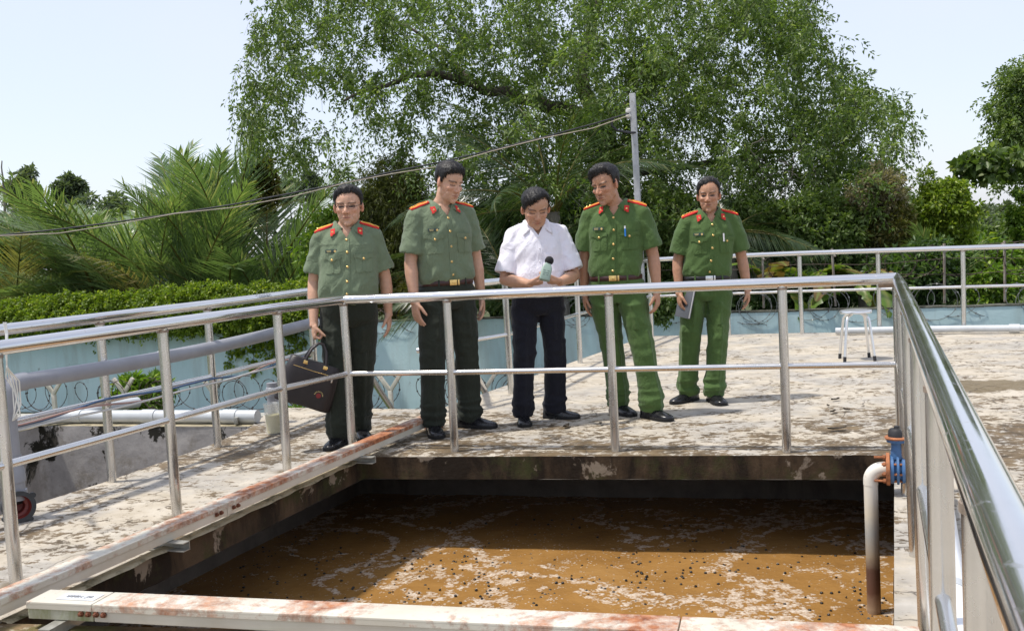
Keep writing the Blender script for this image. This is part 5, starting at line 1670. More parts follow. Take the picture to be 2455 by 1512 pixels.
            for s_ in range(ns):
                u = 0.80 - s_ * 0.17
                fx = ep(0.047)
                p, n = fx(u, 0.5)
                o = MB(); R5 = n.to_track_quat('Z', 'Y').to_matrix()
                st_v = [p + n * 0.0105 + R5 @ Vector((math.cos(a2 * math.pi / 5) * (0.0085 if a2 % 2 == 0 else 0.0040), math.sin(a2 * math.pi / 5) * (0.0085 if a2 % 2 == 0 else 0.0040), 0)) for a2 in range(10)]
                o.add(st_v + [p + n * 0.0135], [(a2, (a2 + 1) % 10, 10) for a2 in range(10)])
                o.build('star', M['gold'], e_, None)
            p, n = ep(0.047)(0.09, 0.5)
            MB().lathe(p + n * 0.006, [(0.007, 0), (0.007, 0.004), (0.003, 0.006)], 12, n).build('button', M['gold'], e_, 50)
        # chest pockets
        pw_, ph2 = 0.064 * H, 0.066 * H
        for sgn in (-1, 1):
            xc = sgn * 0.058 * H; ztp = c.get('pocket_z', 0.728) * H
            def pshape(u, v, x, z): return x, z
            def pf_(u, v):
                # rounded lower corners
                x = xc + (u - 0.5) * pw_ * (0.92 if v > 0.14 else 0.92 - 0.9 * (0.14 - v)); z = ztp - ph2 * (1 - v)
                return on_front(x, z)
            po_ = patch('pocket', pf_, 8, 10, 0.0052, c['shirt_mat'], shirt, 0.006)
            patch('pleat', rect(xc, ztp - ph2 * 0.58, 0.014 * k, ph2 * 0.74), 1, 8, 0.0076, c['shirt_mat'], po_, 0.003)
            def ff_(u, v):
                x = xc + (u - 0.5) * pw_ * 1.03
                dip = 0.013 * H * math.exp(-((u - 0.5) / 0.17) ** 2) + 0.014 * H
                z = ztp + 0.003 * H - dip * (1 - v)
                return on_front(x, z)
            fl_ = patch('pocket_flap', ff_, 12, 3, 0.0105, c['shirt_mat'], shirt, 0.005)
            p, n = on_front(xc, ztp - 0.013 * H)
            button(xc, ztp - 0.0145 * H, M['gold'], fl_, 0.0085, 0.012)
        # name plate
        o, p, R = plate('name_plate', -0.060 * H, c.get('pocket_z', 0.728) * H + 0.019 * H, 0.074, 0.021, 0.005, M['tag_dark'], shirt)
        for r_, wl in ((0.0035, 0.030), (-0.0035, 0.026)):
            cen_ = p + R @ Vector((0.014, r_, 0.0004))
            MB().box(cen_, (wl, 0.0034, 0.0008), R).build('lettering', M['tag_ink'], o, None)
        MB().lathe(p + R @ Vector((-0.024, -0.001, 0)), [(0.0075, 0), (0.0075, 0.0012), (0.003, 0.0016)], 10, R @ Vector((0, 0, 1))).build('emblem', M['gold'], o, None)
    else:
        xc, ztp = 0.060 * H, 0.715 * H
        patch('pocket', rect(xc, ztp - 0.036 * H, 0.062 * H, 0.074 * H), 6, 8, 0.0032, c['shirt_mat'], shirt, 0.005)
        patch('pocket_hem', rect(xc, ztp - 0.004 * H, 0.0635 * H, 0.012 * H), 6, 1, 0.0048, c['shirt_mat'], shirt, 0.005)
    if c.get('pen'):
        x = 0.043 * H; z = c.get('pocket_z', 0.728) * H
        p, n = on_front(x, z)
        pen = MB().tube([p + n * 0.016 + Vector((0, 0, -0.028)), p + n * 0.014 + Vector((0.0, 0, 0.030))], 0.0055, 10).build('pen', M['pen_blue'] if c['pen'] == 'blue' else M['btn_white'], shirt, 50)
        if c['pen'] == 'blue':
            MB().tube([p + n * 0.014 + Vector((0, 0, 0.024)), p + n * 0.0135 + Vector((0, 0, 0.042))], 0.006, 10).build('pen_cap', M['btn_white'], pen, 50)
    # ------------------------------------------------ belt
    bw_ = MB(); n = 60; vs = []; zc0 = 0.5545 * H
    for (dz_, ex) in ((-0.017, 0.0), (-0.015, 0.0035), (0.015, 0.0035), (0.017, 0.0)):
        for i in range(n):
            t = 2 * math.pi * i / n; cs, sn = math.cos(t), math.sin(t)
            dirv = Vector((math.copysign(abs(cs) ** (2 / 2.4), cs) * 0.098, math.copysign(abs(sn) ** (2 / 2.4), sn) * 0.070, 0)).normalized()
            org = Vector((pel.x, pel.y, zc0)) 
            h = tb.ray_cast(org + dirv * 0.6, -dirv)
            rr_ = (h[0] - org).length if h[0] is not None else 0.15
            vs.append(org + dirv * (rr_ + 0.0035 + ex) + Vector((0, 0, dz_)))
    fs = []
    for r_ in range(3):
        for i in range(n):
            i2 = (i + 1) % n
            fs.append((r_ * n + i, r_ * n + i2, (r_ + 1) * n + i2, (r_ + 1) * n + i))
    belt = MB().add(vs, fs).build('belt', c['belt_mat'], root, 60)
    p, nn = on_front(off, zc0, tb)
    bk2 = MB().box(Vector((p.x, p.y - 0.012, zc0)), (0.052 if c['uniform'] else 0.044, 0.006, 0.037), None, 0.003)
    bko = bk2.build('buckle', c['buckle_mat'], belt, 30)
    if c['uniform']:
        MB().box(Vector((p.x + 0.038, p.y - 0.011, zc0)), (0.012, 0.006, 0.037), None, 0.002).build('buckle_tip', c['buckle_mat'], belt, 30)
        MB().lathe(Vector((p.x, p.y - 0.0145, zc0)), [(0.009, 0), (0.009, 0.002), (0.004, 0.003)], 12, (0, -1, 0)).build('emblem', c['buckle_mat'], bko, 50)
    else:
        for dz_ in (-0.008, 0.008):
            MB().box(Vector((p.x, p.y - 0.0152, zc0 + dz_)), (0.030, 0.001, 0.006), None).build('slot', M['belt_black'], bko, None)
    for sx in (-0.095, 0.095):
        p, nn = on_front(off + sx * g, zc0, tb)
        MB().box(p + nn * 0.0075, (0.011, 0.006, 0.050), nn.to_track_quat('-Y', 'Z').to_matrix(), 0.001).build('belt_loop', c['trouser_mat'], tro, 30)
    # ------------------------------------------------ shoes
    for i in range(2):
        an = ankles[i]; td = toes[i]; sdv = Vector((-td.y, td.x, 0))
        SL = 0.285 * k; vs, fs = [], []
        prof = [(-0.075, 0.026, 0.060), (-0.068, 0.034, 0.092), (-0.035, 0.038, 0.105), (0.005, 0.040, 0.104), (0.045, 0.043, 0.085), (0.085, 0.048, 0.066), (0.125, 0.050, 0.054), (0.160, 0.046, 0.047), (0.188, 0.036, 0.040), (0.203, 0.020, 0.032), (0.207, 0.008, 0.026)]
        ns_ = 14
        for (s_, w_, h_) in prof:
            for j_ in range(ns_):
                a_ = math.pi * j_ / (ns_ - 1)
                x_ = math.cos(a_) * w_ * (1 - 0.12 * abs(math.sin(a_)) ** 3); z_ = 0.020 + (h_ - 0.020) * abs(math.sin(a_)) ** 0.75
                pp = an + td * s_ * k + sdv * x_ * k; pp.z = z_ * k
                vs.append(pp)
        for r_ in range(len(prof) - 1):
            for j_ in range(ns_ - 1):
                a_ = r_ * ns_ + j_
                fs.append((a_, a_ + 1, a_ + ns_ + 1, a_ + ns_))
        fs.append(tuple(range(ns_))); fs.append(tuple((len(prof) - 1) * ns_ + j_ for j_ in range(ns_ - 1, -1, -1)))
        shoe = MB().add(vs, [tuple(reversed(f)) for f in fs]).build('shoe', M['shoe'], root, 60)
        sl = MB(); L_, R_ = [], []
        for (s_, w_, h_) in prof:
            L_.append(an + td * s_ * k + sdv * (w_ + 0.0045) * k); R_.append(an + td * s_ * k - sdv * (w_ + 0.0045) * k)
        ring_ = [(p_.x, p_.y) for p_ in L_] + [(p_.x, p_.y) for p_ in reversed(R_)]
        sl.prism(ring_[::-1] if True else ring_, 0.008, 0.022 * k)
        hl_ = [p_ for p_ in L_[:4]] + [p_ for p_ in reversed(R_[:4])]
        sl.prism([(p_.x, p_.y) for p_ in hl_][::-1], 0.001, 0.012)
        fl2 = L_[4:] + list(reversed(R_[4:]))
        sl.prism([(p_.x, p_.y) for p_ in fl2][::-1], 0.001, 0.012)
        sl.build('sole', M['sole'], shoe, 30)
        for j_ in range(3 if c['seed'] != 3 else 0):
            s_ = 0.030 + j_ * 0.014; z_ = (0.098 - j_ * 0.0075)
            MB().tube([an + td * s_ * k + sdv * 0.020 + Vector((0, 0, z_ * k - an.z - 0.004)), an + td * (s_ + 0.004) * k + Vector((0, 0, z_ * k - an.z + 0.002)), an + td * s_ * k - sdv * 0.020 + Vector((0, 0, z_ * k - an.z - 0.004))], 0.0022, 6).build('lace', M['sole'], shoe, 50)
    # ------------------------------------------------ worn extras
    if c.get('glasses'):
        gl = MB()
        def gp_(x, z, y=-0.355): return hp_(x * fw, y, z)
        for sx in (-1, 1):
            ring_p = [gp_(sx * 0.135 + 0.088 * math.cos(a_), 0.005 + 0.055 * math.sin(a_), -0.345 + 0.25 * (abs(sx * 0.135 + 0.088 * math.cos(a_)) - 0.05) ** 2 * 3) for a_ in [2 * math.pi * j_ / 20 for j_ in range(21)]]
            gl.tube(ring_p[0:11], 0.0017, 6); gl.tube(ring_p[10:21], 0.0009, 6)
            gl.tube([ring_p[0 if sx > 0 else 10], gp_(sx * 0.305, 0.035, -0.22), gp_(sx * 0.335, 0.03, 0.03)], 0.0016, 6)
        gl.tube([gp_(-0.048, 0.02, -0.362), gp_(0, 0.03, -0.372), gp_(0.048, 0.02, -0.362)], 0.0015, 6)
        gl.tube([gp_(-0.03, 0.02, -0.362), gp_(-0.032, -0.02, -0.355)], 0.0012, 6); gl.tube([gp_(0.03, 0.02, -0.362), gp_(0.032, -0.02, -0.355)], 0.0012, 6)
        gl.build('glasses', M['frame_dark'], root, 60)
    for i in c.get('watch', ()):
        S, E, W = arms[i]; dr = (W - E).normalized(); p = W - dr * 0.012
        wo = MB().tube([p - dr * 0.008, p + dr * 0.008], 0.0325 * k, 18, cap=False).build('watch', M['silver'], root, 60)
        u_ = Vector((1 if i else -1, -0.3, 0)).normalized(); u_ = (u_ - dr * u_.dot(dr)).normalized()
        MB().lathe(p + u_ * 0.028 * k, [(0.017, 0), (0.017, 0.008), (0.015, 0.010)], 18, u_).build('watch_face', M['silver'], wo, 40)
    c['_root'] = root; c['_arms'] = arms; c['_root_loc'] = root_loc; c['_rz'] = rz
    return root

def to_world(c, v):
    return Matrix.Rotation(c['_rz'], 3, 'Z') @ Vector(v) + c['_root_loc']

DOWN_L = dict(e=(0.128, 0.012, 0.628), w=(0.138, -0.012, 0.492), d=(0.02, -0.10, -1), n=(1, 0.15, 0), t=(0.1, -1, 0))
DOWN_R = dict(e=(0.128, 0.012, 0.628), w=(0.138, -0.012, 0.492), d=(-0.02, -0.10, -1), n=(-1, 0.15, 0), t=(-0.1, -1, 0))
def arm(base, **kw):
    d = dict(base); d.update(kw); return d
TAN = (0.46, 0.245, 0.150); PALE = (0.57, 0.335, 0.225)
ONLY = None
P = []
P.append(dict(seed=1, H=1.665, rz=6, label='bespectacled man in sage green uniform shirt holding a dark handbag', uniform=True,
    feet=((808, 1070, -14), (870, 1050, 18)), pel=(0.05, 0), sho=(0.020, 0.0), head_off=(0.022, -0.005), head=(-3, 3, 0), hh=0.252, face_w=1.04, girth=1.06, belly=0.02, neck=0.063,
    arms=(arm(DOWN_L, e=(0.140, 0.015, 0.632), w=(0.146, -0.045, 0.478), hand=dict(curls=[(1.0, 1.3, 0.9)] * 4, thumb=(0.5, 0.35, 0.7))), arm(DOWN_R, e=(0.134, 0.03, 0.632), w=(0.138, 0.03, 0.497))),
    skin=PALE, hairline=0.335, asym=0.12, hair_top=0.065, hair_side=0.012, quiff=0.045, comb=0.7, glasses=True, lids=0.5, smile=-0.3,
    shirt_mat=M['shirt_sage'], trouser_mat=M['trouser_dark'], belt_mat=M['belt_black'], buckle_mat=M['gold'], stripes=(0.0,), stripe_w=0.017, stars=1))
P.append(dict(seed=2, H=1.80, rz=26, label='tall man in sage green uniform shirt looking down to the right', uniform=True,
    feet=((1043, 1042, 12), (1140, 1024, 62)), pel=(-0.01, 0.02), sho=(0.0, 0.0), head_off=(0.045, -0.03), head=(44, 20, 4), hh=0.252, face_w=0.97, girth=0.98, neck=0.058,
    arms=(arm(DOWN_L, e=(0.132, 0.0, 0.632), w=(0.138, -0.03, 0.498), d=(0.05, -0.12, -1)), arm(DOWN_R, e=(0.134, 0.015, 0.632), w=(0.142, 0.0, 0.498))), watch=(1,),
    skin=PALE, hairline=0.31, hair_top=0.075, hair_side=0.025, quiff=0.03, comb=0.1, fwd=0.9, lids=1.0,
    shirt_mat=M['shirt_sage'], trouser_mat=M['trouser_dark'], belt_mat=M['belt_brown'], buckle_mat=M['gold'], stripes=(-0.010, 0.010), stripe_w=0.008, stars=2))
HOLD = dict(curls=[(0.75, 0.85, 0.5), (0.75, 0.85, 0.5), (0.8, 0.9, 0.5), (0.85, 0.9, 0.5)], thumb=(0.75, 0.25, 0.35), spread=0.03)
P.append(dict(seed=3, H=1.605, rz=4, label='man in a white short-sleeved shirt reading a hand-held meter', uniform=False,
    feet=((1257, 1016, 2), (1345, 1002, 66)), pel=(0.01, 0.02), sho=(0.015, -0.005), head_off=(-0.005, -0.045), head=(8, 24, 0), hh=0.252, face_w=1.06, girth=1.05, belly=0.035, neck=0.064, arm_f=1.1,
    arms=(dict(e=(0.148, -0.030, 0.615), w=(0.060, -0.152, 0.600), d=(0.92, -0.42, 0.06), n=(0.25, 0.15, 0.95), t=(0.35, -0.5, 0.8), hand=HOLD),
          dict(e=(0.148, -0.030, 0.615), w=(0.075, -0.150, 0.600), d=(-0.92, -0.42, 0.06), n=(-0.25, 0.15, 0.95), t=(-0.35, -0.5, 0.8), hand=HOLD)),
    skin=(0.52, 0.295, 0.192), hairline=0.315, asym=0.42, hair_top=0.07, hair_side=0.022, quiff=0.03, comb=0.6, fwd=0.5, lids=0.9, sleeve=0.86, hem=0.049, frown=0.1,
    shirt_mat=M['shirt_white'], trouser_mat=M['trouser_navy'], belt_mat=M['belt_black'], buckle_mat=M['silver'], stripes=()))
P.append(dict(seed=4, H=1.735, rz=-14, label='man in bright green uniform with a blue pen, looking down to the left', uniform=True,
    feet=((1492, 992, 24), (1573, 1004, 32)), pel=(-0.115, 0.015), sho=(0.02, 0.0), head_off=(-0.045, -0.045), head=(-42, 14, -5), hh=0.256, face_w=0.98, girth=0.99, neck=0.060,
    arms=(arm(DOWN_L, e=(0.134, 0.02, 0.632), w=(0.140, 0.01, 0.50), d=(0.05, 0.08, -1)), arm(DOWN_R, e=(0.138, 0.015, 0.630), w=(0.150, -0.012, 0.498), d=(0.0, -0.12, -1), hand=dict(curl=(0.25, 0.4, 0.3)))), watch=(1,),
    skin=TAN, hairline=0.31, asym=0.25, hair_top=0.085, hair_side=0.028, quiff=0.06, comb=-0.5, fwd=0.3, lids=0.55, frown=0.15, pen='blue',
    shirt_mat=M['shirt_green'], trouser_mat=M['trouser_green'], belt_mat=M['belt_brown'], buckle_mat=M['gold'], stripes=(-0.010, 0.010), stripe_w=0.007, stars=2))
P.append(dict(seed=5, H=1.635, rz=-2, label='man in bright green uniform holding a notebook, facing the camera', uniform=True,
    feet=((1642, 963, -52), (1718, 966, 8)), pel=(0.08, 0.01), sho=(0.040, 0.0), head_off=(0.0, -0.015), head=(-16, 4, 0), hh=0.244, face_w=0.95, girth=0.99, neck=0.054,
    arms=(arm(DOWN_L, e=(0.146, 0.015, 0.630), w=(0.150, -0.02, 0.50), hand=dict(curl=(0.25, 0.3, 0.25))), arm(DOWN_R, e=(0.138, 0.015, 0.630), w=(0.152, -0.012, 0.498), hand=dict(curl=(0.22, 0.35, 0.25)))),
    skin=TAN, hairline=0.365, asym=0.25, hair_top=0.06, hair_side=0.028, quiff=0.02, comb=0.5, fwd=0.1, lids=0.5, frown=0.2, pen='white',
    shirt_mat=M['shirt_green'], trouser_mat=M['trouser_green'], belt_mat=M['belt_black'], buckle_mat=M['silver'], stripes=(0.0,), stripe_w=0.005, stars=4))
for c in P:
    if ONLY is None or c['seed'] in ONLY:
        make_person(c)

# ================================================================ THINGS THE MEN HOLD
# dark leather handbag hanging from the first man's hand
M['bag'] = plain('dark brown leather', (0.017, 0.012, 0.012), 0.42, 0, 0.25, 18, 0.35, 160)
c = P[0]
if '_root' in c:
    S, E, W = c['_arms'][0]
    grip = to_world(c, W + (W - E).normalized() * 0.085)
    bag = tag(empty('handbag', grip + Vector((0, 0, -0.45))), 'dark brown leather handbag hanging from the first man\'s hand', 'handbag')
    BR = Matrix.Rotation(rad(16), 3, 'Z') @ Matrix.Rotation(rad(22), 3, 'Y')
    o0 = grip + Vector((0.05, -0.03, -0.055))
    def bp2(x, y, z): return o0 + BR @ Vector((x, y, z))
    vs, fs = [], []
    rows = [(-0.110, 0.150, 0.050), (-0.118, 0.158, 0.056), (-0.20, 0.170, 0.062), (-0.33, 0.182, 0.066), (-0.388, 0.180, 0.062), (-0.398, 0.170, 0.050)]
    nb_ = 32
    for (z, hw, hd) in rows:
        for j in range(nb_):
            t = 2 * math.pi * j / nb_; cs, sn = math.cos(t), math.sin(t)
            x = hw * math.copysign(abs(cs) ** 0.35, cs); y = hd * math.copysign(abs(sn) ** 0.45, sn)
            sagz = 0.006 * noise.noise(Vector((x * 9, y * 9, z * 7)))
            vs.append(bp2(x, y * (1 - 0.25 * (abs(x) / hw) ** 6) + sagz, z + sagz))
    for i in range(len(rows) - 1):
        for j in range(nb_):
            j2 = (j + 1) % nb_
            fs.append((i * nb_ + j, (i + 1) * nb_ + j, (i + 1) * nb_ + j2, i * nb_ + j2))
    fs.append(tuple(range(nb_))); fs.append(tuple((len(rows) - 1) * nb_ + j for j in range(nb_ - 1, -1, -1)))
    MB().add(vs, fs).build('bag_body', M['bag'], bag, 40)
    for y in (-0.052, 0.045):
        pts = [bp2(-0.065, y - 0.004, -0.155), bp2(-0.066, y, -0.10), bp2(-0.050, y * 0.6, -0.04), bp2(-0.018, y * 0.3, 0.004), bp2(0.012, y * 0.3, 0.006), bp2(0.044, y * 0.6, -0.035), bp2(0.062, y, -0.10), bp2(0.062, y - 0.004, -0.155)]
        MB().tube(pts, 0.0085, 10).build('handle', M['bag'], bag, 60)
        for x in (-0.0655, 0.062):
            MB().box(bp2(x, y - 0.010 if y < 0 else y + 0.01, -0.128), (0.026, 0.006, 0.022), BR, 0.002).build('ring', M['gold'], bag, 30)
    MB().tube([bp2(-0.13, -0.0635, -0.165), bp2(0.0, -0.066, -0.168), bp2(0.14, -0.064, -0.166)], 0.0022, 6).build('zip', M['gold'], bag, 60)
    MB().box(bp2(0.125, -0.068, -0.19), (0.010, 0.004, 0.030), BR, 0.001).build('zip_pull', M['silver'], bag, 30)
    ec_ = bp2(0.075, -0.0665, -0.305); nv = BR @ Vector((0, -1, 0))
    MB().lathe(ec_, [(0.016, 0), (0.016, 0.0012), (0.001, 0.0014)], 18, nv).build('emblem', plain('dull red print', (0.20, 0.02, 0.02), 0.6), bag, None)
    for k_ in range(9):
        a = math.pi * (0.05 + 0.9 * k_ / 8)
        MB().box(ec_ + BR @ Vector((math.cos(a) * 0.026, -0.0006, math.sin(a) * 0.026)), (0.0045, 0.001, 0.006), BR @ Matrix.Rotation(-(a - math.pi / 2), 3, 'Y')).build('lettering', M['tag_ink'], bag, None)
# the sound meter in the white-shirted man's hands
c = P[2]
if '_root' in c:
    mb0 = D(1305, 672, 6.34); mt0 = D(1316, 622, 6.40)
    meter = tag(empty('sound_meter', mb0), 'pale green hand-held sound meter with a black foam ball in both hands', 'meter')
    axm = (mt0 - mb0).normalized(); xm = Vector((1, 0.05, -0.15)); xm = (xm - axm * xm.dot(axm)).normalized(); ym = axm.cross(xm)
    RM = Matrix((xm, ym, axm)).transposed()
    M['meter'] = plain('pale green plastic', (0.27, 0.36, 0.30), 0.45, 0, 0.06)
    vs, fs = [], []
    rw = [(0.0, 0.031, 0.015), (0.004, 0.034, 0.018), (0.085, 0.033, 0.018), (0.105, 0.024, 0.016), (0.122, 0.014, 0.012), (0.128, 0.010, 0.010)]
    for (z, a, b2) in rw:
        for j in range(20):
            t = 2 * math.pi * j / 20; cs, sn = math.cos(t), math.sin(t)
            vs.append(mb0 + RM @ Vector((a * math.copysign(abs(cs) ** 0.45, cs), b2 * math.copysign(abs(sn) ** 0.45, sn), z)))
    for i in range(len(rw) - 1):
        for j in range(20):
            j2 = (j + 1) % 20
            fs.append((i * 20 + j, i * 20 + j2, (i + 1) * 20 + j2, (i + 1) * 20 + j))
    fs.append(tuple(range(19, -1, -1))); fs.append(tuple((len(rw) - 1) * 20 + j for j in range(20)))
    MB().add(vs, fs).build('case', M['meter'], meter, 40)
    M['foam'] = plain('black foam', (0.016, 0.015, 0.016), 0.95, 0, 0.2, 60, 0.6, 300)
    MB().ball(mb0 + RM @ Vector((0.004, 0, 0.140)), 0.0285, 24, 16).build('windscreen', M['foam'], meter, 180)
    fy = -0.0185 if (RM @ Vector((0, -1, 0))).y < 0 else 0.0185
    for (x, z, w) in ((-0.013, 0.062, 0.013), (0.013, 0.062, 0.013), (0.0, 0.047, 0.036), (-0.011, 0.033, 0.013), (0.011, 0.033, 0.013)):
        MB().box(mb0 + RM @ Vector((x, fy, z)), (w, 0.0012, 0.0022), RM).build('slot', M['dark_rubber'], meter, None)
# notebook in the fifth man's hand
c = P[4]
if '_root' in c:
    S, E, W = c['_arms'][0]
    hc2 = to_world(c, W + (W - E).normalized() * 0.075)
    nbk = tag(empty('notebook', hc2), 'grey notebook with white pages held against the fifth man\'s thigh', 'notebook')
    NRm = Matrix.Rotation(rad(-62), 3, 'Z') @ Matrix.Rotation(rad(-12), 3, 'X') @ Matrix.Rotation(rad(6), 3, 'Y')
    cc = hc2 + Vector((0.040, -0.005, -0.01))
    M['cover'] = plain('grey book cover', (0.10, 0.105, 0.12), 0.5, 0, 0.1); M['pages'] = plain('white pages', (0.78, 0.77, 0.74), 0.8, 0, 0.03)
    MB().box(cc, (0.150, 0.014, 0.205), NRm, 0.001).build('pages', M['pages'], nbk, 30)
    for y in (-0.0085, 0.0085):
        MB().box(cc + NRm @ Vector((0, y, 0)), (0.156, 0.003, 0.212), NRm, 0.001).build('cover', M['cover'], nbk, 30)
# ================================================================ PLANTS
def leaf_mat(name, trans=0.35, rough=0.45, sat=1.0):
    m = bpy.data.materials.new(name); m.use_nodes = True
    nt = m.node_tree; b = nt.nodes['Principled BSDF']; out = nt.nodes['Material Output']
    at = N(nt, 'ShaderNodeAttribute'); at.attribute_name = 'tint'
    nt.links.new(at.outputs['Color'], b.inputs['Base Color'])
    b.inputs['Roughness'].default_value = rough
    b.inputs['Specular IOR Level'].default_value = 0.45
    tr = N(nt, 'ShaderNodeBsdfTranslucent')
    tc = mix(nt, 1.0, at.outputs['Color'], (1.25, 1.35, 0.55), 'MULTIPLY')
    nt.links.new(tc, tr.inputs['Color'])
    ms = N(nt, 'ShaderNodeMixShader'); ms.inputs[0].default_value = trans
    nt.links.new(b.outputs[0], ms.inputs[1]); nt.links.new(tr.outputs[0], ms.inputs[2])
    nt.links.new(ms.outputs[0], out.inputs['Surface'])
    return m
M['leaf'] = leaf_mat('leaves', 0.42)
M['frond'] = leaf_mat('palm leaflets', 0.34, 0.28)
def bark_mat(name, a, b_):
    m, nt, b = new_mat(name)
    v = coords(nt, scale=(1, 1, 0.3))
    nt.links.new(ramp(nt, noise_tex(nt, v, 9, 7, 0.7), [(0.3, a), (0.7, b_)]), b.inputs['Base Color'])
    b.inputs['Roughness'].default_value = 0.95
    bump(nt, b, noise_tex(nt, v, 18, 6, 0.7), 0.8, 0.03)
    return m
M['bark'] = bark_mat('grey brown bark', (0.035, 0.028, 0.02), (0.13, 0.11, 0.085))
M['bark_pale'] = bark_mat('pale twig bark', (0.12, 0.11, 0.09), (0.30, 0.27, 0.23))

def norm_rows(a): return a / np.maximum(np.linalg.norm(a, axis=1), 1e-9)[:, None]

def leaves_mesh(name, pos, dirs, nrm, length, width, cols, fold=0.25):
    """rhombic leaves folded along the midrib: 4 verts, 2 triangles each"""
    n = len(pos)
    d = norm_rows(dirs); nn = nrm - d * (nrm * d).sum(1)[:, None]; nn = norm_rows(nn)
    s = np.cross(d, nn)
    L = length[:, None]; W = width[:, None]
    base = pos; tip = pos + d * L - nn * L * 0.10
    mid = pos + d * L * 0.45
    l_ = mid + s * W * 0.5 + nn * W * fold; r_ = mid - s * W * 0.5 + nn * W * fold
    V = np.stack([base, l_, tip, r_], 1).reshape(-1, 3)
    i = np.arange(n) * 4
    F = np.concatenate([np.stack([i, i + 2, i + 1], 1), np.stack([i, i + 3, i + 2], 1)])
    C = np.repeat(cols, 4, axis=0)
    return fast_mesh(name, V, F, C)

PAL = {
    'tree': ((0.072, 0.122, 0.030), (0.172, 0.248, 0.062), (0.26, 0.32, 0.12)),
    'bright': ((0.09, 0.17, 0.022), (0.18, 0.29, 0.035), (0.30, 0.38, 0.06)),
    'hedge': ((0.11, 0.17, 0.018), (0.22, 0.31, 0.032), (0.34, 0.40, 0.05)),
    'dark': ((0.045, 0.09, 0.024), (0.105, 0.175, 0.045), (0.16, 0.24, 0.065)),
    'dry': ((0.22, 0.19, 0.12), (0.38, 0.33, 0.23), (0.26, 0.27, 0.13)),
    'olive': ((0.09, 0.095, 0.022), (0.18, 0.18, 0.045), (0.26, 0.20, 0.06)),
    'far': ((0.09, 0.125, 0.07), (0.15, 0.19, 0.11), (0.19, 0.23, 0.14)),  # greyed and paled slightly: distance haze put into the leaf colour
    'bamboo': ((0.10, 0.12, 0.03), (0.21, 0.23, 0.06), (0.30, 0.30, 0.11)),
}
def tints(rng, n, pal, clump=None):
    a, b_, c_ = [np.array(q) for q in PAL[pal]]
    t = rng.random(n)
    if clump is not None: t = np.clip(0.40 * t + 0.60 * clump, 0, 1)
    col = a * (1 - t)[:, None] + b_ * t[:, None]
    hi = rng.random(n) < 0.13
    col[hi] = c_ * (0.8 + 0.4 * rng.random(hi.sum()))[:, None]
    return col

def sprays(rng, centers, radius, twigs, per, L, droop, up=0.2):
    """twigs spring from clump centres and droop; leaves sit along them. returns leaf arrays and twig lines"""
    nC = len(centers); nT = nC * twigs
    c = np.repeat(centers, twigs, axis=0); r = np.repeat(radius, twigs)
    d = rng.normal(size=(nT, 3)); d[:, 2] += up; d = norm_rows(d)
    ln = r * (0.65 + 0.6 * rng.random(nT))
    start = c + rng.normal(size=(nT, 3)) * (r * 0.22)[:, None]
    t = rng.random((nT, per)) ** 0.8
    p = start[:, None, :] + d[:, None, :] * (ln[:, None] * t)[:, :, None]
    p[:, :, 2] -= droop * ln[:, None] * t ** 2
    p = p.reshape(-1, 3)
    tang = d[:, None, :] + np.zeros((nT, per, 3)); tang[:, :, 2] -= 2 * droop * t
    tang = tang.reshape(-1, 3)
    n = len(p)
    side = rng.normal(size=(n, 3))
    dirs = norm_rows(tang) * 0.55 + norm_rows(side) * 0.8; dirs[:, 2] -= 0.25
    nrm = rng.normal(size=(n, 3)) * 0.6; nrm[:, 2] += 0.75
    p = p + norm_rows(side) * (L * 0.25)
    clump = np.repeat(rng.random(nC), twigs * per)
    return p, dirs, nrm, clump, start, d, ln

def foliage(name, mat, parent, rng, centers, radius, twigs, per, L, W, pal, droop=0.6, up=0.2, twig_mat=None, twig_r=0.004, twig_frac=0.25, stuff=False):
    p, dirs, nrm, clump, st, d, ln = sprays(rng, centers, radius, twigs, per, L, droop, up)
    n = len(p)
    me = leaves_mesh(name, p, dirs, nrm, L * (0.7 + 0.6 * rng.random(n)), W * (0.7 + 0.6 * rng.random(n)), tints(rng, n, pal, clump))
    o = link(name, me, mat, parent)
    if twig_mat is not None:
        k = int(len(st) * twig_frac); idx = rng.permutation(len(st))[:k]
        mb = []
        V, F = [], []
        for j in idx:
            a = Vector(st[j]); dd = Vector(d[j]); l = ln[j]
            pr = None
            for q in range(4):
                t = q / 3; pnt = a + dd * l * t; pnt.z -= droop * l * t * t
                r = twig_r * (1 - 0.7 * t)
                b0 = len(V)
                V += [pnt + Vector((r, 0, 0)), pnt + Vector((-r * 0.5, r * 0.86, 0)), pnt + Vector((-r * 0.5, -r * 0.86, 0))]
                if q:
                    for e in range(3):
                        e2 = (e + 1) % 3
                        F.append((b0 - 3 + e, b0 - 3 + e2, b0 + e2, b0 + e))
        tw = fast_mesh('twigs', np.array([tuple(v) for v in V]), np.array(F), smooth=True)
        tag(link('twigs', tw, twig_mat, parent), kind='stuff')
    return o

def in_poly(x, y, poly):
    ins = False; j = len(poly) - 1
    for i in range(len(poly)):
        if (poly[i][1] > y) != (poly[j][1] > y) and x < (poly[j][0] - poly[i][0]) * (y - poly[i][1]) / (poly[j][1] - poly[i][1]) + poly[i][0]: ins = not ins
        j = i
    return ins

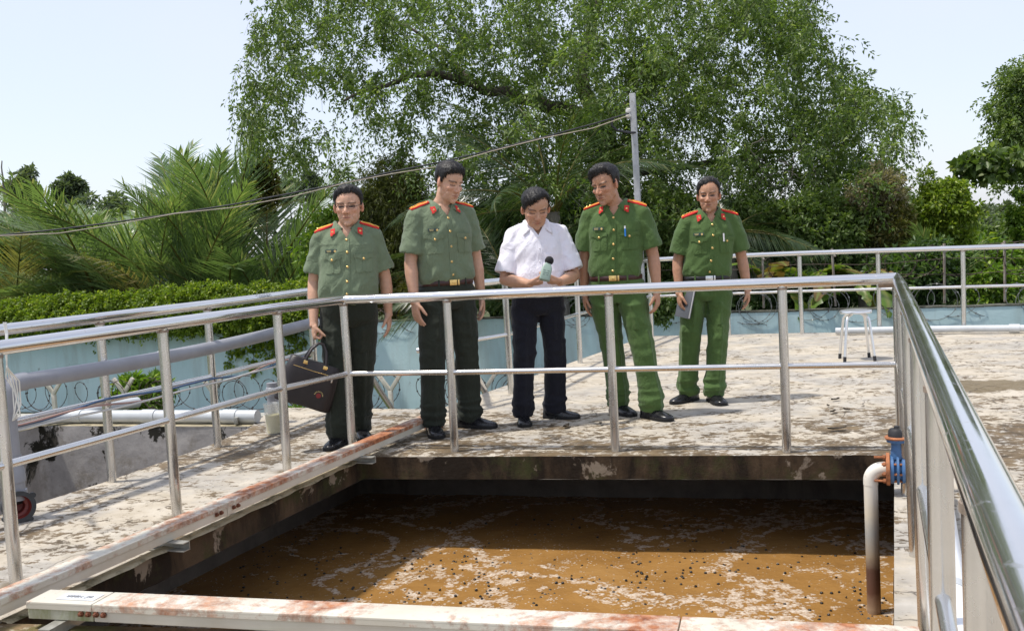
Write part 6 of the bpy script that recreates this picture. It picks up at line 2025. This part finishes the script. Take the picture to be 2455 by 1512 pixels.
def limb(pts, r0, r1, wob=0.06, seed=0, n=10):
    """a bent, tapering limb through points"""
    P_ = []; m = len(pts)
    for i in range(m - 1):
        for k in range(6):
            t = k / 6
            a = pts[max(i - 1, 0)]; b_ = pts[i]; c_ = pts[i + 1]; d_ = pts[min(i + 2, m - 1)]
            P_.append(0.5 * ((2 * b_) + (c_ - a) * t + (2 * a - 5 * b_ + 4 * c_ - d_) * t * t + (3 * b_ - a - 3 * c_ + d_) * t ** 3))
    P_.append(pts[-1])
    L_ = len(P_)
    P_ = [p + Vector((noise.noise(Vector((i * 0.35, seed, 0))), noise.noise(Vector((i * 0.35, seed, 7))), noise.noise(Vector((i * 0.35, seed, 13))))) * wob for i, p in enumerate(P_)]
    return P_, [r0 + (r1 - r0) * (i / (L_ - 1)) ** 0.8 for i in range(L_)]

# ---------------------------------------------------------------- the big spreading tree
rng = np.random.default_rng(21)
TY = 18.5
tb = D(1490, 770, TY); tb.z = -1.5
tree = tag(empty('broadleaf_tree', tb), 'huge spreading leafy tree filling the sky above the men', 'tree')
def T(x, y, dy=0.0): return D(x, y, TY + dy)
fork = T(1440, 300)
trunk_p, trunk_r = limb([Vector((tb.x, tb.y, -1.6)), T(1500, 560), T(1470, 420), fork], 0.30, 0.21, 0.05, 1)
MB().tube(trunk_p, trunk_r, 14).build('trunk', M['bark'], tree, 60)
limbs = [
    ([fork, T(1340, 258), T(1230, 232, -.3), T(1130, 200, -.6), T(1040, 178, -.9), T(930, 200, -1.2), T(820, 240, -1.4)], 0.16, 0.02),
    ([fork, T(1395, 180, .6), T(1420, 60, .8), T(1440, -60, .8), T(1380, -160, .6)], 0.17, 0.05),
    ([fork, T(1560, 210, 1.5), T(1680, 120, 2.0), T(1790, 20, 2.2), T(1850, -80, 2.2)], 0.12, 0.02),
    ([T(1470, 420), T(1640, 400, .6), T(1800, 372, .8), T(1950, 356, 0.6), T(2040, 340, .4)], 0.09, 0.015),
    ([T(1130, 200, -.6), T(1050, 110, .3), T(930, 40, .8), T(800, -30, .8)], 0.05, 0.012),
    ([fork, T(1380, 380, .8), T(1250, 420, 1.0), T(1130, 430, 1.0)], 0.05, 0.01)]
for i, (pts, r0, r1) in enumerate(limbs):
    pp, rr = limb(pts, r0, r1, 0.07, 3 + i)
    MB().tube(pp, rr, 10).build('limb', M['bark'], tree, 60)
# dead pale twigs hanging on the right side
for i, (x, y) in enumerate(((1830, 330), (1870, 380), (1800, 440), (1690, 450), (1780, 500), (1900, 320))):
    pts = [T(x, y, -1.6), T(x + 30 * (1 if i % 2 else -1), y + 30, -1.7), T(x + 20 - i * 8, y + 75, -1.7), T(x - 10 + i * 6, y + 110, -1.75)]
    pp, rr = limb(pts, 0.014, 0.004, 0.10, 30 + i)
    o = MB().tube(pp, rr, 6)
    for k in range(3):
        a = pp[3 + k * 4]; o.tube([a, a + Vector((random.uniform(-.3, .3), -0.05, random.uniform(-.25, .1))), a + Vector((random.uniform(-.5, .5), -.08, random.uniform(-.5, 0)))], [0.007, 0.005, 0.003], 5)
    o.build('dead_twig', M['bark_pale'], tree, 60)
crown = [(572, -60), (600, 30), (598, 110), (582, 150), (600, 190), (578, 230), (585, 310), (625, 290), (648, 330), (672, 352), (695, 330), (712, 375), (735, 350), (770, 320), (800, 330), (825, 380), (850, 430), (900, 430), (950, 440), (1010, 455), (1100, 440), (1160, 470), (1300, 480), (1420, 560), (1520, 600), (1650, 640), (1760, 620), (1900, 600), (2050, 560), (2150, 480), (2190, 420), (2150, 380), (2168, 330), (2172, 270), (2120, 225), (2080, 195), (2035, 175), (2015, 90), (1965, 55), (1975, -60)]
gaps = [(1050, 75, 30), (1062, 115, 26), (1010, 345, 34), (900, 350, 26), (1195, 335, 24), (1215, 178, 16), (775, 375, 36), (840, 345, 20), (1670, 60, 14), (1770, 140, 13), (1880, 260, 12), (1890, 345, 16), (1480, 195, 12), (1640, 200, 10), (640, 250, 22), (690, 300, 18), (1130, 385, 16), (2090, 340, 14), (1560, 30, 10)]
ctr, rd_ = [], []
tries = 0
while len(ctr) < 1080 and tries < 40000:
    tries += 1
    x = rng.uniform(560, 2200); y = rng.uniform(-110, 640)
    if not in_poly(x, y, crown): continue
    edge_l = max(0.0, (760 - x) / 190)
    if x < 930 and y > 230 and rng.random() < 0.50: continue
    if x < 860 and y > 330 and rng.random() < 0.6: continue
    if rng.random() < 0.62 * edge_l: continue
    if any((x - a) ** 2 + (y - b_) ** 2 < (r * 0.9) ** 2 for a, b_, r in gaps) and rng.random() < 0.94: continue
    den = 0.62 + 0.5 * noise.noise(Vector((x * 0.011, y * 0.013, 2.2)))
    if rng.random() > den + (0.35 if (x > 1350 or y > 430) else 0.05): continue
    dy = rng.normal() * 1.5 - 0.2
    ctr.append(T(x, y, dy)); rd_.append(rng.uniform(0.26, 0.50))
foliage('crown', M['leaf'], tree, rng, np.array([tuple(p) for p in ctr]), np.array(rd_), 11, 13, 0.085, 0.036, 'tree', 0.65, 0.0, M['bark'], 0.006, 0.30)
# hanging sprays on the left margin
hp, hr = [], []
for (x, y) in ((600, 195), (612, 215), (630, 240), (605, 265), (598, 290), (622, 305), (640, 330), (660, 345), (690, 360), (712, 380), (730, 398), (610, 40), (620, 90), (640, 130), (598, 160), (650, 60), (665, 200), (690, 240), (715, 290), (742, 330), (800, 380), (823, 405), (842, 430), (760, 300)):
    for k in range(3 if x < 700 else 2):
        hp.append(tuple(T(x + rng.normal() * 14, y + rng.normal() * 14, -1.2 + rng.normal() * 0.5))); hr.append(rng.uniform(0.22, 0.36))
foliage('hanging_spray', M['leaf'], tree, rng, np.array(hp), np.array(hr), 7, 10, 0.085, 0.034, 'tree', 1.0, -0.2, M['bark'], 0.004, 0.5)

# ---------------------------------------------------------------- shrubs and far trees
def shrub(name, label, cat, px, py, rx, ry, Y, n, pal, L, W, seed, twigs=8, per=12, droop=0.4, up=0.3, depth=0.8, trunk=True, rad_k=0.33, group=None, base_z=-1.5, tw=None):
    r = np.random.default_rng(seed); pxm = Y / 2400.0
    c0 = D(px, py, Y)
    root = tag(empty(name, (c0.x, c0.y, base_z)), label, cat, group)
    if trunk:
        pp, rr = limb([Vector((c0.x, c0.y, base_z - 0.05)), Vector((c0.x + 0.1, c0.y, (base_z + c0.z) / 2)), c0 + Vector((0, 0, ry * pxm * 0.3))], max(0.035, rx * pxm * 0.07), 0.02, 0.06, seed)
        MB().tube(pp, rr, 8).build('trunk', M['bark'], root, 60)
        for k in range(4):
            e = D(px + r.uniform(-.7, .7) * rx, py + r.uniform(-.7, .4) * ry, Y + r.uniform(-.4, .4))
            pp, rr = limb([Vector((c0.x, c0.y, c0.z - ry * pxm * 0.5)), (c0 + e) / 2, e], max(0.02, rx * pxm * 0.03), 0.008, 0.05, seed + k)
            MB().tube(pp, rr, 6).build('branch', M['bark'], root, 60)
    cs = []
    while len(cs) < n:
        q = r.normal(size=3); q = q / np.linalg.norm(q) * r.random() ** 0.42
        lump = 1 + 0.55 * noise.noise(Vector((q[0] * 2.6 + seed * 1.37, q[1] * 2.6, q[2] * 2.6))) + 0.22 * noise.noise(Vector((q[0] * 6 + seed, q[1] * 6, q[2] * 6)))
        cs.append(tuple(c0 + Vector((q[0] * rx * pxm * lump, q[1] * depth * rx * pxm, q[2] * ry * pxm * lump))))
    rr_ = np.full(n, min(rx, ry) * pxm * rad_k) * r.uniform(0.7, 1.2, n)
    foliage('crown', M['leaf'], root, r, np.array(cs), rr_, twigs, per, L, W, pal, droop, up, tw, 0.006, 0.4)
    return root
shrub('far_tree', 'rounded grey-green tree far off at the left edge', 'tree', 58, 452, 38, 44, 60, 70, 'far', 0.30, 0.16, 1)
shrub('far_tree', 'small far tree just left of the big palm fronds', 'tree', 165, 456, 30, 30, 60, 50, 'far', 0.30, 0.16, 2)
shrub('far_tree', 'feathery far tree behind the first man on his left', 'tree', 742, 450, 34, 62, 38, 46, 'far', 0.13, 0.06, 3, 7, 9, droop=0.2, up=0.6)
shrub('far_tree', 'low far tree between palms and the first man', 'tree', 690, 455, 28, 36, 40, 36, 'far', 0.15, 0.07, 4, 7, 9)
shrub('reddish_tree', 'tree with reddish brown young leaves behind the palm fronds', 'tree', 618, 450, 46, 95, 23, 75, 'olive', 0.13, 0.06, 5)
shrub('bamboo_clump', 'feathery yellowish bamboo clump between the first two men', 'bamboo', 950, 560, 92, 175, 17.5, 330, 'bamboo', 0.13, 0.020, 6, 8, 14, 0.9, 0.5, 0.6, tw=M['bark_pale'])
shrub('bamboo_clump', 'loose light green bushes behind the first man at the wall', 'bush', 800, 610, 70, 95, 17.0, 150, 'bright', 0.10, 0.045, 7)
shrub('dry_bush', 'greyish brown drying bush to the right of the tree', 'bush', 2105, 470, 58, 60, 15.8, 120, 'dry', 0.07, 0.030, 8, 8, 12, 0.2, 0.3, tw=M['bark_pale'])
shrub('dry_bush', 'lower part of the drying bush, mixed with green', 'bush', 2140, 555, 56, 66, 15.7, 110, 'olive', 0.07, 0.032, 88, 8, 12, 0.3, 0.3, tw=M['bark_pale'])
shrub('yellow_bush', 'bright yellow-green bush at right below the open sky', 'bush', 2262, 520, 70, 92, 16.0, 210, 'hedge', 0.075, 0.042, 9, 9, 13)
shrub('leafy_bush', 'dense mid green bush right of the fifth man', 'bush', 1960, 580, 120, 110, 16.0, 320, 'tree', 0.095, 0.045, 10)
shrub('leafy_bush', 'dense dark bush directly behind the fifth man', 'bush', 1790, 590, 110, 110, 16.3, 300, 'tree', 0.09, 0.042, 11)
shrub('leafy_bush', 'dense dark green bush behind the fourth man', 'bush', 1590, 590, 115, 130, 16.8, 330, 'tree', 0.09, 0.042, 12)
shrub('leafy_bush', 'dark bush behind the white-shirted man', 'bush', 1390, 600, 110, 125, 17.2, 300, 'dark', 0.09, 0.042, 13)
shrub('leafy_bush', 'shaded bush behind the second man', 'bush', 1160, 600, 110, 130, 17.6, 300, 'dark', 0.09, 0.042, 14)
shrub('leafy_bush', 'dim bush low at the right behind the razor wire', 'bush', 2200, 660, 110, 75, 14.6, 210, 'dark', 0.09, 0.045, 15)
shrub('bright_shrub', 'light green shrub behind the wire posts at far right', 'bush', 2385, 690, 62, 50, 14.0, 110, 'bright', 0.085, 0.050, 16)
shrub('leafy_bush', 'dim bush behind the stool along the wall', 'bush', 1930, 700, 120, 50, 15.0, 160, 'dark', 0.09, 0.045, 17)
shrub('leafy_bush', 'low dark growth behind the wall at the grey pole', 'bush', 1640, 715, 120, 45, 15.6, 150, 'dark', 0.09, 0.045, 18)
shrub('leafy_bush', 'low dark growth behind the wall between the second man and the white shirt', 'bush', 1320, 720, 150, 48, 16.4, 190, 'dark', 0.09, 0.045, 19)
shrub('leafy_bush', 'low growth behind the wall right of the first man', 'bush', 1010, 715, 110, 55, 16.9, 170, 'olive', 0.09, 0.04, 20)
shrub('edge_tree', 'tall dark tree cut by the right picture edge', 'tree', 2490, 300, 115, 150, 22, 380, 'tree', 0.085, 0.045, 22, 9, 13, droop=0.5)
shrub('ivy_trunk', 'upright tree trunk wrapped in creeper at the right edge', 'tree', 2466, 560, 36, 120, 17.5, 150, 'bright', 0.07, 0.04, 23)
shrub('broadleaf_branch', 'low branch of large round leaves at upper right', 'tree', 2385, 395, 95, 34, 17.8, 40, 'tree', 0.15, 0.11, 24, 5, 6, 0.1, 0.4, trunk=False, tw=M['bark'])
shrub('far_tree', 'hazy far trees at right beyond the bushes', 'tree', 2370, 520, 70, 26, 70, 70, 'far', 0.4, 0.2, 25)
shrub('far_tree', 'hazy low far trees at right, farther left', 'tree', 2230, 530, 70, 20, 75, 60, 'far', 0.4, 0.2, 26)
shrub('far_tree', 'low far trees behind the palms at left', 'tree', 300, 540, 330, 60, 55, 200, 'far', 0.35, 0.18, 27, trunk=False)
shrub('young_shrub', 'light green young shrub between the two walls at left', 'bush', 345, 945, 72, 38, 13.4, 70, 'bright', 0.11, 0.045, 28, 6, 9, 0.3, 0.6)
shrub('weed', 'small bright weed at the walkway edge near the beaker', 'weed', 712, 993, 22, 14, 8.1, 9, 'bright', 0.06, 0.035, 29, 4, 5, 0.1, 0.6, trunk=False, base_z=-0.05)
shrub('wall_spray', 'leafy spray hanging over the blue wall by the fourth man\'s hand', 'vine', 1583, 725, 34, 44, 14.2, 34, 'tree', 0.075, 0.04, 30, 6, 8, 0.8, -0.2, trunk=False, base_z=0.1)
for i_, (x_, y_, rx_, ry_, Y_, lb_) in enumerate(((2300, 560, 90, 60, 34, 'mid-distance bushes at right below the ivy trunk'), (2430, 580, 80, 70, 28, 'bushes at the right edge behind the last railing post'), (2180, 570, 80, 70, 26, 'bushes behind the dry brown bush'), (2330, 640, 120, 60, 17, 'green thicket above the blue wall at far right'), (40, 600, 120, 70, 26, 'bushes behind the leftmost palms'), (240, 590, 140, 70, 26, 'bushes filling the gap behind the left palms'), (430, 600, 120, 70, 26, 'bushes behind the broad palm'), (830, 590, 70, 80, 24, 'light bushes behind the first man\'s shoulder'))):
    shrub('thicket', lb_, 'bush', x_, y_, rx_, ry_, Y_, 150, ('far', 'tree', 'tree', 'bright', 'tree', 'tree', 'dark', 'bamboo')[i_], 0.12, 0.06, 60 + i_, 8, 11)
# bare dead tree, far left
dt = tag(empty('dead_tree', D(14, 640, 30) - Vector((0, 0, 1.0))), 'thin bare dead tree at the left picture edge', 'tree')
b0 = D(18, 640, 30)
pp, rr = limb([b0, D(14, 540, 30), D(8, 450, 30), D(4, 385, 30)], 0.07, 0.015, 0.05, 77)
MB().tube(pp, rr, 6).build('trunk', M['bark_pale'], dt, 60)
for k, (y, dx, dy) in enumerate(((540, 26, -50), (500, -30, -60), (470, 22, -55), (440, -22, -40), (560, -30, -40), (520, 34, -30))):
    pp, rr = limb([D(12, y, 30), D(12 + dx * 0.5, y + dy * 0.4, 30), D(12 + dx, y + dy, 30)], 0.022, 0.006, 0.05, 80 + k)
    MB().tube(pp, rr, 5).build('branch', M['bark_pale'], dt, 60)

# ---------------------------------------------------------------- creeper hedge on the blue wall and vines down its face
r = np.random.default_rng(41)
hedge = tag(empty('creeper_hedge', wall_pt(-6) + Vector((0, 0, 0.05))), 'thick yellow-green creeper covering the fence on the wall at left', 'creeper')
cs = []
x0, x1 = wall_pt(-11.5), wall_pt(-2.55)
while len(cs) < 1350:
    t = r.random(); p = x0.lerp(x1, t)
    px = None
    hgt = 0.50 + 0.14 * t + 0.03 * math.sin(t * 21) + 0.08 * noise.noise(Vector((t * 30, 0, 0))) + 0.10 * t
    if t < 0.1: hgt *= 0.8
    s = r.random()
    z = 0.02 + (hgt) * s
    off_ = 0.34 * (0.35 + 0.65 * math.sin(math.pi * min(1, s * 0.8 + 0.15))) * r.uniform(-0.5, 1.0)
    cs.append(tuple(p + wn_ * (off_ + 0.12) + Vector((0, 0, z))))
foliage('foliage', M['leaf'], hedge, r, np.array(cs), r.uniform(0.12, 0.20, len(cs)), 9, 11, 0.058, 0.036, 'hedge', 0.3, 0.6)
cs = []
vine = tag(empty('wall_vine', wall_pt(-5.5) + Vector((0, 0, -1.4))), 'thin creeper strands hanging down the blue wall at left', 'vine')
for (x, ln) in [(600, 120), (625, 90), (655, 150), (560, 70), (690, 170), (705, 130), (575, 60), (725, 150), (645, 60), (610, 45), (540, 90), (830, 90)]:
    for s_ in range(700):
        p = WA.lerp(WB, s_ / 699)
        q = CAM_R.transposed() @ (p - Vector((0, 0, CAM_H)))
        if 1227.5 + 2400 * q.x / -q.z > x: break
    Lz = ln / 2400 * p.y * 1.05
    pts = []
    for k in range(9):
        t = k / 8
        pnt = p + wn_ * 0.03 + wd * (0.08 * noise.noise(Vector((x, t * 3, 0))) + 0.05 * t) + Vector((0, 0, 0.05 - Lz * t))
        pts.append(pnt)
        for m_ in range(3 if t < 0.95 else 1):
            if r.random() < 0.8: cs.append(tuple(pnt + wd * r.normal() * 0.05 + Vector((0, 0, r.normal() * 0.03))))
    MB().tube(pts, 0.005, 5).build('stem', M['bark'], vine, 60)
foliage('foliage', M['leaf'], vine, r, np.array(cs), r.uniform(0.04, 0.09, len(cs)), 3, 3, 0.075, 0.055, 'hedge', 0.6, 0.0)

# ---------------------------------------------------------------- palms
def frond_mesh(seed, L, width, bend, n, pal, droop=0.35, ragged=0.1, vee=0.5, col_shift=1.0):
    """a pinnate frond along +X, arching down in -Z; leaflets on both sides"""
    r = np.random.default_rng(seed)
    t = (np.arange(n) + 0.5) / n
    def spine(t): return np.stack([L * (t - 0.18 * bend * t ** 3), np.zeros_like(t), -bend * L * 0.55 * t ** 2.4], 1)
    V, F, C = [], [], []
    # midrib
    ts = np.linspace(0, 1, 12); sp = spine(ts); rr = 0.022 * (1 - 0.85 * ts) * (L / 2.5)
    k = 5
    a, b_, c_ = [np.array(q) for q in PAL[pal]]
    for i in range(12):
        for j in range(k):
            an = 2 * math.pi * j / k
            V.append(sp[i] + np.array([0, math.cos(an) * rr[i], math.sin(an) * rr[i]])); C.append(np.array([0.17, 0.15, 0.04]))
    for i in range(11):
        for j in range(k):
            F.append((i * k + j, i * k + (j + 1) % k, (i + 1) * k + (j + 1) % k, (i + 1) * k + j))
    for side in (-1, 1):
        for i in range(n):
            tt = 0.10 + 0.90 * t[i]
            p = spine(np.array([tt]))[0]; p2 = spine(np.array([min(1, tt + 0.02)]))[0]; tg = (p2 - p); tg = tg / (np.linalg.norm(tg) + 1e-9)
            if r.random() < ragged * 0.5: continue
            ll = width * (0.45 + 0.55 * math.sin(math.pi * min(1, 0.15 + tt * 0.9))) * (1 - 0.55 * max(0, tt - 0.8) / 0.2) * r.uniform(0.72, 1.12)
            out = np.array([0.0, side, 0.0])
            up = np.cross(tg, out) * side; up = up if up[2] > 0 else -up
            ang = 0.66 + 0.25 * (1 - tt) + r.normal() * 0.05
            d = tg * math.cos(ang) + out * math.sin(ang) * math.cos(vee) + up * math.sin(vee) * math.sin(ang)
            d = d / np.linalg.norm(d)
            wv = np.cross(d, up); wv = wv / np.linalg.norm(wv)
            w = 0.0078 * (L / 2.5) * r.uniform(0.85, 1.15)
            dr = droop * r.uniform(0.6, 1.4)
            if r.random() < ragged: dr *= 2.2
            base = len(V); cc = (a * (1 - 0.6) + b_ * 0.6) * r.uniform(0.75, 1.25) * col_shift
            if r.random() < 0.10: cc = c_ * r.uniform(0.8, 1.1)
            for q, (fr, wf) in enumerate(((0.0, 0.7), (0.35, 1.0), (0.7, 0.8), (1.0, 0.04))):
                pp_ = p + d * ll * fr + np.array([0, 0, -dr * ll * fr * fr * 0.6])
                V.append(pp_ + wv * w * wf); V.append(pp_ - wv * w * wf); C += [cc, cc * 0.93]
                if q:
                    F.append((base + 2 * q - 2, base + 2 * q - 1, base + 2 * q + 1, base + 2 * q))
    return fast_mesh('frond', np.array(V), np.array(F), np.array(C), smooth=False)
PAL['nipa'] = ((0.14, 0.215, 0.08), (0.225, 0.31, 0.125), (0.40, 0.41, 0.20))
PAL['nipa_dark'] = ((0.09, 0.145, 0.065), (0.155, 0.23, 0.10), (0.31, 0.34, 0.17))
PAL['coco'] = ((0.035, 0.065, 0.025), (0.07, 0.11, 0.04), (0.14, 0.16, 0.06))
FR = {}
def frond_lib(key, pal, L, width, bends, droop, ragged=0.08, vee=0.5, n=86):
    FR[key] = []
    for i, bd_ in enumerate(bends):
        me = frond_mesh(100 + i + hash(key) % 1 + len(FR) * 17, L, width, bd_, n, pal, droop, ragged, vee)
        me.materials.append(M['frond']); FR[key].append(me)
frond_lib('nipa', 'nipa', 3.0, 0.74, (0.35, 0.6, 0.85, 1.05), 0.45, 0.18, 0.35)
frond_lib('nipa_dark', 'nipa_dark', 3.0, 0.74, (0.3, 0.5, 0.8, 1.0), 0.45, 0.18, 0.35)
frond_lib('coco', 'coco', 3.0, 0.60, (0.7, 1.0, 1.2, 0.5), 0.9, 0.15, 0.1)
PAL['nipa_old'] = ((0.20, 0.19, 0.07), (0.30, 0.27, 0.12), (0.38, 0.30, 0.15))
for k_ in ('nipa', 'nipa_dark'):
    me_ = frond_mesh(900 + len(k_), 3.0, 0.70, 0.9, 70, 'nipa_old', 0.7, 0.35, 0.3)
    me_.materials.append(M['frond']); FR[k_].append(me_)
def palm(name, label, base, specs, key, seed, trunk_h=0.0, group=None):
    """specs: (azimuth deg seen from above, 0 = to the right; elevation deg; length factor)"""
    r = random.Random(seed)
    root = tag(empty(name, base), label, 'palm', group)
    top = Vector(base) + Vector((0, 0, trunk_h))
    if trunk_h > 0.3:
        pp, rr = limb([Vector(base), Vector(base) + Vector((0.06, 0, trunk_h * 0.5)), top], 0.16, 0.11, 0.03, seed)
        MB().tube(pp, rr, 10).build('trunk', M['bark_pale'], root, 60)
    else:
        MB().lathe(Vector(base), [(0.22, 0.0), (0.20, 0.2), (0.12, 0.45), (0.05, 0.6)], 10).build('stump', M['bark'], root, 60)
    for i, (az, el_, lf) in enumerate(specs):
        me = FR[key][r.randrange(len(FR[key]))]
        o = bpy.data.objects.new('frond', me); COL.objects.link(o); o.parent = root
        o.location = top - Vector(base) + Vector((r.uniform(-.08, .08), r.uniform(-.08, .08), 0))
        o.rotation_mode = 'QUATERNION'
        q = Matrix.Rotation(rad(az), 3, 'Z') @ Matrix.Rotation(-rad(el_), 3, 'Y') @ Matrix.Rotation(r.uniform(-0.9, 0.9), 3, 'X')
        o.rotation_quaternion = q.to_quaternion()
        o.scale = (lf, lf * r.uniform(0.9, 1.1), lf)
    return root
def fan(seed, n, el0=35, el1=85, l0=0.8, l1=1.3, az=None):
    r = random.Random(seed); out = []
    for i in range(n):
        a = (360 * i / n + r.uniform(-20, 20)) if az is None else r.uniform(*az)
        out.append((a, r.uniform(el0, el1), r.uniform(l0, l1)))
    return out
def gbase(x, Y, z=-1.3):
    p = D(x, 700, Y); return Vector((p.x, p.y, z))
nip = [  # px, distance, fronds, length range, key, label
    (10, 19.6, 14, 0.85, 1.22, 'nipa', 'yellowish nipa palm clump at the left picture edge'),
    (135, 20.6, 13, 0.9, 1.25, 'nipa', 'nipa palm clump second from the left edge'),
    (270, 20.4, 15, 1.2, 1.72, 'nipa', 'tall light green nipa palm with feathery tops left of centre'),
    (385, 19.4, 15, 1.15, 1.65, 'nipa', 'broad light nipa palm just left of the darkest one'),
    (545, 19.8, 16, 1.2, 1.78, 'nipa_dark', 'tallest dark nipa palm with upright fronds'),
    (465, 21.0, 10, 1.1, 1.55, 'nipa_dark', 'dark nipa palm half hidden between two taller ones'),
    (650, 18.9, 12, 0.8, 1.2, 'nipa_dark', 'low dark nipa palm right of the tallest one'),
    (750, 18.4, 9, 0.6, 0.9, 'nipa', 'small nipa palm behind the first man\'s shoulder')]
for i, (x, Y, n, l0, l1, key, lb) in enumerate(nip):
    palm('nipa_palm', lb, gbase(x, Y + 2.2), fan(200 + i, n, 56, 87, l0 * 1.12, l1 * 1.15) + fan(260 + i, 3, 35, 60, l0 * 0.8, l1 * 0.8, (160, 200)) + fan(280 + i, 3, 35, 60, l0 * 0.8, l1 * 0.8, (-20, 20)), key, 300 + i, 0, 'nipa palms beyond the wall')
# extra erect fronds that make the skyline
for (x, Y, specs, key, lb) in ((500, 21.0, [(110, 76, 1.82), (85, 84, 1.88), (60, 80, 1.75), (130, 72, 1.65)], 'nipa_dark', 'upright dark fronds rising highest against the sky'), (610, 21.2, [(55, 76, 1.86), (70, 80, 1.8), (25, 66, 1.7)], 'nipa', 'pale upright frond leaning right beside the darkest palm'), (375, 22.0, [(60, 82, 1.82), (175, 62, 1.8), (160, 68, 1.85), (185, 56, 1.7)], 'nipa', 'pale feathery fronds arching left against the sky')):
    palm('nipa_palm', lb, gbase(x, Y), [(a_, e_, l_ * 1.15) for a_, e_, l_ in specs], key, int(x), 0, 'nipa palms beyond the wall')
# coconut palm behind the white-shirted man, and a young one behind the fifth man
palm('coconut_palm', 'dark coconut palm with drooping fronds behind the white-shirted man', gbase(1335, 15.6, -1.5), [(180, 55, .8), (200, 30, .85), (230, 20, .8), (260, 50, .7), (300, 35, .8), (330, 45, .85), (0, 60, .8), (30, 70, .8), (150, 70, .85), (90, 75, .9), (270, 65, .8), (215, 45, .8), (190, 8, 0.75)], 'coco', 9, 3.15)
palm('coconut_palm', 'dark palm fronds low beside the second man\'s shoulder', gbase(1235, 15.3, -1.5), [(180, 40, .72), (200, 20, .72), (165, 55, .75), (225, 30, .7), (140, 65, .7), (0, 65, .6), (60, 70, .6), (250, 40, .6)], 'coco', 19, 1.75)
palm('coconut_palm', 'young coconut palm with hanging fronds behind the fifth man', gbase(1745, 15.6, -1.5), [(0, 15, .55), (-30, 5, .55), (20, 35, .5), (180, 20, .5), (240, 10, .55), (90, 60, .55), (310, 0, .6), (340, -10, .6), (280, -20, .55)], 'coco', 29, 2.7)
# nipa fronds on the right
palm('nipa_palm', 'green nipa fronds rising right of the railing corner', gbase(2150, 14.9), [(100, 82, .86), (60, 70, .82), (130, 75, .8), (30, 60, .75), (160, 60, .7)], 'nipa_dark', 39, 0, 'nipa palms beyond the wall')
palm('nipa_palm', 'pale nipa frond arching right over the back railing', gbase(2165, 14.2), [(25, 66, .92), (15, 60, .85)], 'nipa', 49, 0, 'nipa palms beyond the wall')
palm('nipa_palm', 'spreading nipa palm below the ivy trunk at far right', gbase(2330, 15.6), fan(59, 9, 30, 75, 0.7, 1.0), 'nipa', 59, 0, 'nipa palms beyond the wall')
palm('nipa_palm', 'single upright palm frond against the sky at right', gbase(2225, 18.0), [(70, 68, 1.25), (40, 60, 1.2)], 'nipa', 69, 0, 'nipa palms beyond the wall')

# ---------------------------------------------------------------- banana plants on the right
PAL['banana'] = ((0.06, 0.12, 0.02), (0.13, 0.22, 0.035), (0.32, 0.30, 0.07))
def banana_leaf(seed, dead=False):
    r = np.random.default_rng(seed); V, F, C = [], [], []
    L, n = 1.3, 26
    rows = []
    for i in range(n + 1):
        t = i / n
        x = L * (t - 0.25 * t ** 3); z = 0.25 * L * t - 0.75 * L * t ** 2.2
        w = 0.19 * math.sin(math.pi * min(1.0, 0.10 + t * 0.88)) ** 0.7
        tear = 1.0 - (0.35 if r.random() < 0.3 else 0.0)
        c = np.array(PAL['banana'][1] if not dead else (0.20, 0.13, 0.05)) * r.uniform(0.7, 1.2)
        if r.random() < 0.12: c = np.array(PAL['banana'][2])
        b0 = len(V)
        for s_, k in ((-1, 1), (-0.5, .6), (0, 0), (0.5, .6), (1, 1)):
            V.append(np.array([x, s_ * w * tear, z - 0.10 * abs(s_) * w * 3 * k + 0.02 * r.normal() * abs(s_)])); C.append(c * (0.9 if s_ < 0 else 1.05) if s_ else np.array([0.25, 0.28, 0.08]))
        if i:
            for j in range(4):
                F.append((b0 - 5 + j, b0 - 4 + j, b0 + j + 1, b0 + j))
    me = fast_mesh('blade', np.array(V), np.array(F), np.array(C), smooth=True); me.materials.append(M['frond']); return me
BL = [banana_leaf(i) for i in range(4)] + [banana_leaf(9, True)]
for i, (x, Y, n, lb) in enumerate(((1850, 14.9, 6, 'banana plant just right of the fifth man'), (1960, 14.6, 7, 'banana plant with drooping leaves above the stool'), (2065, 14.4, 7, 'banana plant with torn leaves left of the railing corner'), (2130, 15.2, 5, 'banana plant half hidden at the railing corner'))):
    b = gbase(x, Y, -0.9); r_ = random.Random(i + 5)
    root = tag(empty('banana_plant', b), lb, 'banana plant', 'banana plants beyond the wall')
    MB().tube([b, b + Vector((0.03, 0, 0.7)), b + Vector((0.0, 0, 1.25))], [0.09, 0.075, 0.05], 10).build('stem', M['bark_pale'], root, 60)
    for k in range(n):
        me = BL[r_.randrange(5)]
        o = bpy.data.objects.new('leaf', me); COL.objects.link(o); o.parent = root
        o.location = (0, 0, 1.2 + r_.uniform(-.12, .1)); o.rotation_mode = 'QUATERNION'
        o.rotation_quaternion = (Matrix.Rotation(rad(r_.uniform(170, 370)), 3, 'Z') @ Matrix.Rotation(-rad(r_.uniform(5, 65)), 3, 'Y') @ Matrix.Rotation(r_.uniform(-.5, .5), 3, 'X')).to_quaternion()
        s = r_.uniform(0.6, 0.95); o.scale = (s, s, s)
